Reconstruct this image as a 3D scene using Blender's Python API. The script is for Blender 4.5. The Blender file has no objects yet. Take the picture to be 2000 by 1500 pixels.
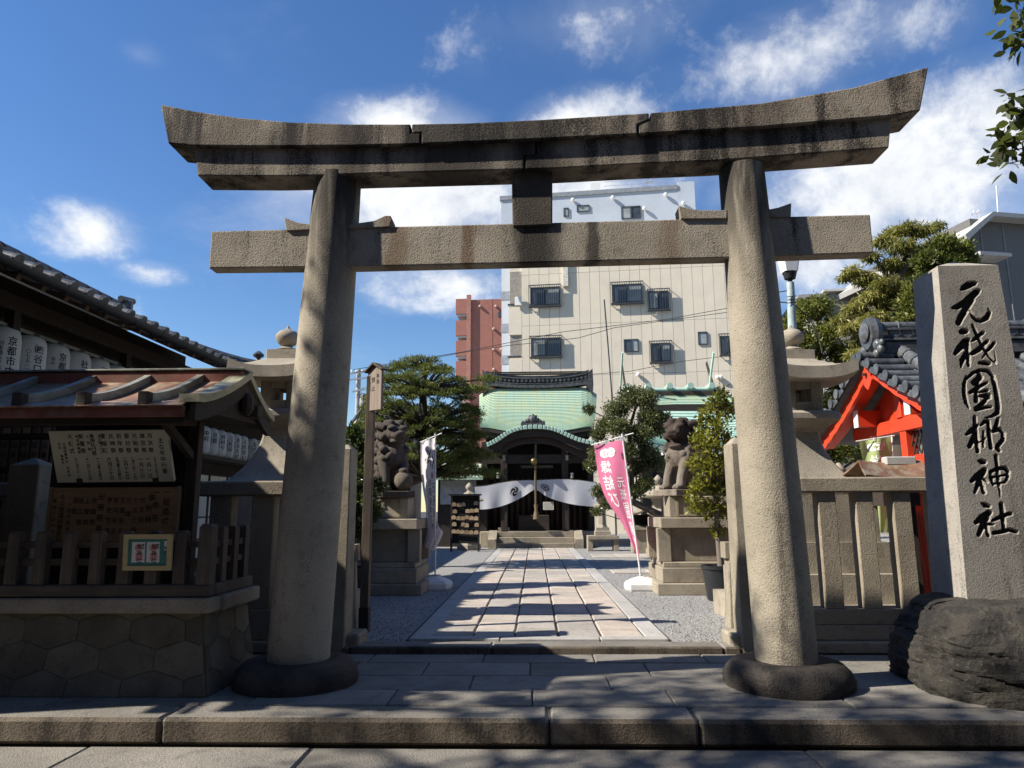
import bpy, bmesh, math, random
import numpy as np
from mathutils import Vector, Matrix, noise
random.seed(7)
R = math.radians
SC = bpy.context.scene
COL = SC.collection

# ------------------------------------------------------------------ camera
F_PX, YAW, PITCH, ROLL, CAM_H = 1387.0, R(1.75), R(10.1), R(-0.3), 1.30
CAMR = Matrix.Rotation(YAW, 3, 'Z') @ Matrix.Rotation(R(90) + PITCH, 3, 'X') @ Matrix.Rotation(ROLL, 3, 'Z')
cam = bpy.data.objects.new('camera', bpy.data.cameras.new('camera'))
cam.data.sensor_width = 36.0
cam.data.lens = F_PX / 2000 * 36
cam.data.clip_start = 0.05
cam.data.clip_end = 3000
cam.matrix_world = Matrix.Translation((0, 0, CAM_H)) @ CAMR.to_4x4()
COL.objects.link(cam)
SC.camera = cam

def _ray(px, py): return CAMR @ Vector((px - 1000, 750 - py, -F_PX))
def aY(px, py, y):
    d = _ray(px, py); return Vector((0, 0, CAM_H)) + d * (y / d.y)
def aZ(px, py, z):
    d = _ray(px, py); return Vector((0, 0, CAM_H)) + d * ((z - CAM_H) / d.z)
def aX(px, py, x):
    d = _ray(px, py); return Vector((0, 0, CAM_H)) + d * (x / d.x)

# ------------------------------------------------------------------ world, sun, exposure
SUN_EL, SUN_AZ = R(40.2), R(76.5)          # sun stands to the left, a little behind the camera
to_sun = Vector((-math.cos(SUN_EL) * math.sin(SUN_AZ), -math.cos(SUN_EL) * math.cos(SUN_AZ), math.sin(SUN_EL)))
SC.view_settings.view_transform = 'Standard'
SC.view_settings.look = 'None'
SC.view_settings.exposure = 0.80
SC.view_settings.gamma = 1.0
SC.view_settings.use_curve_mapping = False

sun = bpy.data.objects.new('sun', bpy.data.lights.new('sun', 'SUN'))
sun.data.energy = 5.0
sun.data.angle = R(0.55)
sun.data.color = (1.0, 0.93, 0.82)
sun.rotation_euler = (-to_sun).to_track_quat('-Z', 'Y').to_euler()
COL.objects.link(sun)

SC.cycles.max_bounces = 6
SC.cycles.diffuse_bounces = 3
SC.cycles.glossy_bounces = 2
SC.cycles.transmission_bounces = 3

world = bpy.data.worlds.new('World')
SC.world = world
world.use_nodes = True
def build_world():
    t = world.node_tree; N = t.nodes; L = t.links
    N.clear()
    out = N.new('ShaderNodeOutputWorld'); bg = N.new('ShaderNodeBackground')
    sky = N.new('ShaderNodeTexSky'); sky.sky_type = 'NISHITA'; sky.sun_disc = False
    sky.sun_elevation = SUN_EL; sky.sun_rotation = math.atan2(to_sun.x, to_sun.y)
    sky.altitude = 0; sky.air_density = 1.15; sky.dust_density = 0.0; sky.ozone_density = 4.0
    bg.inputs['Strength'].default_value = 0.075
    tc = N.new('ShaderNodeTexCoord'); vec = tc.outputs['Generated']
    sep = N.new('ShaderNodeSeparateXYZ'); L.new(vec, sep.inputs[0])
    def m(op, a, b=None, c=None):
        n = N.new('ShaderNodeMath'); n.operation = op
        for i, x in enumerate((a, b, c)):
            if x is None: continue
            if isinstance(x, (int, float)): n.inputs[i].default_value = x
            else: L.new(x, n.inputs[i])
        return n.outputs[0]
    az = m('ARCTAN2', sep.outputs[0], sep.outputs[1])
    el = m('ARCSINE', sep.outputs[2])
    # cloud sheet coordinates: the view direction cut with a high layer
    zz = m('ADD', m('MAXIMUM', sep.outputs[2], 0.0), 0.16)
    comb = N.new('ShaderNodeCombineXYZ')
    L.new(m('DIVIDE', sep.outputs[0], zz), comb.inputs[0]); L.new(m('DIVIDE', sep.outputs[1], zz), comb.inputs[1])
    def noi(scale, detail, rough, dist=0.0, src=comb.outputs[0], off=0.0):
        mp = N.new('ShaderNodeMapping'); L.new(src, mp.inputs[0]); mp.inputs['Location'].default_value = (off, off * .7, off * .3)
        n = N.new('ShaderNodeTexNoise'); L.new(mp.outputs[0], n.inputs['Vector'])
        n.inputs['Scale'].default_value = scale; n.inputs['Detail'].default_value = detail
        n.inputs['Roughness'].default_value = rough; n.inputs['Distortion'].default_value = dist
        return n.outputs['Fac']
    n1 = noi(2.6, 6, 0.60, 0.25, off=3.1)
    n2 = noi(9.0, 7, 0.66, 0.15, off=8.4, src=vec)
    n3 = noi(1.1, 2, 0.5, 0.0, off=1.7)
    # cumulus banks: (azimuth, elevation, half width, half height, weight) in degrees
    banks = [(-10.6, 29.6, 9.0, 3.6, .95), (4.7, 30.0, 7.5, 3.8, .95), (-8, 24.5, 17, 6.5, 1.1), (4, 25, 12, 6, 1.0), (-6.5, 18.2, 10, 3.4, .75), (28.5, 23.0, 16, 9.0, 1.05), (35.5, 25.5, 8, 5.5, 1.0), (22.5, 17.8, 10, 4.5, .9),
             (-33.7, 19.2, 4.2, 2.9, .80), (-29.9, 16.9, 3.3, 1.3, .66), (-5.0, 36.4, 6, 5, .44), (4.5, 37.0, 13, 5, .50), (22, 32, 14, 4.0, .58), (29.4, 32.6, 9, 4.4, .60), (-32, 31.2, 2.6, 1.6, .40),
             (60, 24, 22, 9, .8), (-80, 16, 24, 6, .6), (100, 30, 30, 8, .7), (170, 22, 40, 8, .8), (-140, 25, 35, 8, .7)]
    acc = None
    for a, e, wa, he, w in banks:
        dx = m('DIVIDE', m('SUBTRACT', az, R(a)), R(wa)); dy = m('DIVIDE', m('SUBTRACT', el, R(e)), R(he))
        d = m('SQRT', m('ADD', m('MULTIPLY', dx, dx), m('MULTIPLY', dy, dy)))
        v = m('MULTIPLY', m('SUBTRACT', 1.0, m('MINIMUM', d, 1.0)), w)
        acc = v if acc is None else m('MAXIMUM', acc, v)
    dens = m('ADD', m('MULTIPLY', acc, 0.55), m('ADD', m('MULTIPLY', n1, 0.55), m('MULTIPLY', n2, 0.75)))
    def ramp(x, lo, hi, smooth=True):
        n = N.new('ShaderNodeMapRange'); n.interpolation_type = 'SMOOTHSTEP' if smooth else 'LINEAR'
        L.new(x, n.inputs[0]); n.inputs[1].default_value = lo; n.inputs[2].default_value = hi
        return n.outputs[0]
    cover = m('MULTIPLY', ramp(dens, 0.74, 1.16), 0.97)
    haze = m('MULTIPLY', ramp(m('ADD', m('MULTIPLY', n1, .6), m('ADD', m('MULTIPLY', n3, .4), m('MULTIPLY', acc, 0.5))), 0.52, 1.0), 0.5)
    cover = m('MAXIMUM', cover, haze)
    shade = ramp(m('ADD', n2, m('MULTIPLY', n1, 0.6)), 0.55, 1.0)
    cc = N.new('ShaderNodeMix'); cc.data_type = 'RGBA'
    cc.inputs['A'].default_value = (5.3, 5.7, 6.4, 1); cc.inputs['B'].default_value = (8.2, 8.3, 8.4, 1)
    L.new(shade, cc.inputs['Factor'])
    hs = N.new('ShaderNodeHueSaturation'); hs.inputs['Saturation'].default_value = 1.18; hs.inputs['Hue'].default_value = 0.508; hs.inputs['Value'].default_value = 1.12; L.new(sky.outputs[0], hs.inputs['Color'])
    mix = N.new('ShaderNodeMix'); mix.data_type = 'RGBA'
    L.new(cover, mix.inputs['Factor']); L.new(hs.outputs[0], mix.inputs['A']); L.new(cc.outputs['Result'], mix.inputs['B'])
    L.new(mix.outputs['Result'], bg.inputs['Color']); L.new(bg.outputs[0], out.inputs[0])
build_world()
world.cycles.sampling_method = 'MANUAL'
world.cycles.sample_map_resolution = 512

# ------------------------------------------------------------------ material helpers
MATS = {}
class NT:
    def __init__(s, name):
        s.m = bpy.data.materials.new(name); s.m.use_nodes = True
        s.t = s.m.node_tree; s.b = s.t.nodes['Principled BSDF']; s._v = None
    def n(s, typ, ins=None, **props):
        n = s.t.nodes.new(typ)
        for k, v in props.items(): setattr(n, k, v)
        for k, v in (ins or {}).items(): s.set(n.inputs[k], v)
        return n
    def set(s, sock, v):
        if isinstance(v, bpy.types.NodeSocket): s.t.links.new(v, sock)
        else:
            if isinstance(v, tuple) and len(v) == 3 and sock.type == 'RGBA': v = v + (1,)
            sock.default_value = v
    def math(s, op, a, b=0.0): return s.n('ShaderNodeMath', {0: a, 1: b}, operation=op).outputs[0]
    def coord(s):
        if s._v is None:
            tc = s.n('ShaderNodeTexCoord'); oi = s.n('ShaderNodeObjectInfo')
            s.rand = oi.outputs['Random']
            sc = s.n('ShaderNodeVectorMath', {0: (31.0, 17.0, 23.0)}, operation='SCALE'); s.t.links.new(s.rand, sc.inputs['Scale'])
            s._v = s.n('ShaderNodeVectorMath', {0: tc.outputs['Object'], 1: sc.outputs[0]}, operation='ADD').outputs[0]
            s.obj = tc.outputs['Object']
        return s._v
    def noise(s, scale, detail=4, rough=.55, stretch=None, dist=0.0, vec=None):
        v = vec or s.coord()
        if stretch: v = s.n('ShaderNodeMapping', {0: v, 'Scale': stretch}).outputs[0]
        return s.n('ShaderNodeTexNoise', {'Vector': v, 'Scale': scale, 'Detail': detail, 'Roughness': rough, 'Distortion': dist}).outputs['Fac']
    def voro(s, scale, feature='F1', vec=None, out='Distance'):
        return s.n('ShaderNodeTexVoronoi', {'Vector': vec or s.coord(), 'Scale': scale}, feature=feature).outputs[out]
    def ramp(s, x, lo, hi, a=0.0, b=1.0):
        return s.n('ShaderNodeMapRange', {0: x, 1: lo, 2: hi, 3: a, 4: b}, interpolation_type='SMOOTHSTEP').outputs[0]
    def mix(s, f, a, b, blend='MIX'):
        n = s.n('ShaderNodeMix', data_type='RGBA', blend_type=blend)
        s.set(n.inputs['Factor'], f); s.set(n.inputs['A'], a); s.set(n.inputs['B'], b)
        return n.outputs['Result']
    def bump(s, h, strength=.4, dist=.01):
        b = s.n('ShaderNodeBump', {'Strength': strength, 'Distance': dist, 'Height': h}); s.t.links.new(b.outputs[0], s.b.inputs['Normal'])
    def vary(s, col, amt):
        s.coord()
        f = s.ramp(s.rand, 0, 1, 1 - amt, 1 + amt)
        return s.n('ShaderNodeHueSaturation', {'Color': col, 'Value': f}).outputs[0]
    def done(s, col, rough=.8, metal=0.0, spec=.3):
        s.set(s.b.inputs['Base Color'], col); s.set(s.b.inputs['Roughness'], rough); s.set(s.b.inputs['Metallic'], metal)
        s.set(s.b.inputs['Specular IOR Level'], spec)
        return s.m

def granite(name, c1, c2, dark=(.05, .045, .04), stain=.35, stain_lo=.52, stain_hi=.72, vary=.06, bump=.55, bdist=.012, rough=.85, speck=.5, moss=None, zstain=None, tint=None, spots=None):
    if name in MATS: return MATS[name]
    t = NT(name)
    big = t.noise(1.7, 3, .6); mid = t.noise(70, 2, .7); fine = t.noise(170, 2, .6); streak = t.noise(3.2, 4, .62, stretch=(1, 1, .16), dist=.3)
    c = t.mix(t.ramp(big, .32, .68), c1, c2)
    if tint: c = t.mix(t.ramp(t.n('ShaderNodeMath', {0: t.rand, 1: 7.31}, operation='MULTIPLY').outputs[0] if False else t.rand, .35, .65), c, tint, 'MULTIPLY')
    mot = t.noise(8.5, 4, .72)
    c = t.mix(t.math('MULTIPLY', t.ramp(mot, .52, .72), .42), c, tuple(x * .35 for x in c2))
    c = t.mix(t.math('MULTIPLY', t.ramp(mid, .60, .70), speck), c, dark)
    c = t.mix(t.math('MULTIPLY', t.ramp(fine, .55, .72), speck), c, dark)
    c = t.mix(t.math('MULTIPLY', t.ramp(fine, .44, .28), speck * .45), c, tuple(min(1, x * 1.5) for x in c1))
    s_ = t.ramp(t.math('ADD', t.math('MULTIPLY', streak, .7), t.math('MULTIPLY', mid, .3)), stain_lo, stain_hi)
    if zstain:
        z = t.n('ShaderNodeSeparateXYZ', {0: t.obj}).outputs[2]
        zz = t.ramp(z, zstain[0], zstain[1])
        s_ = t.math('MAXIMUM', t.math('MULTIPLY', s_, stain), t.math('MULTIPLY', t.math('MULTIPLY', t.ramp(streak, stain_lo - .22, stain_hi - .16), zz), zstain[2]))
    else: s_ = t.math('MULTIPLY', s_, stain)
    c = t.mix(s_, c, dark)
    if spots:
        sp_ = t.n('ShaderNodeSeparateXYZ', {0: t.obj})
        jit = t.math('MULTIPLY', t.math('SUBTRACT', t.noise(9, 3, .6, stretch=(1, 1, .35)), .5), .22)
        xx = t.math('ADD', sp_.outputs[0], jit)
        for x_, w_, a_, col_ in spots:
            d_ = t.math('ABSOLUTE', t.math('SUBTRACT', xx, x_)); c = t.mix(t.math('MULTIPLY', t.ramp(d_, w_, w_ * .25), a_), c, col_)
    if moss: c = t.mix(t.math('MULTIPLY', t.ramp(t.noise(5, 5, .6), .55, .75), .5), c, moss)
    c = t.vary(c, vary)
    h = t.math('ADD', mid, t.math('MULTIPLY', fine, .7))
    t.bump(h, bump, bdist)
    MATS[name] = t.done(c, rough, 0, .25)
    return MATS[name]

def wood(name, c1, c2, axis=2, rough=.75, scale=6, bump=.35, vary=.1, weather=None):
    if name in MATS: return MATS[name]
    t = NT(name)
    st = [1, 1, 1]; st[axis] = .06
    g = t.noise(scale * 6, 5, .6, stretch=tuple(st), dist=.4); b = t.noise(2.0, 4, .6)
    c = t.mix(t.ramp(g, .3, .7), c1, c2)
    if weather: c = t.mix(t.math('MULTIPLY', t.ramp(b, .4, .65), .7), c, weather)
    c = t.vary(c, vary)
    t.bump(g, bump, .004)
    MATS[name] = t.done(c, rough, 0, .3)
    return MATS[name]

def plain(name, col, rough=.6, metal=0.0, spec=.4, noise_amt=.18, nscale=6, bump=0.0, vary=.0, bscale=60):
    if name in MATS: return MATS[name]
    t = NT(name)
    n = t.noise(nscale, 5, .6)
    c = t.mix(t.ramp(n, .3, .7), tuple(x * (1 - noise_amt) for x in col), tuple(min(1, x * (1 + noise_amt)) for x in col))
    if vary: c = t.vary(c, vary)
    if bump: t.bump(t.noise(bscale, 4, .6), bump, .006)
    MATS[name] = t.done(c, t.ramp(n, .3, .7, rough * .88, min(1, rough * 1.12)), metal, spec)
    return MATS[name]

def leafmat(name, c1, c2, trans=.35, rough=.45, spec=.4):
    if name in MATS: return MATS[name]
    t = NT(name)
    g = t.n('ShaderNodeNewGeometry'); r = g.outputs['Random Per Island']
    c = t.mix(r, c1, c2)
    c = t.mix(t.ramp(t.noise(1.4, 3, .5), .4, .65), c, tuple(x * .7 for x in c1))
    tr = t.n('ShaderNodeBsdfTranslucent'); t.set(tr.inputs[0], t.mix(.5, c, (.25, .3, .04), 'MIX'))
    mx = t.n('ShaderNodeMixShader', {0: trans}); t.done(c, rough, 0, spec)
    t.t.links.new(t.b.outputs[0], mx.inputs[1]); t.t.links.new(tr.outputs[0], mx.inputs[2])
    t.t.links.new(mx.outputs[0], t.t.nodes['Material Output'].inputs[0])
    MATS[name] = t.m
    return t.m

# ------------------------------------------------------------------ mesh helpers
def wpos(o):
    p = Vector(o.location)
    while o.parent: o = o.parent; p = p + o.location
    return p
def tag(o, label=None, cat=None, group=None, kind=None):
    if label: o['label'] = label
    if cat: o['category'] = cat
    if group: o['group'] = group
    if kind: o['kind'] = kind
    return o
def thing(name, label, cat, loc=(0, 0, 0), rz=0.0, group=None):
    o = bpy.data.objects.new(name, None); o.empty_display_size = .2
    COL.objects.link(o); o.location = loc; o.rotation_euler = (0, 0, rz)
    return tag(o, label, cat, group)
def dup(root, loc=None, rz=None, label=None, group=None, parent=None, scale=None):
    c = root.copy(); COL.objects.link(c)
    if parent: c.parent = parent
    if loc is not None: c.location = loc
    if rz is not None: c.rotation_euler = (0, 0, rz)
    if scale is not None: c.scale = scale
    if label: c['label'] = label
    if group: c['group'] = group
    for ch in list(root.children):
        if ch != c: dup(ch, parent=c)
    return c

class MB:
    def __init__(s): s.v = []; s.f = []; s.mi = []
    def add(s, vs, fs, mi=0):
        o = len(s.v); s.v += [tuple(p) for p in vs]; s.f += [tuple(i + o for i in f) for f in fs]; s.mi += [mi] * len(fs); return s
    def box(s, x0, x1, y0, y1, z0, z1, c=0.0, mi=0, M=None):
        lo = (x0, y0, z0); hi = (x1, y1, z1)
        if c <= 0:
            vs = [(a, b, d) for a in (x0, x1) for b in (y0, y1) for d in (z0, z1)]
            fs = [(0, 1, 3, 2), (4, 6, 7, 5), (0, 4, 5, 1), (2, 3, 7, 6), (0, 2, 6, 4), (1, 5, 7, 3)]
        else:
            vs = []; ix = {}
            for i in range(8):
                b = (i >> 2 & 1, i >> 1 & 1, i & 1)
                for a in range(3):
                    p = [(hi if b[k] else lo)[k] + (0 if k == a else (-c if b[k] else c)) for k in range(3)]
                    ix[b, a] = len(vs); vs.append(tuple(p))
            fs = []
            for a in range(3):
                o1, o2 = [k for k in range(3) if k != a]
                for sd in (0, 1):
                    q = []
                    for u, w in ((0, 0), (1, 0), (1, 1), (0, 1)):
                        b = [0, 0, 0]; b[a] = sd; b[o1] = u; b[o2] = w; q.append(ix[tuple(b), a])
                    fs.append(tuple(q))
                for u in (0, 1):
                    for w in (0, 1):
                        q = []
                        for e, ax in ((0, o1), (1, o1), (1, o2), (0, o2)):
                            b = [0, 0, 0]; b[a] = e; b[o1] = u; b[o2] = w; q.append(ix[tuple(b), ax])
                        fs.append(tuple(q))
            for i in range(8):
                b = (i >> 2 & 1, i >> 1 & 1, i & 1); fs.append((ix[b, 0], ix[b, 1], ix[b, 2]))
        if M is not None: vs = [M @ Vector(p) for p in vs]
        return s.add(vs, fs, mi)
    def bar(s, p, q, w, h, c=0.0, up=(0, 0, 1), mi=0):
        p = Vector(p); q = Vector(q); d = q - p; L = d.length; x = d / L
        u = Vector(up)
        if abs(x.dot(u)) > .98: u = Vector((0, 1, 0))
        y = u.cross(x).normalized(); z = x.cross(y)
        M = Matrix((x, y, z)).transposed().to_4x4(); M.translation = p
        return s.box(0, L, -w / 2, w / 2, -h / 2, h / 2, c, mi, M)
    def tube(s, pts, rad, n=12, cap=True, mi=0):
        pts = [Vector(p) for p in pts]; k = len(pts)
        rad = [rad] * k if isinstance(rad, (int, float)) else rad
        vs = []; fs = []; prev = None
        for i, p in enumerate(pts):
            d = (pts[min(i + 1, k - 1)] - pts[max(i - 1, 0)]).normalized()
            if prev is None:
                a = Vector((1, 0, 0)) if abs(d.x) < .8 else Vector((0, 1, 0)); a = (a - d * a.dot(d)).normalized()
            else: a = (prev - d * prev.dot(d)).normalized()
            prev = a; b = d.cross(a)
            for j in range(n):
                t = 2 * math.pi * j / n; vs.append(p + (a * math.cos(t) + b * math.sin(t)) * rad[i])
        for i in range(k - 1):
            for j in range(n): fs.append((i * n + j, i * n + (j + 1) % n, (i + 1) * n + (j + 1) % n, (i + 1) * n + j))
        if cap: fs.append(tuple(range(n))[::-1]); fs.append(tuple(range((k - 1) * n, k * n)))
        return s.add(vs, fs, mi)
    def lathe(s, prof, c=(0, 0, 0), n=24, mi=0, power=None, sx=1, sy=1, rot=0.0):
        """profile (r,z) turned about a vertical axis; power>2 squares the plan"""
        vs = []; fs = []
        for r, z in prof:
            for j in range(n):
                t = 2 * math.pi * (j + .5) / n + rot; x, y = math.cos(t), math.sin(t)
                if power:
                    m = (abs(x) ** power + abs(y) ** power) ** (-1 / power); x, y = x * m, y * m
                vs.append((c[0] + r * x * sx, c[1] + r * y * sy, c[2] + z))
        for i in range(len(prof) - 1):
            for j in range(n): fs.append((i * n + j, i * n + (j + 1) % n, (i + 1) * n + (j + 1) % n, (i + 1) * n + j))
        fs.append(tuple(range(n))[::-1]); fs.append(tuple(range((len(prof) - 1) * n, len(prof) * n)))
        return s.add(vs, fs, mi)
    def frust(s, prof, c=(0, 0, 0), mi=0, ch=.0, M=None):
        """square stack: profile (half_x, half_y, z)"""
        vs = []; fs = []; n = 8 if ch else 4
        for hx, hy, z in prof:
            if ch: q = [(hx, -hy + ch), (hx, hy - ch), (hx - ch, hy), (-hx + ch, hy), (-hx, hy - ch), (-hx, -hy + ch), (-hx + ch, -hy), (hx - ch, -hy)]
            else: q = [(hx, -hy), (hx, hy), (-hx, hy), (-hx, -hy)]
            vs += [Vector((c[0] + x, c[1] + y, c[2] + z)) for x, y in q]
        if M is not None: vs = [M @ v for v in vs]
        for i in range(len(prof) - 1):
            for j in range(n): fs.append((i * n + j, i * n + (j + 1) % n, (i + 1) * n + (j + 1) % n, (i + 1) * n + j))
        fs.append(tuple(range(n))[::-1]); fs.append(tuple(range((len(prof) - 1) * n, len(prof) * n)))
        return s.add(vs, fs, mi)
    def prism(s, poly, ext, mi=0):
        """closed polygon of 3D points swept by vector ext"""
        e = Vector(ext); n = len(poly); vs = [Vector(p) for p in poly]; vs += [p + e for p in vs[:n]]
        fs = [tuple(range(n))[::-1], tuple(range(n, 2 * n))] + [(i, (i + 1) % n, n + (i + 1) % n, n + i) for i in range(n)]
        return s.add(vs, fs, mi)
    def grid(s, P, nu, nv, mi=0, closed_u=False):
        vs = [P(u / nu, v / nv) for v in range(nv + 1) for u in range(nu + 1)]
        fs = [(v * (nu + 1) + u, v * (nu + 1) + u + 1, (v + 1) * (nu + 1) + u + 1, (v + 1) * (nu + 1) + u) for v in range(nv) for u in range(nu)]
        return s.add(vs, fs, mi)
    def sph(s, c, r, n=10, m=7, sx=1, sy=1, sz=1, mi=0):
        pr = [(max(.001, math.sin(math.pi * i / m)), -math.cos(math.pi * i / m)) for i in range(m + 1)]
        vs = []; fs = []
        for a, z in pr:
            for j in range(n):
                t = 2 * math.pi * j / n; vs.append((c[0] + r * sx * a * math.cos(t), c[1] + r * sy * a * math.sin(t), c[2] + r * sz * z))
        for i in range(m):
            for j in range(n): fs.append((i * n + j, i * n + (j + 1) % n, (i + 1) * n + (j + 1) % n, (i + 1) * n + j))
        return s.add(vs, fs, mi)
    def build(s, name, mat, parent=None, smooth=None, local=False, bevel=0.0, recalc=True, label=None, solid=0.0):
        me = bpy.data.meshes.new(name)
        vs = s.v
        o = bpy.data.objects.new(name, me)
        if parent is not None:
            o.parent = parent
            if not local:
                off = wpos(parent); vs = [(p[0] - off.x, p[1] - off.y, p[2] - off.z) for p in vs]
        else:
            xs, ys, zs = zip(*vs); off = Vector(((min(xs) + max(xs)) / 2, (min(ys) + max(ys)) / 2, min(zs)))
            vs = [(p[0] - off.x, p[1] - off.y, p[2] - off.z) for p in vs]; o.location = off
        me.from_pydata(vs, [], s.f)
        for m in (mat if isinstance(mat, (list, tuple)) else [mat]): me.materials.append(m)
        if any(s.mi): me.polygons.foreach_set('material_index', s.mi)
        if recalc:
            bm = bmesh.new(); bm.from_mesh(me); bmesh.ops.recalc_face_normals(bm, faces=bm.faces); bm.to_mesh(me); bm.free()
        if smooth is not None:
            me.shade_smooth(); me.set_sharp_from_angle(angle=R(smooth))
        if bevel:
            b = o.modifiers.new('bevel', 'BEVEL'); b.width = bevel; b.segments = 2; b.limit_method = 'ANGLE'; b.angle_limit = R(35)
        if solid:
            b = o.modifiers.new('solid', 'SOLIDIFY'); b.thickness = solid; b.offset = 0
        COL.objects.link(o)
        if label: o['label'] = label
        return o

# glyphs: one flat mesh per character, cached
_gl = {}
def glyph(ch, bold=0.0):
    k = (ch, bold)
    if k not in _gl:
        c = bpy.data.curves.new('glyph', 'FONT'); c.body = ch; c.size = 1.0; c.align_x = 'CENTER'; c.resolution_u = 2; c.offset = bold
        o = bpy.data.objects.new('glyph', c); COL.objects.link(o)
        me = o.to_mesh()
        vs = [(v.co.x, v.co.y - .37) for v in me.vertices]; fs = [tuple(p.vertices) for p in me.polygons]
        o.to_mesh_clear(); bpy.data.objects.remove(o); bpy.data.curves.remove(c)
        if vs:
            xs = [v[0] for v in vs]; cx = (min(xs) + max(xs)) / 2; vs = [(x - cx, y) for x, y in vs]
        _gl[k] = (vs, fs)
    return _gl[k]
def put_text(mb, text, P, size, bold=0.0, step=1.06, mirror=False, u0=0.0, v0=0.0, mi=0, wid=1.0):
    """vertical writing: P(u,v) maps flat paper coordinates (metres, v down) to a 3D point"""
    for i, ch in enumerate(text):
        if ch == ' ': continue
        vs, fs = glyph(ch, bold)
        sgn = -1 if mirror else 1
        mb.add([P(u0 + sgn * x * size * wid, v0 + i * size * step + (.5 - y) * size - .0) for x, y in vs], fs, mi)

def foliage(name, mat, clumps, n, size, parent=None, seed=1, aspect=.5, droop=.0, shell=.55, updir=.3, size_var=.5, kind=None, six=False):
    """many small bent leaves spread through ellipsoid clumps (x,y,z,rx,ry,rz[,weight])"""
    rg = np.random.default_rng(seed)
    w = np.array([(c[3] * c[4] * c[5]) ** .67 * (c[6] if len(c) > 6 else 1) for c in clumps]); w /= w.sum()
    idx = rg.choice(len(clumps), n, p=w); C = np.array([c[:6] for c in clumps])[idx]
    d = rg.normal(size=(n, 3)); d /= np.linalg.norm(d, axis=1)[:, None]
    r = (shell + (1 - shell) * rg.random(n)) ** 1.0 * np.where(rg.random(n) < .12, 1.12, 1.0) * rg.random(n) ** .25
    pos = C[:, :3] + d * r[:, None] * C[:, 3:]
    ax = d * .6 + rg.normal(size=(n, 3)) * .7; ax[:, 2] += updir - droop
    ax /= np.linalg.norm(ax, axis=1)[:, None]
    sd = np.cross(ax, rg.normal(size=(n, 3))); sd /= np.linalg.norm(sd, axis=1)[:, None] + 1e-9
    nm = np.cross(ax, sd)
    L = size * (1 - size_var / 2 + size_var * rg.random(n))[:, None]; W = L * aspect
    p0 = pos; p1 = pos + ax * L * .5 + sd * W * .5 + nm * L * .08; p2 = pos + ax * L; p3 = pos + ax * L * .5 - sd * W * .5 + nm * L * .08
    K = 4; V = np.stack([p0, p1, p2, p3], 1).reshape(-1, 3)
    if six:
        K = 8; f = lambda a, b, c: pos + ax * L * a + sd * W * b + nm * L * c
        V = np.stack([p0, f(.18, .30, .04), f(.42, .5, .08), f(.72, .36, .06), p2, f(.72, -.36, .06), f(.42, -.5, .08), f(.18, -.30, .04)], 1).reshape(-1, 3)
    if parent is not None:
        o_ = wpos(parent); V = V - np.array(o_)
    me = bpy.data.meshes.new(name)
    me.vertices.add(K * n); me.vertices.foreach_set('co', V.astype(np.float32).ravel())
    me.loops.add(K * n); me.loops.foreach_set('vertex_index', np.arange(K * n, dtype=np.int32))
    me.polygons.add(n); me.polygons.foreach_set('loop_start', np.arange(0, K * n, K, dtype=np.int32)); me.polygons.foreach_set('loop_total', np.full(n, K, dtype=np.int32))
    me.update(calc_edges=True); me.materials.append(mat)
    o = bpy.data.objects.new(name, me); COL.objects.link(o)
    if parent is not None: o.parent = parent
    if kind: o['kind'] = kind
    return o

# ------------------------------------------------------------------ shared materials
M_TORII = granite('torii granite', (.375, .33, .255), (.29, .255, .195), dark=(.028, .024, .021), stain=.55, stain_lo=.55, stain_hi=.68, bump=.6, bdist=.012, speck=.45, zstain=(2.6, 4.1, .95))
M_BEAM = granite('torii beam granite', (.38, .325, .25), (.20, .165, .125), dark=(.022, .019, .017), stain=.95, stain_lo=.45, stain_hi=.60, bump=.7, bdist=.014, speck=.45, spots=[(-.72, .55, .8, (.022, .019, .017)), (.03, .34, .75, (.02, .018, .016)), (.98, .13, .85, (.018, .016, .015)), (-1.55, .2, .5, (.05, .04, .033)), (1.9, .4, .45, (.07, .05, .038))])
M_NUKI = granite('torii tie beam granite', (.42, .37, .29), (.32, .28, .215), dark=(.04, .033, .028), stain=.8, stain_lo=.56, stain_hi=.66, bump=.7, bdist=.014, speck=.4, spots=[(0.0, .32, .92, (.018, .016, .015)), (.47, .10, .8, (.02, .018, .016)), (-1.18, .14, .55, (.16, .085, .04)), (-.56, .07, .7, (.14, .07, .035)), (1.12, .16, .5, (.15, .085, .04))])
M_RING = granite('dark base stone', (.10, .085, .072), (.045, .038, .034), dark=(.018, .017, .016), stain=.6, stain_lo=.48, stain_hi=.6, bump=1.0, bdist=.02, rough=.6, speck=.7)
M_PAVE = granite('paving granite', (.275, .255, .222), (.205, .19, .165), stain=.45, vary=.12, bump=.8, bdist=.012, speck=.6)
M_PATH = granite('path granite', (.46, .425, .38), (.37, .34, .305), stain=.25, vary=.15, bump=.6, bdist=.008, speck=.6, tint=(1.0, .94, .90))
M_STONE = granite('weathered stone', (.37, .325, .25), (.26, .225, .17), stain=.6, bump=.6, vary=.05)
M_FENCE = granite('fence granite', (.35, .30, .225), (.26, .22, .165), stain=.45, bump=.6, bdist=.012, vary=.06)
M_LANT = granite('lantern granite', (.42, .37, .29), (.30, .265, .21), stain=.45, bump=.55, vary=.03)
M_HEX = granite('mossy retaining stone', (.19, .165, .118), (.115, .098, .07), stain=.6, vary=.14, bump=.7, moss=(.10, .10, .05))
M_PILLAR = granite('pillar granite', (.37, .34, .295), (.29, .265, .23), stain=.65, stain_lo=.52, stain_hi=.66, bump=.5, bdist=.008, zstain=(3.0, 3.25, 1.0))
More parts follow.
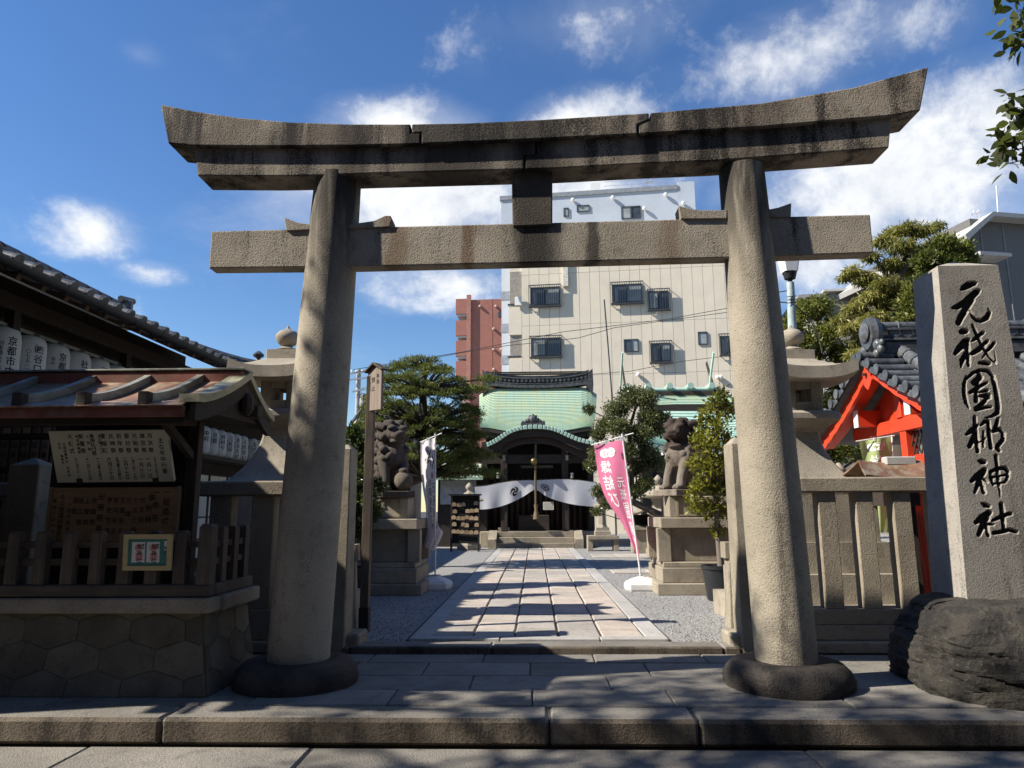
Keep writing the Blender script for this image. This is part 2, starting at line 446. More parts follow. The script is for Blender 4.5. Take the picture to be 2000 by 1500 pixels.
M_JOINT = plain('joint soil', (.06, .055, .045), .95, bump=.3)
M_DWOOD = wood('dark timber', (.055, .042, .034), (.028, .022, .018), axis=0)
M_DWOODZ = wood('dark upright timber', (.055, .042, .034), (.028, .022, .018), axis=2)
M_GWOODZ = wood('grey weathered timber', (.15, .115, .085), (.085, .065, .05), axis=2, weather=(.055, .045, .04))
M_GWOODX = wood('grey weathered rail', (.12, .095, .07), (.07, .056, .044), axis=0, weather=(.05, .042, .038))
M_BROWN = wood('brown board', (.44, .29, .17), (.33, .21, .12), axis=0, bump=.2)
M_BLACK = plain('black lettering', (.012, .012, .012), .6)
M_WHITE = plain('white paint', (.78, .77, .74), .5, noise_amt=.03)
M_INK = plain('brush ink', (.02, .018, .02), .8)
M_REDINK = plain('red crest', (.42, .03, .04), .7, noise_amt=.05)
M_TILE = plain('smoked roof tile', (.085, .09, .095), .38, spec=.6, noise_amt=.4, nscale=9, vary=.25)
M_TILED = plain('dull roof tile', (.07, .072, .075), .55, spec=.5, noise_amt=.4, nscale=9, vary=.25)
M_RED = plain('vermilion paint', (.60, .055, .018), .45, noise_amt=.14, nscale=3, vary=.05)
M_DARK = plain('dark interior', (.012, .011, .010), .9)
M_IRON = plain('black iron', (.02, .02, .022), .5)
# ================================================================== the ground
def gravel_mat():
    t = NT('grey gravel')
    v = t.voro(55); c_ = t.n('ShaderNodeTexVoronoi', {'Vector': t.coord(), 'Scale': 55}).outputs['Color']
    g = t.n('ShaderNodeSeparateColor', {0: c_}).outputs[0]
    c = t.mix(g, (.24, .24, .24), (.50, .495, .48)); c = t.mix(t.ramp(v, .5, .8), c, (.09, .09, .085))
    c = t.mix(t.math('MULTIPLY', t.ramp(t.noise(.8, 5), .4, .7), .35), c, (.30, .285, .26))
    t.bump(t.math('SUBTRACT', 1.0, v), .9, .02); return t.done(c, .9)
def asphalt_mat():
    t = NT('asphalt'); f = t.noise(140, 3, .7); c = t.mix(t.ramp(f, .35, .7), (.035, .035, .036), (.085, .083, .08)); t.bump(f, .5, .008); return t.done(c, .9)
M_GRAVEL = gravel_mat(); M_ASPH = asphalt_mat()
g = MB(); g.grid(lambda u, v: (-900 + 1800 * u, -600 + 1800 * v, -.33), 4, 4); tag(g.build('ground', M_ASPH), kind='structure')
g = MB(); g.box(-20, 30, 7.02, 60, -.3, .05); tag(g.build('courtyard_gravel', M_GRAVEL), kind='structure')

# loose pebbles lying on the courtyard near the entrance
def pebbles():
    rg = np.random.default_rng(5); n = 5200
    mb = MB()
    base = [(1, 0, 0), (-.5, .8, 0), (-.5, -.8, 0), (0, 0, .8)]
    k = 0
    while k < n:
        y = 7.2 + 7.5 * rg.random() ** 1.6; x = rg.uniform(-2.6, 3.0)
        if -1.32 < x < 1.38: continue
        s = rg.uniform(.006, .015); a = rg.uniform(0, 6.3); ca, sa = math.cos(a) * s, math.sin(a) * s
        mb.add([(x + p[0] * ca - p[1] * sa, y + p[0] * sa + p[1] * ca, .051 + p[2] * s) for p in base], [(0, 1, 3), (1, 2, 3), (2, 0, 3)]); k += 1
    o = mb.build('gravel_pebbles', M_GRAVEL, recalc=False); tag(o, 'loose grey gravel pebbles scattered beside the stone path', 'gravel', kind='stuff')
pebbles()

# lower tread along the street
tread = MB().box(-9, 9, 3.95, 4.80, -.40, -.182).build('lower_step', M_JOINT); tag(tread, kind='structure')
xs = [-9, -5.2, aZ(171, 1460, -.166).x, aZ(609, 1460, -.166).x, aZ(1574, 1467, -.166).x, 4.6, 9]
for a, b in zip(xs, xs[1:]):
    MB().box(a + .004, b - .004, 3.98, 4.775, -.33, -.166 + random.uniform(-.003, .003), .012).build('kerb_slab', M_PAVE, tread, bevel=0)
plat = MB().box(-9, 9, 4.84, 7.10, -.30, -.018).build('entrance_platform', M_JOINT); tag(plat, kind='structure')
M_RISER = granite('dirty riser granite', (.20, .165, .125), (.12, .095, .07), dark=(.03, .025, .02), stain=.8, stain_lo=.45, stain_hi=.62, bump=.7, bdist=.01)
def row(y0, y1, xs, z0, z1, parent, name='paving_slab', mat=None, jit=.004, c=.008, gap=.005):
    for a, b in zip(xs, xs[1:]):
        o = MB().box(a + gap, b - gap, y0 + gap, y1 - gap, z0, z1 + random.uniform(-jit, jit), c).build(name, mat or M_PAVE, parent)
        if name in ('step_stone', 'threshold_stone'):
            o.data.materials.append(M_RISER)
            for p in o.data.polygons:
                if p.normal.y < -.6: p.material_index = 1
X0 = lambda pxs, py: [aZ(p, py, 0).x for p in pxs]
y1, y2, y3, y4, y5 = aZ(1000, 1378, 0).y, aZ(1000, 1347, 0).y, aZ(1000, 1319, 0).y, aZ(1000, 1294, 0).y, aZ(1000, 1277, 0).y
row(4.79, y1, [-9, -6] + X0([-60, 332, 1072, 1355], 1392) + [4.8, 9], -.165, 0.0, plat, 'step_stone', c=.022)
row(y1, y2, [-9, -5.2, -3.4, -2.0] + X0([765, 1040, 1310, 1640], 1362) + [3.6, 5.2, 9], -.15, 0.0, plat)
row(y2, y3, [-2.35, -1.6] + X0([920, 1190], 1333) + [2.1, 3.3, 5, 9], -.15, .001, plat)
row(y3, y4, [-2.35, -1.55] + X0([830, 1035, 1265], 1307) + [1.75, 3.0, 4.6, 9], -.15, .0, plat)
row(y4, y5 - .02, [-9, -2.3] + X0([725, 945, 1160, 1375], 1285) + [2.6, 4.2, 9], -.15, .001, plat)
# threshold kerb
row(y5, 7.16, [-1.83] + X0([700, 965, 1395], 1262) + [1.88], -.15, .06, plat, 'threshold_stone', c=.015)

# the stone path
path = MB().box(-1.27, 1.30, 7.20, 24.05, -.05, .062).build('path', M_JOINT); tag(path, kind='structure')
pz = .08
M_EDGE = granite('path edging', (.42, .41, .39), (.36, .35, .33), stain=.2, vary=.06, bump=.4, bdist=.006)
row(7.19, 7.33, [-1.24, -.35, .62, 1.28], .0, pz, path, 'edging_stone', M_EDGE, .002)
for s_ in (-1, 1):
    ys = [7.335]
    while ys[-1] < 23.8: ys.append(min(24.1, ys[-1] + random.uniform(1.1, 1.9)))
    for a, b in zip(ys, ys[1:]):
        x = .02 + s_ * 1.155
        MB().box(x - .10, x + .10, a + .004, b - .004, .0, pz + random.uniform(-.002, .002), .006).build('edging_stone', M_EDGE, path)
def courses(y0, y1, cols, lo, hi):
    for a, b in zip(cols, cols[1:]):
        y = y0
        while y < y1 - .05:
            e = y + random.uniform(lo, hi)
            if y1 - e < lo * .6: e = y1
            MB().box(a + random.uniform(.006, .012), b - random.uniform(.006, .012), y + .006, min(e, y1) - .006, .0, pz + random.uniform(-.006, .004), .012).build('path_slab', M_PATH, path)
            y = e
cols = [-1.05, -.63, -.21, .22, .65, 1.07]
courses(7.34, 12.38, cols, .36, .72)
row(12.385, 12.52, [-1.05, .0, 1.07], .0, pz, path, 'edging_stone', M_EDGE, .002)
courses(12.525, 24.0, cols, .42, .85)
# cross path towards the right
cross = MB().box(1.42, 9.0, 15.0, 21.6, -.05, .056).build('cross_path', M_GRAVEL); tag(cross, kind='structure')
for yy, w in ((14.6, .75), (19.3, 1.5)):
    x = 1.55
    while x < 8.5:
        e = x + random.uniform(.6, 1.0)
        MB().box(x + .005, e - .005, yy, yy + w, .0, .075, .008).build('path_slab', M_PATH, cross); x = e

# ================================================================== the torii
tor = thing('stone_torii', 'large weathered granite torii gate spanning the entrance steps', 'torii', (.03, 5.72, 0))
def P2(pts, y): return [aY(a, b, y) for a, b in pts]
def column(bx, by, tx, ty, rb, rt, cx, y):
    b = aY(bx, by, y); t = aY(tx, ty, y); k = 14
    pts = []; rad = []
    for i in range(k + 1):
        f = i / k; z = .10 + (4.16 - .10) * f
        g = (z - b.z) / (t.z - b.z); pts.append(Vector((b.x + (t.x - b.x) * g, y, z))); rad.append(rb + (rt - rb) * f + .012 * math.sin(math.pi * f))
    o = MB().tube(pts, rad, 40).build('column', M_TORII, tor, smooth=40)
    MB().lathe([(.10, .175), (rb + .02, .178), (.33, .185), (.40, .165), (.45, .115), (.475, .055), (.465, .0)], (cx, y, 0.0), 40).build('base_stone', M_RING, o, smooth=50)
cl = aZ(571, 1362, 0); cr = aZ(1546, 1367, 0)
column(582, 1300, 661, 345, .237, .198, cl.x - .12, 5.75)
column(1537, 1300, 1446, 315, .226, .186, cr.x + .13, 5.72)
ktop = [(313, 203), (376, 216), (463, 229), (566, 238), (680, 242), (794, 242), (908, 240), (1060, 233), (1268, 220), (1488, 201), (1664, 171), (1814, 130)]
kbot = [(328, 279.5), (376, 284.5), (528, 285.6), (680, 284.5), (794, 282), (1060, 271), (1246, 261.7), (1488, 247.6), (1743, 225.6), (1798, 215.5)]
def lerp(pts, x):
    for (a, b), (c, d) in zip(pts, pts[1:]):
        if a <= x <= c: return b + (d - b) * (x - a) / (c - a)
    return pts[0][1] if x < pts[0][0] else pts[-1][1]
def seg(pts, a, b): return [(a, lerp(pts, a))] + [p for p in pts if a < p[0] < b] + [(b, lerp(pts, b))]
def beam_piece(top, bot, l, r, y0, y1, mat, name):
    """l, r: list of (x,frac) joint points from top to bottom, or None for a free end"""
    T = seg(top, l[0][0] if l else top[0][0], r[0][0] if r else top[-1][0])
    B = seg(bot, l[-1][0] if l else bot[0][0], r[-1][0] if r else bot[-1][0])
    def jp(j): return [(x, lerp(top, x) * (1 - f) + lerp(bot, x) * f) for x, f in j]
    poly = T + (jp(r)[1:-1] if r else []) + B[::-1] + (jp(l)[1:-1][::-1] if l else [])
    MB().prism(P2(poly, y0), (0, y1 - y0, 0)).build(name, mat, tor, bevel=.012)
g_ = 1.2
jA = [(803, 0), (803, .45), (822, .45), (822, 1)]; jB = [(1269, 0), (1269, .35), (1246, .55), (1246, 1)]
off = lambda j, d: [(x + d, f) for x, f in j]
beam_piece(ktop, kbot, None, off(jA, -g_), 5.515, 5.87, M_BEAM, 'top_lintel_stone')
beam_piece(ktop, kbot, off(jA, g_), off(jB, -g_), 5.513, 5.87, M_BEAM, 'top_lintel_stone')
beam_piece(ktop, kbot, off(jB, g_), None, 5.517, 5.87, M_BEAM, 'top_lintel_stone')
sbot = [(385.5, 343), (528, 344), (619, 342.6), (718, 339), (1079, 329), (1268, 319), (1400, 313.6), (1736.6, 288.5)]
stop = [(x, y + 1.5) for x, y in kbot]; stop = [(379, 288)] + [p for p in stop if 385 < p[0] < 1735] + [(1742, 228)]
jC = [(1047, 0), (1047, .5), (1025, .52), (1025, 1)]
beam_piece(stop, sbot, None, off(jC, -g_), 5.56, 5.85, M_BEAM, 'second_lintel_stone')
beam_piece(stop, sbot, off(jC, g_), None, 5.56, 5.85, M_BEAM, 'second_lintel_stone')
MB().prism(P2([(412.5, 451.3), (1700, 418.3), (1706.7, 494), (1400, 504), (1000, 514), (700, 521), (407.5, 523.9)], 5.645), (0, .145, 0)).build('tie_beam', M_NUKI, tor, bevel=.012)
MB().prism(P2([(999, 320), (1079, 318), (1079, 439), (1001, 442)], 5.625), (0, .19, 0)).build('centre_strut', M_BEAM, tor, bevel=.01)
for w in ([(555, 424), (580, 434), (600, 437), (640, 438), (640, 447), (559, 450.5)], [(680, 438), (730, 431), (752, 421), (763, 421), (765, 428), (760, 443), (680, 446)],
          [(1326, 401), (1345, 407), (1368, 410), (1420, 410), (1420, 427), (1330, 427.5)], [(1470, 408), (1505, 408), (1520, 405), (1546, 396), (1545, 423), (1470, 425)]):
    MB().prism(P2(w, 5.63), (0, .175, 0)).build('wedge', M_NUKI, tor, bevel=.006)

# ================================================================== name pillar on its boulder
def boulder():
    bm = bmesh.new(); bmesh.ops.create_cube(bm, size=2); bmesh.ops.subdivide_edges(bm, edges=bm.edges, cuts=60, use_grid_fill=True)
    sd = Vector((3.3, 1.2, 7.7))
    for v in bm.verts:
        p = v.co; q = Vector(p)
        e = 5.0; m = (abs(q.x) ** e + abs(q.y) ** e + abs(q.z) ** e) ** (1 / e); q = q / m
        n1 = noise.fractal(q * 1.6 + sd, 1.0, 2.0, 5); n2 = noise.ridged_multi_fractal(q * 1.9 + sd, .9, 2.1, 4, 1.0, 2.0)
        d = 1 + .07 * n1 + .022 * (n2 - 1.2)
        hq = noise.fractal(Vector((q.x * .9 + q.z * .5, q.y * .9, q.z * 1.5 - q.x * .4)) * 1.1 + sd, 1.0, 2.0, 3) * 4.0; fl = math.floor(hq); fq = hq - fl; d += .055 * (fl + min(1, fq / .30)) / 4 * .9; d += .012 * noise.fractal(q * 7 + sd, .8, 2.0, 4)
        q = q * d
        # slanting bedding cracks
        s = (q.z * .9 + q.x * .35 + .1 * n1) * 2.6; fr = s - math.floor(s); q *= 1 - .022 * max(0, 1 - fr / .10) * (1 if n2 > 1.0 else .3)
        X = 3.86 + q.x * 1.06 - .0; Y = 5.70 + q.y * .66; Z = .20 + q.z * .44
        if q.x < 0: X += .05 * (q.z + 1)
        if q.y < 0: Y += .12 * max(0, q.z)
        v.co = (X, Y, max(Z, -.03))
    me = bpy.data.meshes.new('boulder'); bm.to_mesh(me); bm.free()
    o = bpy.data.objects.new('boulder', me); COL.objects.link(o); me.shade_smooth(); me.set_sharp_from_angle(angle=R(32))
    t = NT('dark boulder'); a = t.noise(4, 8, .65, dist=.6); b = t.noise(30, 6, .7); st = t.noise(7, 6, .7, stretch=(1, 1, 2.6), dist=.5)
    c = t.mix(t.ramp(a, .35, .65), (.03, .027, .024), (.08, .07, .056)); c = t.mix(t.math('MULTIPLY', t.ramp(b, .55, .72), .7), c, (.17, .15, .12)); c = t.mix(t.math('MULTIPLY', t.ramp(st, .56, .66), .7), c, (.02, .02, .02))
    t.bump(t.math('ADD', st, t.math('MULTIPLY', b, .9)), 1.0, .05); me.materials.append(t.done(c, .7, 0, .35))
    tag(o, 'big dark rugged boulder with cracked face carrying the carved stone pillar', 'boulder')
boulder()

CH1 = [ # strokes of the six brushed characters, read off two enlargements (x, y, width)
 [(278,192,26),(310,168,66),(360,140,82),(420,122,60),(446,116,22)], [(185,388,34),(235,378,66),(310,335,74),(390,270,84),(450,212,70),(472,200,40)],
 [(385,300,84),(330,400,72),(280,480,74),(245,552,66)], [(372,418,18),(400,480,44),(440,520,52),(500,532,50),(555,495,64),(585,440,44),(566,392,10)],
 [(276,652,56),(300,646,76),(328,644,60)], [(208,888,42),(262,820,74),(322,760,84),(348,738,50)], [(338,760,56),(340,850,60),(348,940,48),(352,1018,36)], [(318,890,44),(285,960,60),(268,1038,18)],
 [(396,576,30),(425,640,44),(470,740,44),(530,850,40),(600,945,40),(650,992,22)], [(386,758,18),(440,715,50),(510,660,44)], [(396,888,48),(470,840,62),(556,752,40)], [(548,866,36),(600,815,40),(632,772,38)], [(652,992,18),(640,930,10),(630,860,6)], [(470,990,34),(520,990,54),(572,996,50)], [(500,940,10),(545,880,30)],
 [(325,1140,26),(302,1220,40),(300,1320,46),(320,1420,44),(352,1482,22)], [(335,1160,30),(400,1098,38),(480,1068,40),(560,1076,46),(612,1130,50),(636,1240,54),(655,1360,60),(668,1460,60),(662,1530,56),(600,1572,34),(520,1590,10)],
 [(410,1206,66),(478,1146,66)], [(468,1120,52),(446,1220,44),(434,1320,44),(430,1404,54)], [(366,1312,40),(450,1262,52),(548,1204,30)], [(470,1310,26),(550,1288,38)], [(480,1350,40),(560,1346,66),(580,1370,34)], [(560,1370,40),(500,1430,50),(424,1484,34)], [(430,1496,50),(520,1478,44),(588,1468,34)]]
CH2 = [[(250,36,40),(320,28,38),(400,24,36)], [(236,126,34),(242,240,46),(258,360,52),(266,490,44)], [(152,312,30),(210,270,60),(272,214,30)], [(236,320,50),(205,390,54),(182,438,48)],
 [(300,222,20),(340,180,44),(378,172,40),(386,250,46),(390,350,44),(408,452,46)], [(326,280,22),(326,360,26),(324,440,26)], [(282,402,16),(345,356,22)],
 [(482,146,34),(466,210,44),(438,280,46)], [(440,280,40),(495,258,44),(536,300,46),(530,370,46),(480,430,46),(470,455,50),(492,482,40)],
 [(278,590,30),(310,598,62),(334,604,50)], [(200,802,40),(255,750,62),(335,682,50)], [(325,700,66),(285,780,60),(232,924,26)], [(296,790,40),(312,850,46),(326,918,46)], [(336,786,34),(366,812,20)],
 [(456,536,38),(466,650,40),(482,820,36),(496,968,10)], [(392,706,30),(402,770,40),(424,842,26)], [(400,706,36),(470,668,36),(550,668,50),(584,700,40),(575,770,34),(545,815,24)], [(410,764,30),(480,752,26),(560,736,26)], [(420,832,26),(548,816,24)],
 [(304,1034,24),(340,1052,56),(380,1066,40)], [(240,1234,44),(300,1190,70),(380,1132,60)], [(350,1190,76),(305,1280,56),(270,1362,44)], [(345,1230,46),(356,1300,44),(368,1370,38)], [(384,1252,36),(420,1256,28)],
 [(506,1040,44),(516,1110,48),(524,1200,46),(530,1304,42)], [(416,1216,28),(500,1176,44),(602,1142,42)], [(428,1344,40),(500,1334,44),(590,1312,44),(662,1332,40)]]
def pillar():
    b0, b1 = (3.24, 5.64, .58), (3.91, 6.15, .58); t0, t1 = (3.33, 5.68, 3.26), (3.815, 6.09, 3.26)
    root = thing('name_pillar', 'tall grey granite pillar carved with six large dark brushed characters', 'stone pillar', (3.5, 5.82, .55))
    nz, nx = 540, 96
    def face(u, v):   # v 0 bottom..1 top
        return Vector((b0[0] + (t0[0] - b0[0]) * v + u * ((b1[0] - b0[0]) * (1 - v) + (t1[0] - t0[0]) * v), b0[1] + (t0[1] - b0[1]) * v, b0[2] + (t0[2] - b0[2]) * v))
    segs = []
    for CH, ox, oy, k in ((CH1, 1830, 530, 5.553), (CH2, 1860, 790, 5.357)):
        for st in CH:
            q = []
            for x, y, w in st:
                p = aY(ox + x / k, oy + y / k, 5.66); q.append((p.x, p.z, w / k * .00415 * .5))
            segs += list(zip(q, q[1:]))
    P = np.array([[face(u / nx, v / nz) for u in range(nx + 1)] for v in range(nz + 1)])
    X, Z = P[..., 0], P[..., 2]; D = np.full(X.shape, 9.0)
    for (xa, za, wa), (xb, zb, wb) in segs:
        dx, dz = xb - xa, zb - za; t = np.clip(((X - xa) * dx + (Z - za) * dz) / (dx * dx + dz * dz + 1e-9), 0, 1)
        D = np.minimum(D, np.hypot(X - xa - t * dx, Z - za - t * dz) - (wa + t * (wb - wa)))
    depth = np.clip((.003 - D) / .010, 0, 1) * .030
    P[..., 1] += depth
    mb = MB()
    vs = [tuple(p) for p in P.reshape(-1, 3)]; fs = []; mi = []
    cut = depth > .012
    for v in range(nz):
        for u in range(nx):
            i = v * (nx + 1) + u; fs.append((i, i + 1, i + nx + 2, i + nx + 1)); mi.append(1 if cut[v, u] and cut[v + 1, u + 1] else 0)
    mb.v = vs; mb.f = fs; mb.mi = mi
    M_CUT = plain('darkened carving', (.022, .020, .018), .9)
    mb.build('carved_face', [M_PILLAR, M_CUT], root, recalc=False)
    sb = MB(); fl0, fr0 = face(0, 0), face(1, 0); fl1, fr1 = face(0, 1), face(1, 1)
    bl0, br0 = Vector((b0[0] + .02, b1[1], .58)), Vector((b1[0], b1[1], .58)); bl1, br1 = Vector((t0[0] + .01, t1[1], 3.26)), Vector((t1[0], t1[1], 3.26))
    ap = Vector((3.57, 5.88, 3.36))
    sb.add([fl0, fr0, fl1, fr1, bl0, br0, bl1, br1, ap], [(0, 2, 6, 4), (1, 5, 7, 3), (4, 6, 7, 5), (2, 3, 8), (3, 7, 8), (7, 6, 8), (6, 2, 8), (0, 4, 5, 1)])
    sb.build('shaft', M_PILLAR, root)
pillar()

# ================================================================== stone fences
FY = 6.98
def baluster(parent, x, z0=.38, z1=1.47, w=.17, d=.15, y=FY, name='baluster', mat=M_FENCE):
    MB().box(x - w / 2, x + w / 2, y, y + d, z0, z1, .008).build(name, mat, parent)
fr = thing('stone_fence', 'granite baluster fence between the torii and the carved stone pillar', 'stone fence', (3.4, FY, 0))
MB().box(2.12, 7.2, FY - .10, FY + .4, 0, .10, .01).build('plinth', M_FENCE, fr)
MB().box(2.08, 7.2, FY - .02, FY + .32, .10, .235, .01).build('base_course', M_FENCE, fr)
MB().box(2.06, 7.2, FY - .01, FY + .26, .235, .38, .012).build('base_course', M_FENCE, fr)
MB().box(2.06, 7.2, FY - .03, FY + .22, 1.455, 1.60, .015).build('top_rail', M_FENCE, fr)
x = aY(1548, 1050, FY).x
while x < 6.9: baluster(fr, x); x += .352
pr = aZ(1462, 1278, 0)
MB().frust([(.085, .14, 0.0), (.085, .14, 1.92), (.03, .05, 1.985)], (1.975, 7.02, 0), ch=.012).build('end_post', M_STONE, fr)
MB().frust([(.10, .11, 0.0), (.07, .09, .72), (.07, .09, .725), (.11, .09, .73), (.11, .09, .90)], (aY(1432, 1100, 8.05).x, 8.05, .05), ch=.01).build('brace_stone', M_STONE, fr)
fl = thing('stone_fence', 'dark granite baluster fence behind the wooden notice booth', 'stone fence', (-3.4, FY, 0))
MB().box(-8, -1.95, FY - .10, FY + .4, 0, .10, .01).build('plinth', M_FENCE, fl)
MB().box(-8, -1.95, FY - .02, FY + .32, .10, .38, .01).build('base_course', M_FENCE, fl)
MB().box(-8, -1.95, FY - .03, FY + .22, 1.455, 1.60, .015).build('top_rail', M_FENCE, fl)
x = -2.24
while x > -7.8:
    baluster(fl, x, w=.22); x -= .42
MB().frust([(.085, .14, 0.0), (.085, .14, 1.90), (.04, .06, 1.95)], (-1.87, 7.02, 0), ch=.012).build('end_post', M_STONE, fl)
MB().frust([(.10, .11, 0.0), (.07, .09, .72), (.07, .09, .725), (.10, .09, .73), (.10, .09, .90)], (aY(681, 1100, 7.8).x, 7.8, .05), ch=.01).build('brace_stone', M_STONE, fl)
q = aY(66, 925, 6.75)
MB().frust([(.15, .14, 0), (.15, .14, 1.75), (.02, .02, 1.82)], (q.x, 6.75, 0), ch=.01).build('capped_post', M_STONE, fl)
MB().box(-2.02, -1.66, 6.93, 7.30, 0, .16, .02).build('post_footing', M_STONE, fl)
MB().box(1.80, 2.10, 6.93, 7.30, 0, .16, .02).build('post_footing', M_STONE, fr)
# ================================================================== notice booth on the left
BX = -2.40; BL = -6.2
booth = thing('notice_booth', 'roofed wooden notice booth with copper roof on a hexagonal stone base', 'notice booth', (-4.2, 5.7, 0))
def clip(poly, x0, x1, z0, z1):
    for ax, lim, sg in ((0, x0, 1), (0, x1, -1), (1, z0, 1), (1, z1, -1)):
        out = []
        for i in range(len(poly)):
            a, b = poly[i - 1], poly[i]; ia = (a[ax] - lim) * sg >= 0; ib = (b[ax] - lim) * sg >= 0
            if ia != ib:
                t = (lim - a[ax]) / (b[ax] - a[ax]); out.append((a[0] + (b[0] - a[0]) * t, a[1] + (b[1] - a[1]) * t))
            if ib: out.append(b)
        poly = out
        if len(poly) < 3: return []
    return poly
def hexwall(L, H, W, h, P, parent, s0=0.0):
    """P(s,z,d): point on the wall at length s, height z, d metres proud"""
    rows = int(H / h) + 2
    for r in range(-1, rows):
        for k in range(-1, int(L / W) + 2):
            cx = k * W + (W / 2 if r % 2 else 0) + s0; cz = r * h + .04
            j = lambda: random.uniform(-.012, .012)
            poly = [(cx - W / 2, cz - h / 3), (cx, cz - h * .67), (cx + W / 2, cz - h / 3), (cx + W / 2, cz + h / 3), (cx, cz + h * .67), (cx - W / 2, cz + h / 3)]
            poly = clip(poly, 0, L, 0, H)
            if len(poly) < 3: continue
            mx = sum(p[0] for p in poly) / len(poly); mz = sum(p[1] for p in poly) / len(poly)
            ins = lambda g: [(mx + (p[0] - mx) * (1 - g / max(.02, math.hypot(p[0] - mx, p[1] - mz))), mz + (p[1] - mz) * (1 - g / max(.02, math.hypot(p[0] - mx, p[1] - mz)))) for p in poly]
            a = ins(.0015); b = ins(.009); d = .018 + random.uniform(-.003, .003)
            n = len(a); vs = [P(x, z, -.03) for x, z in a] + [P(x, z, d * .72) for x, z in a] + [P(x, z, d) for x, z in b]
            fs = [(i, (i + 1) % n, n + (i + 1) % n, n + i) for i in range(n)] + [(n + i, n + (i + 1) % n, 2 * n + (i + 1) % n, 2 * n + i) for i in range(n)] + [tuple(range(2 * n, 3 * n))]
            MB().add(vs, fs).build('stone', M_HEX, parent)
bat = lambda z: .11 * (1 - min(1, z / .57)) ** 1.6
base = MB().add([(BL, 5.44, 0), (BX - .12, 5.44, 0), (BX - .12, 6.2, 0), (BL, 6.2, 0), (BL, 5.44, .56), (BX - .12, 5.44, .56), (BX - .12, 6.2, .56), (BL, 6.2, .56)], [(0, 1, 5, 4), (1, 2, 6, 5), (2, 3, 7, 6), (3, 0, 4, 7), (4, 5, 6, 7)]).build('stone_base', M_HEX, booth)
hexwall(BX - BL - .07, .56, .40, .20, lambda s, z, d: (BX - .075 - s + bat(z) * (1 if s < .3 else 1) * max(0, 1 - s / .4), 5.425 - bat(z) - d, z), base, -.08)
hexwall(.78, .56, .30, .20, lambda s, z, d: (BX - .07 + bat(z) + d, 5.43 - bat(z) * max(0, 1 - s / .3) + s, z), base, .05)
MB().box(BL, BX + .0, 5.375, 5.56, .562, .672, .012).build('coping_stone', M_STONE, base)
MB().box(BX - .20, BX + .03, 5.564, 6.26, .562, .674, .012).build('coping_stone', M_STONE, base)
MB().box(BL, BX - .18, 5.58, 6.2, .55, .63).build('floor_slab', M_STONE, base)
# little wooden palisade
pal = MB().box(BL, BX - .03, 5.40, 5.50, .68, .765, .006).build('palisade', M_GWOODX, booth)
MB().box(BX - .125, BX - .025, 5.504, 6.22, .68, .765, .006).build('sill', M_GWOODZ, pal)
x = aY(24, 1090, 5.43).x
while x > BL: x -= .215
while x < BX - .2:
    MB().frust([(.045, .035, 0), (.042, .035, .375), (.03, .025, .395)], (x, 5.45, .767)).build('picket', M_GWOODZ, pal); x += .2155
MB().frust([(.052, .05, 0), (.050, .05, .42), (.035, .035, .445)], (BX - .085, 5.452, .767)).build('corner_post', M_GWOODZ, pal)
for k in range(1, 4): MB().frust([(.035, .042, 0), (.035, .042, .40), (.025, .03, .42)], (BX - .075, 5.45 + .215 * k, .767)).build('picket', M_GWOODZ, pal)
for z in (.905, 1.035):
    MB().box(BL, BX - .14, 5.462, 5.505, z, z + .05, .004).build('rail', M_GWOODX, pal)
    MB().box(BX - .10, BX - .06, 5.51, 6.2, z, z + .05, .004).build('rail', M_GWOODX, pal)
# posts and beams
PXR = aY(376, 940, 6.02).x
for x_ in (PXR, PXR - 2.9): MB().box(x_ - .05, x_ + .05, 5.97, 6.07, .62, 2.16, .006).build('post', M_DWOODZ, booth)
MB().box(BL, -2.36, 5.96, 6.08, 2.10, 2.20, .006).build('beam', M_DWOOD, booth)
MB().box(aY(104, 900, 6.04).x, PXR - .055, 6.03, 6.06, .66, 2.10).build('back_boarding', M_DWOODZ, booth)
MB().bar((PXR, 6.02, 2.08), (PXR, 5.05, 1.98), .06, .10).build('bracket_arm', M_DWOOD, booth)
MB().bar((PXR, 6.0, 1.75), (PXR, 5.45, 2.02), .05, .06).build('brace', M_DWOOD, booth)
# copper roof
def cop_mat(name, base, green, amt):
    t = NT(name); a = t.noise(2.5, 6, .6); b = t.noise(12, 5, .6, stretch=(1, .3, 1))
    c = t.mix(t.ramp(a, .35, .65), base, tuple(x * .55 for x in base)); c = t.mix(t.math('MULTIPLY', t.ramp(b, .42, .66), amt), c, green)
    t.bump(b, .15, .01); return t.done(c, .5, .25, .5)
M_COPB = cop_mat('brown copper sheet', (.30, .15, .085), (.30, .27, .19), .75)
M_COPR = cop_mat('red copper sheet', (.28, .09, .06), (.25, .2, .15), .3)
M_COPG = cop_mat('greenish copper batten', (.28, .27, .22), (.30, .36, .32), .8)
M_COPV = cop_mat('patinated copper verge', (.36, .33, .21), (.42, .42, .30), .6)
apex = aX(486, 735, -2.42); fe = aX(388, 784, -2.42); be = aX(530, 822, -2.42)
RZ, RY, EZ, EY = apex.z - .02, apex.y, fe.z, fe.y; BZ, BYY = be.z, be.y
def rp(t):     # front slope profile, 0 ridge..1 eave
    return Vector((0, RY + (EY - RY) * t, EZ + (RZ - EZ) * (max(0, 1 - t) ** 1.45 * .86 + (1 - t) * .14)))
def rb_(t): return Vector((0, RY + (BYY - RY) * t, BZ + (RZ - BZ) * (max(0, 1 - t) ** 1.4 * .85 + (1 - t) * .15)))
roof = MB().box(BL, -2.44, RY - .09, RY + .09, RZ - .06, RZ + .055, .01).build('roof_ridge', M_COPR, booth)
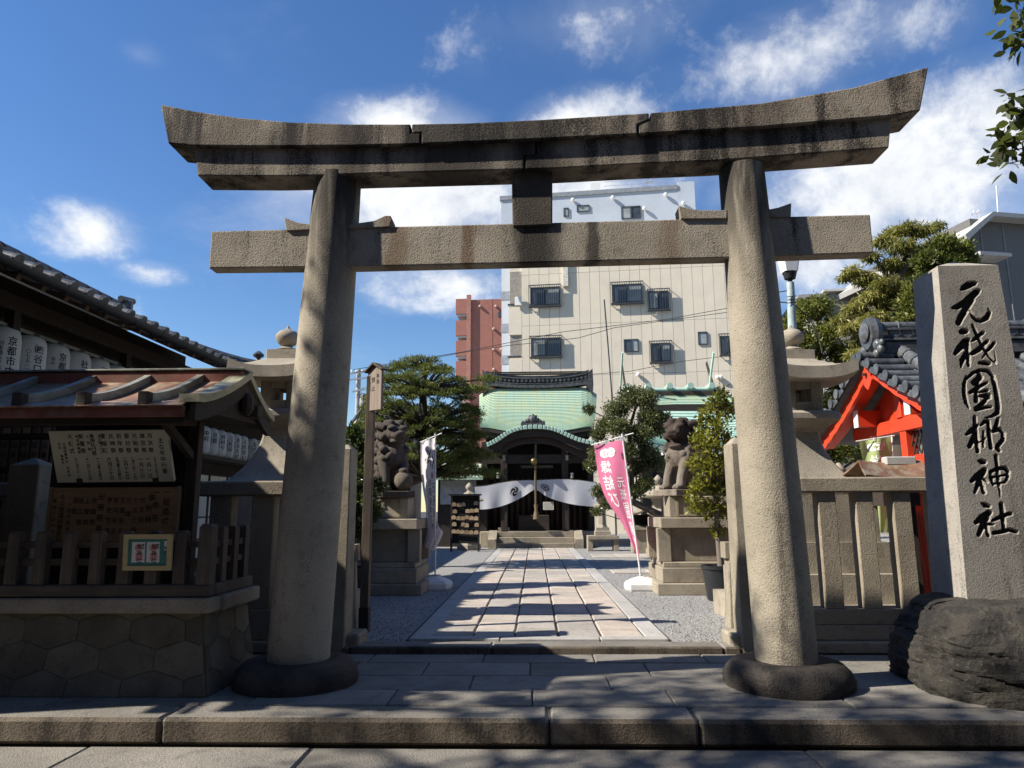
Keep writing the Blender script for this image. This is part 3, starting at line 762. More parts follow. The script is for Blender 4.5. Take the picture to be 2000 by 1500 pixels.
MB().box(BL, -2.42, RY - .10, RY + .10, RZ + .06, RZ + .078, .004).build('ridge_cap', M_COPG, roof)
bat_x = [aY(460, 760, 5.4).x, aY(345, 760, 5.4).x, aY(235, 760, 5.4).x, aY(120, 760, 5.4).x, aY(0, 760, 5.4).x]; d_ = bat_x[1] - bat_x[2]
while bat_x[-1] > BL + .3: bat_x.append(bat_x[-1] - d_)
bat_x[0] = -2.50
for i, (a, b) in enumerate(zip(bat_x, bat_x[1:])):
    mb = MB(); mb.grid(lambda u, v: rp(.06 + .94 * v) + Vector((b + (a - b) * u, 0, 0)), 2, 12); mb.build('roof_sheet', M_COPB, roof, smooth=60, solid=.012, recalc=False)
    mb = MB(); mb.grid(lambda u, v: rp(1 + .10 * v) + Vector((b + (a - b) * u, 0, -.035 * v)), 2, 2); mb.build('eave_sheet', M_COPB, roof, solid=.01, recalc=False)
    mb = MB(); mb.grid(lambda u, v: rb_(.06 + .94 * v) + Vector((b + (a - b) * u, 0, 0)), 2, 8); mb.build('back_sheet', M_COPB, roof, smooth=60, solid=.012, recalc=False)
for i, a in enumerate(bat_x[1:]):
    mb = MB()
    for k in range(10):
        p, q = rp(.04 + .98 * k / 10), rp(.04 + .98 * (k + 1) / 10); mb.bar(p + Vector((a, 0, .03)), q + Vector((a, 0, .03)), .055, .07)
    mb.build('batten', M_COPG, roof); e = rp(1.03)
    MB().box(a - .035, a + .035, e.y - .05, e.y + .03, e.z - .045, e.z + .07, .004).build('batten_end', M_DWOOD, roof)
MB().box(BL, -2.50, EY - .06, EY - .02, EZ - .115, EZ - .035, .003).build('fascia', M_COPR, roof)
MB().box(BL, -2.52, EY + .0, EY + .06, EZ - .16, EZ - .04).build('eave_beam', M_DWOOD, roof)
def verge(prof, x0, x1, zoff, th, name, mat, n=12):
    mb = MB()
    for k in range(n):
        p, q = prof(k / n), prof((k + 1) / n)
        mb.add([(x0, p.y, p.z + zoff), (x1, p.y, p.z + zoff), (x1, q.y, q.z + zoff), (x0, q.y, q.z + zoff), (x0, p.y, p.z + zoff - th), (x1, p.y, p.z + zoff - th), (x1, q.y, q.z + zoff - th), (x0, q.y, q.z + zoff - th)],
               [(0, 1, 2, 3), (7, 6, 5, 4), (0, 4, 5, 1), (1, 5, 6, 2), (2, 6, 7, 3), (3, 7, 4, 0)])
    return mb.build(name, mat, roof)
verge(lambda t: rp(1.04 * t), -2.55, -2.40, .055, .06, 'verge_cap', M_COPV)
verge(lambda t: rb_(1.04 * t), -2.55, -2.40, .055, .06, 'verge_cap', M_COPV)
verge(lambda t: rp(1.02 * t), -2.475, -2.43, -.008, .13, 'barge_board', M_DWOOD)
verge(lambda t: rb_(1.02 * t), -2.475, -2.43, -.008, .13, 'barge_board', M_DWOOD)
MB().lathe([(.02, -.16), (.06, -.1), (.05, 0), (.02, .03)], (-2.42, RY, RZ - .16), 8).build('gable_pendant', M_DWOOD, roof)
MB().add([(-2.47, EY + .1, EZ - .05), (-2.47, RY, RZ - .06), (-2.47, BYY - .08, BZ - .05), (BL, EY + .1, EZ - .05), (BL, RY, RZ - .06), (BL, BYY - .08, BZ - .05)], [(0, 1, 4, 3), (1, 2, 5, 4), (0, 3, 5, 2), (0, 2, 1), (3, 4, 5)]).build('soffit', M_DWOOD, roof)

# white notice board, tilted forward
M_CREAM = plain('cream board', (.62, .59, .49), .6, noise_amt=.05)
tl, tr_, br_, bl = aY(94, 842, 5.72), aY(326, 839, 5.72), aY(342, 943, 5.90), aY(114, 943, 5.90)
ux = (tr_ - tl).normalized(); uz = (bl - tl); uz = (uz - ux * uz.dot(ux)); Hb = uz.length; uz.normalize(); un = ux.cross(-uz); Wb = (tr_ - tl).length
un = un if un.y < 0 else -un
nb = thing('notice_board', 'cream notice board with rows of black writing tilted forward in the booth', 'notice board', (tl + br_) / 2 - Vector((0, 0, Hb / 2)))
PB = lambda u, v, d=0.0: tl + ux * u + uz * v + un * d
MB().prism([PB(0, 0), PB(Wb, 0), PB(Wb, Hb), PB(0, Hb)], -un * .035).build('board', M_CREAM, nb, bevel=.003)
mb = MB(); T = lambda s, u, v, sz, st=1.1, b=.012: put_text(mb, s, lambda a, c: PB(a, c, .0015), sz, b, st, u0=u * Wb, v0=v * Hb)
def fitcol(s, u, v0, v1, sz, b=.012):
    st = (v1 - v0) * Hb / max(1, len(s)) / sz; z_ = min(sz, (v1 - v0) * Hb / len(s) * 1.12); put_text(mb, s, lambda a, c: PB(a, c, .0015), z_, b, (v1 - v0) * Hb / len(s) / z_, u0=u * Wb, v0=v0 * Hb)
fitcol('主な年中行事', .935, .15, .86, .05)
colsW = [('月次祭', '毎月一日十五日十七日', .845), ('歳旦祭', '一月一日', .785), ('元始祭', '一月三日', .72), ('節分祭', '二月二日・三日', .655), ('祈年祭', '二月十七日', .59), ('氏神祭', '五月第三日曜日', .525),
         ('夏越祓', '六月三十日', .455), ('隼神社例祭', '十一月第三日曜日', .36), ('新嘗祭', '十一月二十三日', .27), ('大祓式', '十二月三十一日', .175)]
for a, b_, u in colsW: fitcol(a, u, .06, .47, .046); fitcol(b_, u + .02, .51, .95, .042)
for a, u in (('茅の輪くぐり', .425), ('火焚祭', .325), ('勤労感謝祭', .235)): fitcol(a, u, .08, .45, .028)
fitcol('元祇園梛神社', .115, .22, .62, .028); fitcol('式内', .075, .22, .36, .028); fitcol('隼神社', .08, .45, .64, .028); fitcol('社務所', .115, .68, .9, .028)
tag(mb.build('lettering', M_BLACK, nb, recalc=False), kind='stuff')
for u in (.17, .82): MB().prism([PB(u * Wb, Hb - .035, .004), PB(u * Wb + .05, Hb - .035, .004), PB(u * Wb + .05, Hb + .012, .004), PB(u * Wb, Hb + .012, .004)], -un * .05).build('clip', M_IRON, nb)
for u in (.2, .86): MB().bar(PB(u * Wb, Hb - .01, -.05), (PB(u * Wb, Hb - .01).x, 6.035, PB(0, Hb).z - .02), .03, .03).build('support_arm', M_DWOOD, nb)

# wooden prayer notice board
wl, wr = aY(102, 952.6, 5.97), aY(355, 951, 5.97); wb = aY(92, 1064, 5.97)
Ww = wr.x - wl.x; Hw = wl.z - wb.z
pbd = thing('prayer_board', 'brown wooden board with black brushed prayer list hanging below the cream board', 'notice board', (wl.x + Ww / 2, 5.97, wl.z - Hw))
MB().box(wl.x, wl.x + Ww, 5.955, 5.99, wl.z - Hw, wl.z, .003).build('board', M_BROWN, pbd)
for x_ in (wl.x + .012, wl.x + Ww - .012): MB().box(x_ - .012, x_ + .012, 5.94, 5.954, wl.z - Hw + .002, wl.z + .006).build('edge_strip', wood('pale edge strip', (.36, .27, .17), (.28, .2, .12)), pbd)
mb = MB(); PW = lambda u, v: Vector((wl.x + u, 5.9525, wl.z - v))
def fc(s, u, v0, v1, sz):
    st = (v1 - v0) * Hw / len(s); z_ = min(sz, st * 1.0); put_text(mb, s, PW, z_, .006, st / z_, u0=u * Ww, v0=v0 * Hw)
for s_, u, v0, v1, sz in [('一結婚式', .90, .03, .70, .062), ('一命名', .82, .03, .70, .062), ('御祈祷', .77, .12, .70, .06), ('初宮詣', .715, .18, .68, .05), ('七五三詣', .665, .18, .86, .05), ('厄除', .615, .18, .66, .05), ('交通安全', .565, .18, .88, .05), ('家内安全', .515, .18, .88, .05),
                        ('商売繁盛', .465, .18, .88, .05), ('出張祭典', .40, .1, .84, .062), ('地鎮祭', .345, .18, .75, .052), ('上棟祭', .295, .18, .75, .052), ('竣工祭', .245, .18, .75, .052), ('清祓', .20, .18, .54, .052), ('入居改築修業', .16, .26, .9, .034), ('その他諸祈願受付', .10, .12, .97, .05), ('電話八四一四〇', .045, .2, .95, .036)]:
    fc(s_, u, v0, v1, sz)
tag(mb.build('lettering', M_INK, pbd, recalc=False), kind='stuff')

# framed pair of shrine stamps hung on the palisade
fa, fb, fc_, fd = aY(242, 1044, 5.375), aY(336, 1044, 5.375), aY(331, 1115.5, 5.39), aY(237, 1114.5, 5.39)
fx = (fb - fa).normalized(); Wf = (fb - fa).length; Hf = fa.z - fd.z
pf = thing('framed_stamps', 'pale wooden frame with two stamped papers on green mount hung on the palisade', 'picture frame', Vector((fa.x + Wf / 2, 5.375, fa.z - Hf)))
PF = lambda u, v, d=0.0: Vector((fa.x + u, 5.385 + .02 * v / Hf - d, fa.z - v))
M_PALE = wood('pale frame wood', (.62, .50, .26), (.54, .42, .20), axis=0, bump=.1)
w_ = .034
for a, b, c, d in ((0, 0, Wf, w_), (0, Hf - w_, Wf, Hf), (0, w_, w_, Hf - w_), (Wf - w_, w_, Wf, Hf - w_)):
    MB().prism([PF(a, b, .012), PF(c, b, .012), PF(c, d, .012), PF(a, d, .012)], (0, .025, 0)).build('frame_side', M_PALE, pf)
MB().prism([PF(w_ * .8, w_ * .8), PF(Wf - w_ * .8, w_ * .8), PF(Wf - w_ * .8, Hf - w_ * .8), PF(w_ * .8, Hf - w_ * .8)], (0, .012, 0)).build('mount', plain('green mount', (.06, .22, .19), .7, noise_amt=.06), pf)
M_PAPER = plain('white paper', (.66, .65, .61), .8, noise_amt=.04)
for u, s_ in ((.17, '隼神社'), (.475, '梛神社')):
    p = MB().prism([PF(u * Wf, .21 * Hf, .003), PF((u + .27) * Wf, .21 * Hf, .003), PF((u + .27) * Wf, .78 * Hf, .003), PF(u * Wf, .78 * Hf, .003)], (0, .0025, 0)).build('stamp_paper', M_PAPER, pf)
    mb = MB(); put_text(mb, s_, lambda a, c: PF(a, c, .0045), .042, .004, 1.15, u0=(u + .155) * Wf, v0=.27 * Hf); put_text(mb, '奉拝', lambda a, c: PF(a, c, .0045), .022, .02, 1.0, u0=(u + .235) * Wf, v0=.26 * Hf); mb.build('brush_writing', M_INK, p, recalc=False)
    mb = MB(); mb.lathe([(.03, 0), (.03, .0004)], (0, 0, 0), 16); v_ = [PF((u + .14) * Wf + a, .37 * Hf + b, .0036) for a, b, c in mb.v[:16]]; m2 = MB(); m2.add(v_, [tuple(range(16))])
    a0, b0_ = (u + .08) * Wf, .52 * Hf; m2.add([PF(a0, b0_, .0036), PF(a0 + .055, b0_, .0036), PF(a0 + .055, b0_ + .055, .0036), PF(a0, b0_ + .055, .0036)], [(0, 1, 2, 3)]); m2.build('red_seal', plain('red seal ink', (.62, .30, .29), .8), p, recalc=False)
p = MB().prism([PF(.84 * Wf, .19 * Hf, .003), PF(.91 * Wf, .19 * Hf, .003), PF(.91 * Wf, .46 * Hf, .003), PF(.84 * Wf, .46 * Hf, .003)], (0, .0025, 0)).build('title_slip', M_PAPER, pf)
mb = MB(); put_text(mb, '御朱印', lambda a, c: PF(a, c, .0045), .028, .01, 1.1, u0=.875 * Wf, v0=.21 * Hf); mb.build('lettering', M_INK, p, recalc=False)

# ================================================================== tiled hall on the left
hall = thing('tiled_hall', 'long dark wooden shrine office with grey tiled roof and deep eaves', 'building', (-6.4, 8, 0))
HX, HR, HZ0, HZ1, HYA, HYB = -5.55, -7.60, 3.96, 4.72, 3.9, 13.8
def hs(t, y):     # slope: 0 eave .. 1 ridge, gently concave
    up = .16 * max(0, (y - 11.6) / 2.55) ** 2 * (1 - t)
    return Vector((HX + (HR - HX) * t, y, HZ0 + (HZ1 - HZ0) * (t ** 1.18) + up))
def hclip(y):     # far hip: how high the slope reaches at this depth
    return 1.0 if y < 12.45 else max(0.0, 1 - (y - 12.45) / (HYB - 12.45))
hroof = MB(); hroof.grid(lambda u, v: hs(min(v, hclip(HYA + (HYB - HYA) * u)), HYA + (HYB - HYA) * u), 40, 8); hr = hroof.build('roof', M_TILED, hall, smooth=50, solid=.05, recalc=False)
mb = MB(); mb.grid(lambda u, v: (HR - (HX - HR) * (-1) * v * -1 if False else HR - 2.0 * v, HYA + (12.45 - HYA) * u, HZ1 - (HZ1 - HZ0) * v), 1, 1); mb.build('rear_slope', M_TILED, hr, solid=.05, recalc=False)
rowm = None; y = HYA + .1; pitch = .31
while y < HYB - .1:
    tm = hclip(y)
    mb = MB(); n = 7; pts = [hs(tm * k / n, y) + Vector((0, 0, .03)) for k in range(n + 1)]
    mb.tube(pts, .062, 8); r_ = mb.build('tile_row', M_TILE, hr, smooth=50)
    p = hs(0, y); MB().tube([p + Vector((.045, 0, .01)), p + Vector((.01, 0, .028))], [.072, .072], 12).build('round_tile_end', M_TILE, hr, smooth=40)
    q_ = hs(0, y + pitch / 2); mb = MB()
    for k in range(4):
        u = -1 + 2 * k / 3; 
        mb.add([], [])
    mb.grid(lambda u, v: hs(.0, y) + Vector((.03 - .004 * v, .062 + (pitch - .124) * u, .03 - .035 * math.sin(math.pi * u) - .055 * v)), 4, 1); mb.build('eave_tile', M_TILED, hr, solid=.012, recalc=False)
    y += pitch
mb = MB(); mb.box(HR - .17, HR + .17, HYA, 12.45, HZ1 - .05, HZ1 + .16, .01)
ridge = mb.build('ridge', M_TILED, hr)
for z_, w in ((.165, .16), (.215, .14), (.265, .12)): MB().box(HR - w, HR + w, HYA, 12.48, HZ1 + z_, HZ1 + z_ + .035, .006).build('ridge_course', M_TILE, ridge)
y = HYA
while y < 12.3: MB().tube([(HR, y + .01, HZ1 + .33), (HR, y + .31, HZ1 + .335), (HR, y + .315, HZ1 + .34)], [.075, .075, .09], 10).build('ridge_cap_tile', M_TILE, ridge, smooth=40); y += .325
MB().box(HR - .16, HR + .16, 12.46, 12.57, HZ1 - .1, HZ1 + .46, .02).build('ridge_end_tile', M_TILE, ridge)
MB().tube([(HR, 12.4, HZ1 + .47), (HR, 12.8, HZ1 + .53)], .06, 10).build('ridge_end_tube', M_TILE, ridge, smooth=40)
hp = [hs(hclip(12.45 + (HYB - 12.45) * k / 8), 12.45 + (HYB - 12.45) * k / 8) + Vector((0, .02, .10)) for k in range(9)]
MB().tube(hp, .12, 8).build('hip_ridge', M_TILE, hr, smooth=40)
MB().lathe([(.02, 0), (.09, .02), (.05, .07), (.04, .1), (.1, .13), (.11, .17), (.06, .22), (.015, .25)], tuple(hp[-1] + Vector((0, .05, .08))), 14).build('hip_finial', M_TILE, hr, smooth=50)
# gutter, eaves, walls
gx, gz = HX + .10, HZ0 - .075
mb = MB(); pr_ = [(math.cos(a) * .07, math.sin(a) * .07) for a in [math.pi + math.pi * k / 8 for k in range(9)]]
mb.grid(lambda u, v: (gx + pr_[round(u * 8)][0], HYA + (HYB + .05 - HYA) * v, gz + pr_[round(u * 8)][1] + .16 * max(0, (HYA + (HYB - HYA) * v - 11.6) / 2.55) ** 2), 8, 24); mb.build('gutter', M_IRON, hall, solid=.008, recalc=False)
y = HYA + .25
while y < HYB:
    up = .16 * max(0, (y - 11.6) / 2.55) ** 2
    MB().tube([(gx + .072, y, gz + up), (gx + .05, y, gz - .06 + up), (gx - .02, y, gz - .085 + up), (gx - .12, y, gz - .05 + up), (gx - .18, y, gz + .05 + up)], .009, 6).build('gutter_hook', M_IRON, hall); y += .72
M_RAFT = wood('pale rafter', (.20, .14, .085), (.12, .085, .055), axis=0)
mb = MB(); y = HYA + .1
while y < HYB - .2:
    up = .16 * max(0, (y - 11.6) / 2.55) ** 2
    MB().bar((HX - .0, y, HZ0 - .13 + up), (HX - 1.1, y, HZ0 + .35), .07, .085).build('rafter', M_RAFT, hall)
    y += .40
MB().box(HX - .10, HX - .05, HYA, HYB - .1, HZ0 - .10, HZ0 - .02).build('eave_board', M_RAFT, hall)
mb = MB(); mb.grid(lambda u, v: (HX - .02 - 1.1 * u, HYA + (HYB - HYA) * v, HZ0 - .03 + .47 * u), 1, 1); mb.build('soffit_boards', M_RAFT, hall, solid=.02, recalc=False)
WX = -6.80
MB().box(WX - .16, WX, HYA + .2, 13.4, .05, 4.3).build('wall', M_DWOODZ, hall)
MB().box(WX + .35, WX + .47, HYA, 13.4, 3.74, 3.94, .006).build('eave_purlin', M_DWOOD, hall)
MB().box(WX + .005, WX + .12, HYA, 13.4, 3.62, 3.74, .006).build('wall_plate', M_DWOOD, hall)
for y in (6.9, aX(21, 660, -6.39).y, 10.7, 12.8): MB().box(WX + .35, WX + .47, y - .06, y + .06, .05, 3.74).build('post', M_DWOODZ, hall)
MB().box(WX + .36, WX + .40, HYA, 13.2, 3.54, 3.58).build('lantern_rail', plain('grey rail', (.2, .2, .2), .5), hall)
# lower wing deeper in the courtyard with paper doors
wing = thing('shrine_office_wing', 'dark timber wing with pale sliding doors behind the booth', 'building', (-7.1, 17, .05))
MB().box(-10, -7.15, 13.9, 23, .05, 3.4).build('wall', M_DWOODZ, wing)
MB().box(-10.4, -6.25, 13.85, 23.4, 3.4, 3.5).build('eave', M_DWOOD, wing)
mb = MB(); mb.add([(-6.1, 13.85, 3.5), (-6.1, 23.5, 3.5), (-8.2, 23.5, 4.3), (-8.2, 13.85, 4.3), (-10.4, 13.85, 3.5), (-10.4, 23.5, 3.5)], [(0, 1, 2, 3), (3, 2, 5, 4), (0, 3, 4), (1, 5, 2), (0, 4, 5, 1)]); mb.build('roof', M_TILED, wing)
M_GLASS = plain('pale door pane', (.42, .44, .44), .25, spec=.6, noise_amt=.12, nscale=2)
for k in range(3):
    y0 = 14.50 + k * .92
    d = MB().box(-7.14, -7.10, y0, y0 + .90, .25, 2.14, .005).build('door', M_DWOODZ, wing)
    for j in range(4):
        for i in range(2): MB().box(-7.098, -7.09, y0 + .05 + i * .41, y0 + .44 + i * .41, .30 + j * .455, .72 + j * .455).build('pane', M_GLASS, d)
MB().box(-7.12, -6.55, 13.95, 19.0, 2.36, 2.42).build('lantern_shelf', M_DWOOD, wing)

# ------------------------------------------------------------------ paper lanterns
M_LANTP = None
def lantern_mat():
    t = NT('lantern paper'); z = t.n('ShaderNodeSeparateXYZ', {0: t.n('ShaderNodeTexCoord').outputs['Object']}).outputs[2]
    w = t.n('ShaderNodeMath', {0: t.math('MULTIPLY', z, 300.0)}, operation='SINE').outputs[0]
    t.bump(w, .25, .003); c = t.vary(t.mix(t.ramp(t.noise(5, 4), .3, .7), (.62, .61, .57), (.70, .69, .65)), .04)
    tr = t.n('ShaderNodeBsdfTranslucent', {0: (.7, .68, .6, 1)}); mx = t.n('ShaderNodeMixShader', {0: .15}); t.done(c, .8)
    t.t.links.new(t.b.outputs[0], mx.inputs[1]); t.t.links.new(tr.outputs[0], mx.inputs[2]); t.t.links.new(mx.outputs[0], t.t.nodes['Material Output'].inputs[0]); return t.m
M_LANTP = lantern_mat()
def paper_lantern(y, x, zc, r, h, texts, label, group, rail, stand=False):
    root = thing('paper_lantern', label, 'paper lantern', (x, y, zc - h / 2), 0, group)
    prof = [(r * .55, 0), (r * .86, h * .05), (r * .97, h * .15), (r, h * .3), (r, h * .7), (r * .97, h * .85), (r * .86, h * .95), (r * .55, h)]
    MB().lathe(prof, (0, 0, 0), 20).build('paper_body', M_LANTP, root, smooth=60, local=True)
    MB().lathe([(r * .56, 0), (r * .56, h * .06)], (0, 0, h * .985), 14).build('cap', M_IRON, root, local=True)
    MB().lathe([(r * .56, 0), (r * .56, h * .06)], (0, 0, -h * .045), 14).build('bottom_ring', M_IRON, root, local=True)
    if rail: MB().box(-.012, .012, -.012, .012, h * 1.04, rail - (zc - h / 2)).build('hanger', M_IRON, root, local=True)
    rr = r + .0025
    def PL(a0):
        def f(u, v):
            a = a0 + u / rr; z = h - v
            k = 1.0 if h * .25 < z < h * .75 else 1 - .05 * (abs(z - h / 2) / (h / 2)) ** 3
            return (math.cos(a) * rr * k, math.sin(a) * rr * k, z)
        return f
    mb = MB()
    for s_, ang, sz, v0, b in texts: put_text(mb, s_, PL(R(ang)), sz, b, 1.03, v0=v0)
    mb.build('lettering', M_INK, root, recalc=False, local=True)
    # comma crest
    cr_ = MB(); n = 24; P = PL(R(-98)); c0 = h * .38; q = r * .42
    pts = [P(0, c0)] + [P(q * math.cos(2 * math.pi * k / n), c0 + q * math.sin(2 * math.pi * k / n)) for k in range(n)]
    cr_.add(pts, [(0, 1 + k, 1 + (k + 1) % n) for k in range(n)]); cr = cr_.build('crest', M_REDINK, root, recalc=False, local=True)
    P2_ = lambda u, v: Vector(P(u, v)) * 1.0
    ln = MB()
    for k in range(3):
        a = 2 * math.pi * k / 3 - .6; pp = []
        for i in range(9):
            f = i / 8; rad = q * (1 - .85 * f); an = a + 1.9 * f; pp.append((rad * math.cos(an), c0 + rad * math.sin(an)))
        rr2 = rr + .0015
        for (a1, b1), (a2, b2) in zip(pp, pp[1:]):
            d = Vector((a2 - a1, b2 - b1)); d = Vector((-d.y, d.x)).normalized() * q * .045
            f3 = lambda u, v: (Vector((P(u, v)[0], P(u, v)[1], 0)).normalized() * rr2).to_tuple()[:2] + (P(u, v)[2],)
            ln.add([f3(a1 + d.x, b1 + d.y), f3(a2 + d.x, b2 + d.y), f3(a2 - d.x, b2 - d.y), f3(a1 - d.x, b1 - d.y)], [(0, 1, 2, 3)])
    ln.build('crest_line', M_LANTP, cr, recalc=False, local=True)
    return root
LN = [('京都市中京区', '四条通り千本西入'), ('㈱谷口', '〇七五一二一〇'), ('京都祭', '洛中'), ('社中', ''), ('三和', ''), ('松屋', '')]
for i, (a, b) in enumerate(LN):
    y = aX(52, 700, -6.5).y + .465 * (i - 1)
    tx = [(a, -18, .12, .13, .012)] + ([(b, -50, .058, .2, .0)] if b else [])
    lab = ['white paper lantern at the near end of the eave row beside the dark post', 'white paper lantern with phone number and large red comma crest under the tiled eave', 'white paper lantern third along the eave row above the copper roof', 'white paper lantern fourth along the eave row above the copper roof', 'white paper lantern fifth along the eave row above the copper roof', 'white paper lantern at the far end of the eave row'][i]
    paper_lantern(y, -6.50, 3.19, .215, .70, tx, lab, 'paper lanterns under the tiled eave', 3.56)
LN2 = ['ライフ', '中村', '京都', '西村や', '元祇園', 'まるたけ', 'くれない', 'なぎの宮', '壬生', '坊城']
for i, a in enumerate(LN2):
    y = 13.9 + .39 * i + (.2 if i > 6 else 0)
    tx = [(a, -32, .115, .09, .012), (random.choice(['西院春日町', '四条大宮', '坊城通り', '松原通り']), -58, .048, .18, .0)]
    w_ = ['first', 'second', 'third', 'fourth', 'fifth', 'sixth', 'seventh', 'eighth', 'ninth', 'last'][i]
    paper_lantern(y, -6.80, 2.74, .175, .58, tx, 'white paper lantern standing %s along the shelf above the sliding doors' % w_, 'paper lanterns on the office shelf', 0)
# rows of wooden name plaques at the far left under the eave
plq = thing('donor_plaque_rack', 'rack of upright wooden donor plaques in the shade left of the booth', 'plaque rack', (-5.7, 7.7, 1.0))
MB().box(-6.75, -4.75, 7.72, 7.76, .05, 2.62).build('backing', M_DWOODZ, plq)
M_PLQ = wood('plaque wood', (.24, .16, .10), (.15, .10, .065), axis=2, vary=.3)
for r_ in range(4):
    for k in range(17):
        x_ = -6.72 + k * .115
        o = MB().box(x_, x_ + .085, 7.69, 7.72, 1.06 + r_ * .37, 1.36 + r_ * .37, .004).build('plaque', M_PLQ, plq)
        if x_ > -6.4:
            mb = MB(); put_text(mb, random.choice(['奉納', '献納', '御神', '寄進', '田中', '山本', '中村', '井上']), lambda a, c: (x_ + .0425 + a, 7.6885, 1.34 + r_ * .37 - c), .075, .01, 1.5); mb.build('lettering', M_INK, o, recalc=False)
    MB().box(-6.75, -4.75, 7.70, 7.715, 1.38 + r_ * .37, 1.42 + r_ * .37).build('rack_rail', M_DWOOD, plq)

# ================================================================== stone lanterns
def stone_lantern(loc, rz, label, tiers, s=1.0, inscr=True, group=None):
    """big square lantern; loc.z is the top of the fence level plinth"""
    root = thing('stone_lantern', label, 'stone lantern', loc, rz, group)
    B = lambda prof, name, ch=.01, par=None, mat=M_LANT, sm=None: MB().frust([(a * s, b * s, z * s) for a, b, z in prof], ch=ch * s).build(name, mat, par or root, local=True, smooth=sm)
    z = 0
    for hw, h in tiers: B([(hw, hw, z), (hw, hw, z + h)], 'plinth_stone', .012); z += h
    z0 = z
    # flared shaft
    B([(.53, .53, z0), (.54, .54, z0 + .02), (.54, .54, z0 + .07), (.50, .50, z0 + .10)], 'shaft_foot', .02)
    pr = []
    for k in range(15):
        f = k / 14; pr.append((.47 - .29 * math.sin(f * math.pi / 2) ** .85, .47 - .29 * math.sin(f * math.pi / 2) ** .85, z0 + .10 + .62 * f))
    sh = B(pr, 'shaft', .03, sm=30)
    z1 = z0 + .72
    B([(.20, .20, z1), (.22, .22, z1 + .04), (.31, .31, z1 + .10), (.355, .355, z1 + .14), (.355, .355, z1 + .20), (.30, .30, z1 + .235)], 'platform', .015)
    z2 = z1 + .235
    # fire box: four corner posts with openings
    fb_ = B([(.20, .20, z2), (.20, .20, z2 + .05)], 'firebox_sill', .01)
    for a in (-1, 1):
        for b in (-1, 1): MB().box(a * .155 * s - .065 * s, a * .155 * s + .065 * s, b * .155 * s - .065 * s, b * .155 * s + .065 * s, z2 * s, (z2 + .36) * s, .012 * s).build('firebox_post', M_LANT, root, local=True)
    for rot in range(4):
        M = Matrix.Rotation(rot * math.pi / 2, 4, 'Z')
        for za, zb in ((.0, .11), (.26, .36)): MB().box(-.088 * s, .088 * s, .10 * s, .216 * s, (z2 + za) * s, (z2 + zb) * s, .004, M=M).build('firebox_wall', M_LANT, root, local=True)
    z3 = z2 + .36
    # roof with swept corners
    mb = MB(); n = 16; hw = .50; hh = .27
    def rf(i, j, top):
        x, y = -1 + 2 * i / n, -1 + 2 * j / n; m = max(abs(x), abs(y)); cor = (min(abs(x), abs(y))) * m
        zt = hh * (1 - m) ** 1.25 * 1.0 + .10 * cor ** 3 * m ** 3
        if not top: zt = -.02 + .09 * cor ** 3 * m ** 3 - .03 * m
        else: zt += .085
        return Vector((x * hw * s * (1 + .03 * cor), y * hw * s * (1 + .03 * cor), (z3 + .03 + zt) * s))
    for top in (1, 0):
        o_ = len(mb.v); mb.v += [tuple(rf(i, j, top)) for j in range(n + 1) for i in range(n + 1)]
        for j in range(n):
            for i in range(n): mb.f.append(tuple(o_ + q for q in (j * (n + 1) + i, j * (n + 1) + i + 1, (j + 1) * (n + 1) + i + 1, (j + 1) * (n + 1) + i))); mb.mi.append(0)
    k = (n + 1) ** 2; rim = [i for i in range(n + 1)] + [(j + 1) * (n + 1) + n for j in range(n)] + [n * (n + 1) + i for i in range(n - 1, -1, -1)] + [j * (n + 1) for j in range(n - 1, 0, -1)]
    for a, b in zip(rim, rim[1:] + rim[:1]): mb.f.append((a, b, b + k, a + k)); mb.mi.append(0)
    rfo = mb.build('roof', M_LANT, root, smooth=40, local=True)
    B([(.24, .24, z3 - .02), (.34, .34, z3 + .035)], 'roof_neck', .01)
    zr = z3 + .03 + hh * .80
    B([(.19, .19, zr - .1), (.19, .19, zr + .13)], 'finial_block', .012)
    MB().lathe([(.13 * s, 0), (.14 * s, .03 * s), (.07 * s, .06 * s), (.06 * s, .075 * s), (.11 * s, .11 * s), (.145 * s, .17 * s), (.14 * s, .22 * s), (.10 * s, .265 * s), (.04 * s, .29 * s), (.022 * s, .31 * s), (.012 * s, .335 * s)], (0, 0, (zr + .13) * s), 20).build('finial', M_LANT, root, smooth=50, local=True)
    if inscr:
        mb = MB(); put_text(mb, '献燈', lambda a, c: (-.30 * s + c * .0 + .0, 0, 0), .01) if False else None
    return root
pL, pR = aY(553, 925, 8.5), aY(1562, 925, 8.4)
stone_lantern((pL.x - .03, 8.5, .05), 0, 'large square stone lantern behind the left fence beside the booth roof', [(.85, .28), (.74, .30), (.62, .32), (.56, .60)])
stone_lantern((pR.x + .02, 8.4, .05), R(4), 'large square stone lantern behind the fence between torii and red shrine', [(.85, .28), (.74, .30), (.62, .32), (.56, .50)])
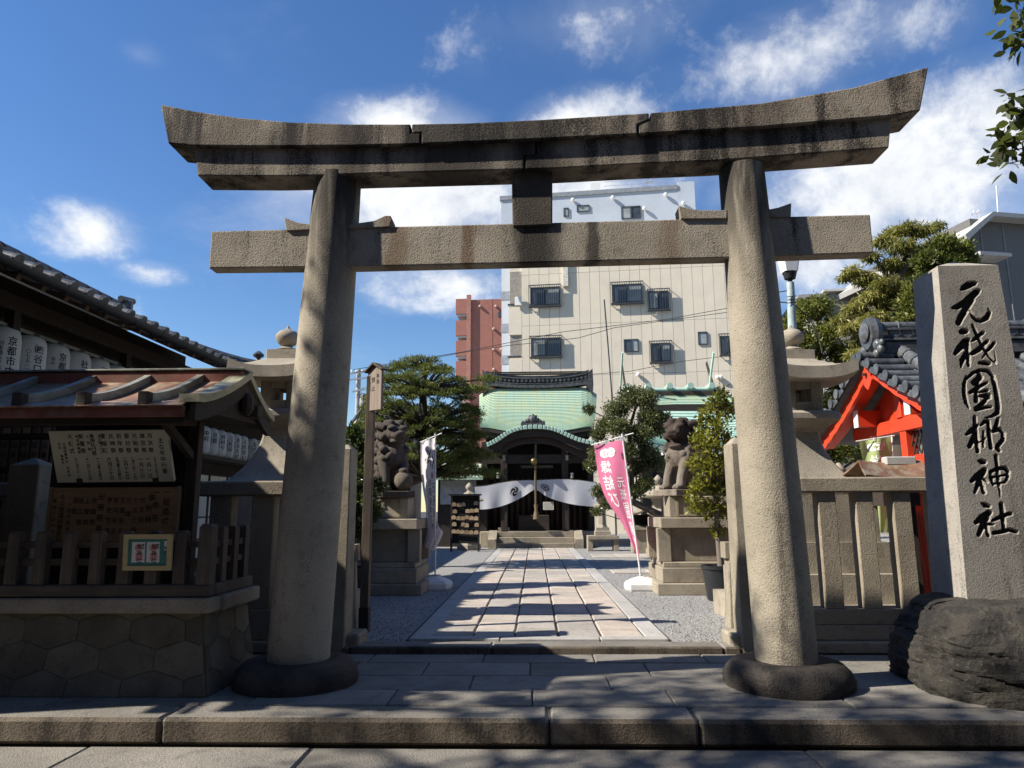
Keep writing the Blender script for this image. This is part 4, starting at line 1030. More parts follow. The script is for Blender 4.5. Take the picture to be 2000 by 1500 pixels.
# ================================================================== trees
M_BARK = wood('bark', (.10, .075, .055), (.05, .04, .032), axis=2, bump=.8, scale=3)
M_PINE = leafmat('podocarp needles', (.06, .085, .016), (.17, .19, .04), .3)
M_HOLLY = leafmat('holly leaves', (.065, .08, .03), (.19, .20, .09), .25, .35, .5)
M_OLIVE = leafmat('yellow green leaves', (.12, .13, .015), (.34, .31, .035), .4)
M_SHRUB = leafmat('glossy dark leaves', (.04, .07, .018), (.13, .16, .05), .2, .3, .5)
M_CEDAR = leafmat('drooping cedar sprays', (.22, .21, .05), (.44, .40, .12), .4)
M_CAMPH = leafmat('camphor leaves', (.08, .10, .018), (.25, .25, .05), .35)
def tree(name, label, base, trunk, r0, clumps, mat, n, size, seed, aspect=.5, droop=0, group=None, limbs=True, shell=.35, updir=.3, lr=.018, six=False):
    root = thing(name, label, 'tree', base, 0, group)
    k = len(trunk); tp = [Vector(p) for p in trunk]
    tk = MB().tube(tp, [r0 * (1 - .72 * i / (k - 1)) for i in range(k)], 9).build('trunk', M_BARK, root, smooth=50)
    if limbs:
        rg = random.Random(seed)
        for c in clumps:
            cc = Vector(c[:3]); cand = [p for p in tp if p.z < cc.z + .1] or tp[:1]
            s = min(cand, key=lambda p: (p - cc).length + .35 * abs(p.z - cc.z + .4)); m = s.lerp(cc, .5) + Vector((rg.uniform(-.1, .1), rg.uniform(-.1, .1), rg.uniform(-.05, .16))) * min(1.5, (s - cc).length)
            MB().tube([s, s.lerp(m, .6), m, m.lerp(cc, .6), cc], [lr * 1.6, lr * 1.3, lr, lr * .7, lr * .35], 5).build('limb', M_BARK, tk)
    foliage('crown', mat, clumps, n, size, root, seed, aspect, droop, shell, updir, six=six)
    return root
def dome(c, ax, n, pad, seed, zmin=-.6, inner=.55):
    rg = random.Random(seed); out = []
    for i in range(n):
        z = 1 - (1 - zmin) * (i + .5) / n; a = i * 2.39996 + rg.uniform(-.12, .12); h = math.sqrt(max(0, 1 - z * z)); v = Vector((h * math.cos(a), h * math.sin(a), z))
        r = inner + (1 - inner) * rg.random() ** .6; p = rg.uniform(.7, 1.3)
        out.append((c[0] + v.x * ax[0] * r, c[1] + v.y * ax[1] * r, c[2] + v.z * ax[2] * r, pad[0] * p, pad[0] * p, pad[1] * p))
    return out
PY = 16.2
c0 = aY(822, 838, PY); b0 = aZ(815, 1060, .05)
pcl = dome((c0.x - .05, PY, c0.z - .25), (1.38, 1.4, 1.92), 230, (.23, .07), 4, -.45, .88) + dome((c0.x, PY, c0.z - .3), (1.2, 1.2, 1.6), 60, (.24, .07), 5, -.5, .2) + [(*aY(x, y, PY + dy), .42, .4, .13) for x, y, dy in ((915, 800, .2), (930, 850, 0), (945, 890, -.2), (955, 925, .1), (900, 900, -.3), (880, 930, -.2), (925, 920, .3), (870, 860, -.6), (890, 830, -.5), (905, 870, .5), (935, 760, .9), (910, 760, .8), (950, 740, 1.2))]
tree('trimmed_conifer', 'tall dome shaped dark green conifer with layered foliage left of the main hall', (b0.x + .1, PY, .05),
     [(b0.x + .1, PY, .0), (b0.x + .02, PY, 1.2), aY(822, 930, PY), aY(828, 850, PY), aY(826, 770, PY), aY(830, 715, PY)], .20, pcl, M_PINE, 100000, .06, 3, .24, updir=.5, lr=.026)
HY_ = 18.5
hcl = [(*aY(x, y, HY_ + dy), r, r, r * .8) for x, y, dy, r in ((1205, 800, 0, .42), (1235, 775, .2, .45), (1262, 780, 0, .40), (1185, 830, .1, .36), (1210, 835, -.3, .38), (1270, 815, 0, .40), (1295, 818, 0, .28), (1250, 850, -.2, .42), (1285, 840, .1, .30), (1170, 850, 0, .26), (1225, 880, -.3, .35), (1262, 885, 0, .40), (1280, 905, 0, .32),
      (1240, 915, .2, .36), (1210, 920, 0, .28), (1260, 945, 0, .30), (1165, 885, .2, .26), (1155, 910, .1, .24), (1170, 960, .2, .25), (1185, 985, 0, .22), (1195, 955, .1, .22), (1150, 800, .3, .2), (1240, 960, 0, .3), (1165, 1000, .1, .18))]
hb = aZ(1238, 1040, .05)
tree('holly_osmanthus', 'grey green clipped holly tree right of the main hall behind the pink banner', (hb.x, HY_, .05), [(hb.x, HY_, 0), aY(1236, 980, HY_), aY(1232, 900, HY_), aY(1229, 840, HY_), aY(1243, 790, HY_)], .11, hcl, M_HOLLY, 30000, .065, 8, .5, lr=.022)

# potted shrub at the right pedestal
M_POT = plain('black plastic pot', (.022, .024, .028), .4, spec=.5)
def potted(loc, label, clumps, mat, n, size, seed, stem, potr=.24, poth=.48):
    root = thing('potted_shrub', label, 'potted plant', loc)
    MB().lathe([(potr * .72, 0), (potr * .78, .02), (potr * .98, poth * .9), (potr * 1.05, poth * .9), (potr * 1.07, poth), (potr * .99, poth), (potr * .96, poth * .93), (.02, poth * .92)], loc, 28).build('pot', M_POT, root, smooth=40)
    MB().tube(stem, [.05 - .03 * i / (len(stem) - 1) for i in range(len(stem))], 8).build('stem', wood('grey bark', (.22, .19, .16), (.14, .12, .10)), root, smooth=50)
    for c in clumps[::2]:
        s = min([Vector(p) for p in stem], key=lambda p: (p - Vector(c[:3])).length); MB().tube([s, s.lerp(Vector(c[:3]), .5) + Vector((0, 0, .04)), Vector(c[:3])], [.012, .009, .004], 5).build('twig', MATS['grey bark'], root)
    foliage('leaves', mat, clumps, n, size, root, seed, .45, 0, .2, .45)
YP = 10.35
pb = aZ(1408, 1164, .05); pb = Vector((aY(1408, 1164, YP).x, YP, .05))
scl = [(*aY(x, y, YP + dy), r, r, r * 1.1) for x, y, dy, r in ((1395, 790, 0, .16), (1410, 770, .1, .14), (1375, 815, 0, .15), (1400, 830, -.1, .2), (1420, 800, .1, .2), (1365, 860, 0, .17), (1390, 870, -.1, .2), (1415, 860, .1, .2), (1360, 905, 0, .17), (1388, 915, -.1, .2), (1412, 905, .1, .2), (1365, 950, -.1, .17), (1395, 955, 0, .2), (1420, 950, .1, .2), (1355, 985, -.1, .14), (1385, 995, 0, .2), (1410, 1000, .1, .18), (1400, 1040, 0, .12), (1345, 965, 0, .09), (1375, 845, .1, .15))]
potted(pb, 'tall yellow green shrub in a black plastic pot beside the right pedestal', scl, M_OLIVE, 4200, .07, 21, [aY(1408, 1105, YP), aY(1404, 1060, YP), aY(1400, 1010, YP), aY(1398, 920, YP), aY(1402, 840, YP), aY(1400, 790, YP)])
YQ = 10.2
pq = Vector((aY(690, 1180, YQ).x, YQ, .05))
scl = [(*aY(x, y, YQ + dy), r, r, r * 1.1) for x, y, dy, r in ((690, 850, 0, .18), (700, 885, 0, .2), (678, 900, .1, .2), (705, 930, -.1, .22), (685, 950, 0, .22), (712, 975, 0, .2), (690, 1000, -.1, .24), (705, 1030, .1, .22), (680, 1045, 0, .2), (725, 1000, .2, .15), (740, 950, .2, .12))]
potted(pq, 'leafy dark green shrub in a pot behind the wooden signpost', scl, M_SHRUB, 5200, .085, 22, [aY(690, 1130, YQ), aY(692, 1050, YQ), aY(690, 960, YQ), aY(692, 880, YQ)])

# ================================================================== guardian dogs on pedestals
M_DOG = granite('brown guardian stone', (.135, .11, .09), (.085, .07, .058), dark=(.03, .026, .022), stain=.4, bump=.9, bdist=.02)
M_DOGL = granite('pale guardian stone', (.30, .26, .21), (.18, .15, .12), dark=(.06, .042, .034), stain=.35, stain_lo=.5, stain_hi=.6, bump=.9, bdist=.02, zstain=(.62, .74, .95))
def guardian(loc, rz, label, opened, ball, mat, head_turn):
    root = thing('guardian_dog', label, 'statue', loc, rz)
    mb = MB()
    S = lambda x, y, z, r, sx=1, sy=1, sz=1: mb.sph((x, y, z), r, 14, 9, sx, sy, sz)
    mb.tube([(-.24, 0, .22), (-.14, 0, .38), (.0, 0, .54), (.08, 0, .68), (.10, 0, .80)], [.20, .23, .23, .21, .17], 16)
    S(.12, 0, .56, .22, .95, 1.0, 1.1)
    for s in (-1, 1):
        S(-.20, s * .15, .20, .18, 1.25, .75, 1.05); S(-.02, s * .20, .06, .075, 1.9, .95, .8)
        if ball and s == 1:
            mb.tube([(.10, .14, .56), (.24, .15, .42), (.33, .13, .34)], [.105, .085, .07], 12); S(.35, .12, .33, .075, 1.2, 1.1, .7)
        else:
            mb.tube([(.10, s * .15, .58), (.20, s * .155, .36), (.27, s * .155, .20), (.29, s * .155, .05)], [.115, .088, .072, .080], 12); S(.345, s * .155, .045, .07, 1.35, 1.15, .75)
        for k in range(3): S(.40, s * .155 + (k - 1) * .045, .035, .028)
    if ball: S(.34, .12, .16, .155)
    # tail: flame
    for x, z, r, sz in ((-.40, .42, .09, 1.8), (-.44, .62, .08, 1.8), (-.38, .74, .06, 2.0), (-.36, .52, .09, 2.0)): S(x, 0, z, r, .8, 1.1, sz)
    mb.tube([(-.3, 0, .2), (-.4, 0, .35)], [.1, .08], 8)
    H = Matrix.Translation((.14, 0, .87)) @ Matrix.Rotation(head_turn, 4, 'Z') @ Matrix.Scale(1.16, 4)
    h = MB(); T = lambda x, y, z, r, sx=1, sy=1, sz=1: h.sph((x, y, z), r, 14, 9, sx, sy, sz)
    T(.0, 0, .04, .165, 1.0, 1.0, .95); T(.10, 0, .06, .12, 1.1, 1.1, .8); T(.16, 0, .02, .085, 1.2, 1.35, .75); T(.235, 0, .045, .042, 1, 1.5, .8)
    T(.11, 0, -.15 if opened else -.06, .075, 1.35, 1.4, .55); T(.0, 0, -.09, .115, 1, 1.05, 1)
    for s in (-1, 1):
        T(.14, s * .085, .125, .06, 1.1, 1.25, .7); T(.155, s * .075, .075, .03); T(.20, s * .05, .0, .04)
        h.tube([(.02, s * .13, .13), (-.08, s * .19, .17), (-.20, s * .22, .17), (-.28, s * .22, .20)], [.05, .062, .05, .012], 8)
        for i, (x, z) in enumerate(((.02, .0), (-.06, .02), (-.1, .1), (-.02, -.12), (-.10, -.08), (-.14, -.2), (-.04, -.24), (.05, -.17), (-.16, .02), (-.20, -.12))): T(x, s * (.165 + .01 * (i % 3) - (.03 if z > .05 else 0)), z, .058)
    for x, z, s, r in ((.10, -.26, .10, .06), (.10, -.26, -.10, .06), (.02, -.30, .15, .065), (.02, -.30, -.15, .065), (-.08, -.32, .19, .065), (-.08, -.32, -.19, .065)): T(x, s, z, r)
    for x, z in ((-.15, .14), (-.2, .04), (-.23, -.08), (-.22, -.2), (-.06, .2), (.06, .19)):
        for s in (-.07, .07): T(x, s, z, .065)
    mb.add([H @ Vector(p) for p in h.v], h.f)
    o = mb.build('body', mat, root, recalc=False, local=True)
    m = o.modifiers.new('fuse', 'REMESH'); m.mode = 'VOXEL'; m.voxel_size = .013; m.use_smooth_shade = True
    m = o.modifiers.new('relax', 'SMOOTH'); m.iterations = 2; m.factor = .5
    if ball: MB().sph((.34, .12, .16), .158, 18, 12).build('ball', granite('carved ball', (.28, .24, .18), (.18, .15, .11), bump=1.0, bdist=.04), root, local=True, smooth=60)
    MB().box(-.48, .50, -.27, .27, -.10, .005, .012).build('foot_slab', mat, root, local=True)
    return root
def pedestal(side, xe, label, char):
    """xe: inner edge of the cap"""
    PF_ = 11.05; s = side; hw = .66; cx = xe + s * hw; cy = PF_ + .62
    zc1 = aY(1290, 1011, PF_).z; zc0 = aY(1290, 1032, PF_).z; zu = aY(1312, 969, PF_ + .25).z; zp = aY(1300, 1098, PF_).z; zq = aY(1290, 1136, PF_).z
    root = thing('statue_pedestal', label, 'pedestal', (cx, cy, .05))
    B = lambda hx, hy, a, b, nm, c=.012, m=M_STONE: MB().box(cx - hx, cx + hx, cy - hy, cy + hy, a, b, c).build(nm, m, root)
    B(hw + .10, .72, .05, .05 + .17, 'ground_slab'); B(hw + .01, .64, .22, zp - .08, 'lower_step'); B(hw - .02, .60, zp - .08, zp, 'upper_step')
    B(hw - .10, .50, zp, zc0, 'core')
    for a in (-1, 1):
        for b in (-1, 1): MB().box(cx + a * (hw - .06) - .10, cx + a * (hw - .06) + .10, cy + b * .475 - .08, cy + b * .475 + .08, zp, zc0 - .002, .01).build('corner_stone', M_STONE, root)
    B(hw, .62, zc0, zc1, 'cap')
    B(hw - .19, .36, zc1, zu, 'die')
    # relief panel on the die
    P = lambda u, v: Vector((cx + u, cy - .3625, (zc1 + zu) / 2 - v))
    W, H = .34, .13; rim = MB()
    loop = [(-W, -H), (W, -H), (W, H), (-W, H)]
    for (a, b), (c, d) in zip(loop, loop[1:] + loop[:1]): rim.bar(P(a, b) + Vector((0, -.004, 0)), P(c, d) + Vector((0, -.004, 0)), .025, .025)
    rim.build('panel_rim', M_STONE, root)
    mb = MB(); put_text(mb, char, lambda u, v: P(u, v - .11) + Vector((0, -.0, 0)), .22, .03)
    o = mb.build('carved_character', M_STONE, root, recalc=False); m = o.modifiers.new('s', 'SOLIDIFY'); m.thickness = .02; m.offset = 0
    return Vector((cx, cy, zu))
xl = aY(815, 1020, 11.05).x; xr = aY(1290, 1020, 11.05).x
tL = pedestal(-1, xl, 'tall stone pedestal carrying the brown guardian dog left of the path', '奉')
tR = pedestal(1, xr, 'tall stone pedestal carrying the guardian dog beside the potted shrub', '献')
guardian((tL.x + .10, tL.y - .02, tL.z + .10), R(-62), 'curly maned brown stone guardian dog resting a paw on a ball', False, True, M_DOG, R(8))
guardian((tR.x - .10, tR.y - .02, tR.z + .10), R(212), 'open mouthed stone guardian dog half hidden by the yellow green shrub', True, False, M_DOGL, R(22))

# ================================================================== wooden signpost
sp = aZ(711, 1234, .05); st_ = aY(730, 715, sp.y)
sg = thing('wooden_signpost', 'old grey wooden signpost with small roofed board beside the left column', 'signpost', (sp.x, sp.y, .05))
MB().box(sp.x - .045, sp.x + .045, sp.y - .045, sp.y + .045, .0, st_.z - .12, .004).build('post', M_GWOODZ, sg)
MB().box(sp.x - .052, sp.x + .052, sp.y - .052, sp.y + .052, .0, .30).build('charred_foot', M_DWOODZ, sg)
ang = R(-38); ux = Vector((math.cos(ang), math.sin(ang), 0)); uy = Vector((-math.sin(ang), math.cos(ang), 0))
zt, zb = st_.z, aY(730, 803, sp.y).z; cpt = Vector((sp.x + .055, sp.y - .09, 0))
wB = .115
brd = MB().prism([cpt - ux * wB + Vector((0, 0, zb)), cpt + ux * wB + Vector((0, 0, zb)), cpt + ux * wB + Vector((0, 0, zt - .07)), cpt + Vector((0, 0, zt - .01)), cpt - ux * wB + Vector((0, 0, zt - .07))], uy * .03).build('board', wood('pale grey board', (.27, .22, .18), (.19, .155, .125), axis=2), sg)
for s in (-1, 1):
    MB().bar(cpt + uy * .015 + Vector((0, 0, zt + .012)), cpt + uy * .015 + ux * s * (wB + .035) + Vector((0, 0, zt - .075)), .10, .018).build('board_roof', M_GWOODX, sg)
mb = MB(); PS = lambda u, v: cpt - uy * .0015 + ux * u + Vector((0, 0, zt - .09 - v))
put_text(mb, '車馬', PS, .05, .01, 1.3, u0=.055, v0=.02); put_text(mb, '禁止', PS, .065, .01, 1.5, u0=-.02, v0=.05); put_text(mb, '社務所', PS, .03, .0, 1.2, u0=-.075, v0=.1)
mb.build('lettering', M_INK, sg, recalc=False)

# ================================================================== banners on weighted bases
def cloth(name, col, trans=.3):
    t = NT(name); n = t.noise(8, 3); w = t.noise(4, 3, stretch=(1, 1, .25)); c = t.mix(t.ramp(n, .3, .7), tuple(x * .96 for x in col), col); t.bump(w, .25, .03)
    tr = t.n('ShaderNodeBsdfTranslucent', {0: col + (1,)}); mx = t.n('ShaderNodeMixShader', {0: trans}); t.done(c, .8)
    t.t.links.new(t.b.outputs[0], mx.inputs[1]); t.t.links.new(tr.outputs[0], mx.inputs[2]); t.t.links.new(mx.outputs[0], t.t.nodes['Material Output'].inputs[0]); return t.m
M_PINK = cloth('pink banner cloth', (.80, .22, .38)); M_BWHITE = cloth('white banner cloth', (.74, .70, .72)); M_GREEN = cloth('green banner cloth', (.42, .52, .22))
M_PLAST = plain('white plastic', (.72, .72, .70), .35, noise_amt=.04)
def curve(pts, t):
    f = t * (len(pts) - 1); i = min(int(f), len(pts) - 2); f -= i
    p0 = pts[max(i - 1, 0)]; p1 = pts[i]; p2 = pts[i + 1]; p3 = pts[min(i + 2, len(pts) - 1)]
    return tuple(.5 * (2 * b + (c - a) * f + (2 * a - 5 * b + 4 * c - d) * f * f + (3 * b - a - 3 * c + d) * f ** 3) for a, b, c, d in zip(p0, p1, p2, p3))
def banner(label, Y, base, pole, bar_, Ledge, Redge, mat, wave, deco, tabs):
    b = Vector((aY(*base, Y).x, Y, .05)); root = thing('banner', label, 'banner flag', b)
    s = .19; MB().frust([(.26, .19, 0), (.275, .20, .03), (.275, .20, .10), (.25, .18, .125), (.25, .18, .135), (.10, .08, .205), (.05, .05, .22)], tuple(b), ch=.07).build('base', M_PLAST, root)
    p0, p1 = aY(*pole[0], Y), aY(*pole[1], Y); po = MB().tube([p0, p1], .014, 10).build('pole', M_PLAST, root, smooth=50)
    MB().tube([aY(*bar_[0], Y + bar_[2]), aY(*bar_[1], Y - .05)], .009, 8).build('crossbar', M_PLAST, root, smooth=50)
    def P(u, v, d=0.0):
        l, r = curve(Ledge, v), curve(Redge, v); x = l[0] + (r[0] - l[0]) * u; y = l[1] + (r[1] - l[1]) * u
        return aY(x, y, Y + wave(u, v)) + Vector((0, -d, 0))
    MB().grid(lambda u, v: P(u, v), 18, 40).build('cloth', mat, root, smooth=70, recalc=False)
    deco(root, P)
    for t in tabs:
        q = aY(*t[0], Y - .02); w, h = t[1]; MB().box(q.x - w / 2, q.x + w / 2, q.y - .018, q.y - .008, q.z - h / 2, q.z + h / 2).build('tab', M_PLAST, root)
    return root
def crest_pair(root, P, uc, vc, ru, rv, mat, col_mat):
    """two overlapping round crests"""
    for k, (du, nm) in enumerate(((-.55, 'flower_crest'), (.60, 'comma_crest'))):
        n = 28; mb = MB(); d = .004 + .002 * k
        mb.add([P(uc + du * ru, vc, d)] + [P(uc + du * ru + ru * math.cos(2 * math.pi * i / n) * (1 + (.05 * math.cos(10 * math.pi * i / n) if k == 0 else 0)), vc + rv * math.sin(2 * math.pi * i / n), d) for i in range(n)], [(0, 1 + i, 1 + (i + 1) % n) for i in range(n)])
        o = mb.build(nm, mat, root, recalc=False); ln = MB()
        def stroke(pts, w):
            for (a, b), (c, e) in zip(pts, pts[1:]):
                q = Vector((c - a, (e - b) * ru / rv)); q = Vector((-q.y, q.x)).normalized() * w
                ln.add([P(uc + du * ru + a + q.x, vc + b + q.y * rv / ru, d + .002), P(uc + du * ru + c + q.x, vc + e + q.y * rv / ru, d + .002), P(uc + du * ru + c - q.x, vc + e - q.y * rv / ru, d + .002), P(uc + du * ru + a - q.x, vc + b - q.y * rv / ru, d + .002)], [(0, 1, 2, 3)])
        if k == 0:
            for j in range(5):
                a0 = 2 * math.pi * j / 5; stroke([(ru * (.45 * math.cos(a0) + .24 * math.cos(t)), rv * (.45 * math.sin(a0) + .24 * math.sin(t))) for t in [2 * math.pi * i / 10 for i in range(11)]], ru * .035)
            stroke([(ru * .2 * math.cos(t), rv * .2 * math.sin(t)) for t in [2 * math.pi * i / 10 for i in range(11)]], ru * .035)
        else:
            for j in range(3):
                a0 = 2 * math.pi * j / 3; stroke([(ru * (1 - .85 * f) * math.cos(a0 + 2 * f), rv * (1 - .85 * f) * math.sin(a0 + 2 * f)) for f in [i / 8 for i in range(9)]], ru * .05)
        ln.build('crest_line', col_mat, o, recalc=False)
def txt(root, P, s, uc, v0, v1, su, mat, bold, mirror=True, name='lettering'):
    mb = MB(); n = len(s); stv = (v1 - v0) / n
    for i, ch in enumerate(s):
        vs, fs = glyph(ch, bold); mb.add([P(uc + (-1 if mirror else 1) * x * su, v0 + stv * (i + .5 - y * .92), .0045) for x, y in vs], fs)
    mb.build(name, mat, root, recalc=False)['kind'] = 'stuff'
def deco_pink(root, P):
    crest_pair(root, P, .42, .135, .17, .055, M_WHITE, M_PINK)
    txt(root, P, '縁結び', .30, .215, .62, .36, M_WHITE, .012); txt(root, P, '元祇園梛神社', .72, .36, 1.0, .26, M_WHITE, .008)
banner('pink banner with white crests and reversed characters leaning in the wind', 11.65, (1255, 1155), ((1253, 1140), (1215, 847)), ((1155, 869.5), (1237, 846), .28),
       [(1161, 871), (1163, 890), (1166, 912), (1173, 947), (1188, 982), (1215, 1022), (1233, 1060), (1245, 1083)], [(1216, 858), (1219, 880), (1224, 912), (1229, 945), (1233, 976), (1240, 1030), (1245, 1062), (1249, 1085)],
       M_PINK, lambda u, v: .30 * (1 - u) + .05 * math.sin(6 * u + 5 * v) * (.3 + v), deco_pink, [((1185, 864), (.045, .07)), ((1214, 857), (.05, .07)), ((1224, 913), (.075, .04)), ((1232, 972), (.05, .035))])
def deco_white(root, P):
    mb = MB()
    def brush(pts):
        for (a, b, w), (c, d, w2) in zip(pts, pts[1:]):
            mb.add([P(a - w, b, .004), P(a + w, b, .004), P(c + w2, d, .004), P(c - w2, d, .004)], [(0, 1, 2, 3)])
    brush([(.75, .07, .01), (.62, .12, .05), (.50, .165, .02)]); brush([(.78, .12, .01), (.86, .17, .04), (.90, .21, .01)]); brush([(.45, .12, .02), (.62, .15, .05), (.72, .14, .02)])
    brush([(.40, .155, .01), (.32, .18, .03), (.42, .205, .04), (.58, .195, .03), (.55, .17, .02)]); brush([(.66, .17, .03), (.72, .23, .02)]); brush([(.82, .20, .02), (.80, .25, .03)])
    brush([(.35, .06, .01), (.50, .09, .06), (.55, .11, .02)])
    mb.build('brush_writing', M_INK, root, recalc=False)
    txt(root, P, '祇園発祥之地', .60, .34, .80, .26, M_INK, .0, True); txt(root, P, '元祇園社', .86, .36, .80, .2, M_INK, .0, True)
    m = MB(); m.add([P(.78 + .07 * math.cos(t), .31 + .028 * math.sin(t), .004) for t in [k * .4 for k in range(16)]], [tuple(range(16))]); m.build('red_mark', plain('pink mark', (.6, .2, .25), .8), root, recalc=False)
banner('white banner with grey brush writing hanging beside the conifer', 11.85, (849, 1152), ((850, 1140), (850, 847)), ((821, 863.5), (863, 846), .27),
       [(821, 863), (821, 885), (821, 907), (823, 930), (826, 955), (831, 985), (832, 1010), (831, 1030), (826, 1048), (821, 1066)], [(850, 855), (850, 885), (850, 910), (850, 935), (850, 960), (850, 985), (851, 1008), (858, 1030), (865, 1042), (849, 1076)],
       M_BWHITE, lambda u, v: .28 * (1 - u) + .04 * math.sin(9 * u + 3 * v) + .05 * v * math.sin(14 * u), deco_white, [((835, 858), (.03, .05)), ((850, 853), (.03, .05))])
def deco_green(root, P):
    crest_pair(root, P, .50, .11, .19, .045, M_WHITE, M_GREEN); txt(root, P, '縁結び守', .46, .20, .75, .42, M_WHITE, .02)
banner('light green banner with white crests beside the red shrine', 10.4, (1752, 1150), ((1752, 1150), (1742, 850)), ((1672, 862), (1747, 851), 0),
       [(1677, 863), (1682, 885), (1688, 910), (1696, 935), (1704, 960), (1712, 1000), (1716, 1040)], [(1741, 852), (1742, 880), (1744, 910), (1745, 940), (1747, 970), (1749, 1005), (1750, 1040)],
       M_GREEN, lambda u, v: .05 * math.sin(7 * u + 4 * v), deco_green, [((1708, 858), (.03, .05))])
# ================================================================== main hall with green copper roof
def patina(name, c1, c2, streak, rows=0.0):
    t = NT(name); a = t.noise(1.1, 4, .6); b = t.noise(5, 4, .65, stretch=(1, .25, .25))
    c = t.mix(t.ramp(a, .35, .65), c1, c2); c = t.mix(t.math('MULTIPLY', t.ramp(b, .5, .7), .6), c, streak)
    sx = t.n('ShaderNodeSeparateXYZ', {0: t.obj}).outputs[0]
    sn = t.n('ShaderNodeMath', {0: t.math('MULTIPLY', sx, 2 * math.pi / .30)}, operation='SINE').outputs[0]
    c = t.mix(t.ramp(sn, .985, 1.0, 0, .35), c, (.16, .22, .17))
    return t.done(c, .65, 0, .35)
M_PAT = patina('green copper shingles', (.36, .50, .40), (.42, .52, .36), (.50, .48, .25))
M_PAT2 = patina('blue green copper', (.33, .50, .43), (.40, .54, .46), (.30, .42, .33))
HLX = .06
mh = thing('main_hall', 'small dark wooden shrine hall with pale green copper roof at the end of the path', 'building', (HLX, 26.5, .05))
EYm, RYm = 25.2, 28.2
def mroof(u, v):   # u across 0..1, v eave 0..1 ridge
    xl = aY(938, 835, EYm).x * (1 - v) + aY(936, 752, RYm).x * v; xr_ = aY(1160, 838, EYm).x * (1 - v) + aY(1165, 750, RYm).x * v
    ze, zr = aY(1050, 843, EYm).z, aY(1050, 757, RYm).z
    z = ze + (zr - ze) * (v * .72 + .28 * v ** 2.2); e = abs(2 * u - 1)
    z += .28 * e ** 3 * (1 - v) ** 2 - .30 * max(0, (e - .72) / .28) ** 2 * (.35 + .65 * v)
    return Vector((xl + (xr_ - xl) * u, EYm + (RYm - EYm) * v, z))
mb = MB(); n = 30
for k in range(n):
    v0, v1 = k / n, (k + 1) / n
    for i in range(24):
        u0, u1 = i / 24, (i + 1) / 24; a, b, c, d = mroof(u0, v0), mroof(u1, v0), mroof(u1, v1), mroof(u0, v1); L = Vector((0, -.012, .022))
        mb.add([a + L, b + L, c, d], [(0, 1, 2, 3)]); mb.add([a + L, b + L, a - L * .2, b - L * .2], [(0, 2, 3, 1)])
rf = mb.build('roof', M_PAT, mh, recalc=False)
mb = MB(); mb.grid(lambda u, v: (mroof(u, 1 - v) - Vector((0, 0, 0))) * 1.0 + Vector((0, 2 * (RYm - mroof(u, 1 - v).y), 0)), 12, 10); mb.build('rear_slope', M_PAT, rf, recalc=False)
mb = MB()
for k in range(24):
    u0, u1 = k / 24, (k + 1) / 24; a, b = mroof(u0, 0), mroof(u1, 0)
    for dz0, dz1, dy in ((-.005, -.14, .01), (-.14, -.30, .16)): mb.add([a + Vector((0, dy, dz0)), b + Vector((0, dy, dz0)), b + Vector((0, dy, dz1)), a + Vector((0, dy, dz1)), a + Vector((0, dy + .4, dz1)), b + Vector((0, dy + .4, dz1))], [(0, 1, 2, 3), (3, 2, 5, 4)])
mb.build('eave_edge', M_DWOOD, rf, recalc=False)
# black ridge with upturned ends
rz0 = aY(1050, 757, RYm).z - .05; xa, xb = aY(950, 745, RYm).x, aY(1150, 745, RYm).x
def rz_(x): f = (x - xa) / (xb - xa); return .16 * abs(2 * f - 1) ** 3
for j, (h0, h1, w) in enumerate(((0, .12, .26), (.135, .20, .22), (.22, .36, .17), (.375, .43, .22), (.445, .50, .17))):
    mb = MB(); mb.grid(lambda u, v: (xa + (xb - xa) * u, RYm - w, rz0 + rz_(xa + (xb - xa) * u) * (1 + h0) + h0 + (h1 - h0) * v), 16, 1)
    mb.grid(lambda u, v: (xa + (xb - xa) * u, RYm + w * (2 * v - 1), rz0 + rz_(xa + (xb - xa) * u) * (1 + h0) + h1), 16, 1)
    mb.grid(lambda u, v: (xa + (xb - xa) * u, RYm + w, rz0 + rz_(xa + (xb - xa) * u) * (1 + h0) + h0 + (h1 - h0) * v), 16, 1)
    mb.grid(lambda u, v: (xa if u < .5 else xb, RYm + w * (2 * (u % .5) * 2 - 1) if False else RYm + w * (2 * v - 1), rz0 + rz_(xa) * (1 + h0) + (h0 if u in (0, 1) else h1)), 1, 1)
    mb.build('ridge_course', M_TILED, rf, recalc=False)
x = xa + .08
while x < xb - .05: MB().tube([(x, RYm - .235, rz0 + rz_(x) + .29), (x, RYm - .16, rz0 + rz_(x) + .29)], [.055, .055], 10).build('ridge_roundel', M_TILED, rf); x += .17
for x, s in ((xa, -1), (xb, 1)):
    MB().prism([(x - .1 * s, RYm - .3, rz0 + .05), (x + .12 * s, RYm - .3, rz0 - .35), (x + .16 * s, RYm - .3, rz0 + .1), (x + .14 * s, RYm - .3, rz0 + .75), (x - .02 * s, RYm - .3, rz0 + .62)], (0, .6, 0)).build('ridge_end_tile', M_TILED, rf)
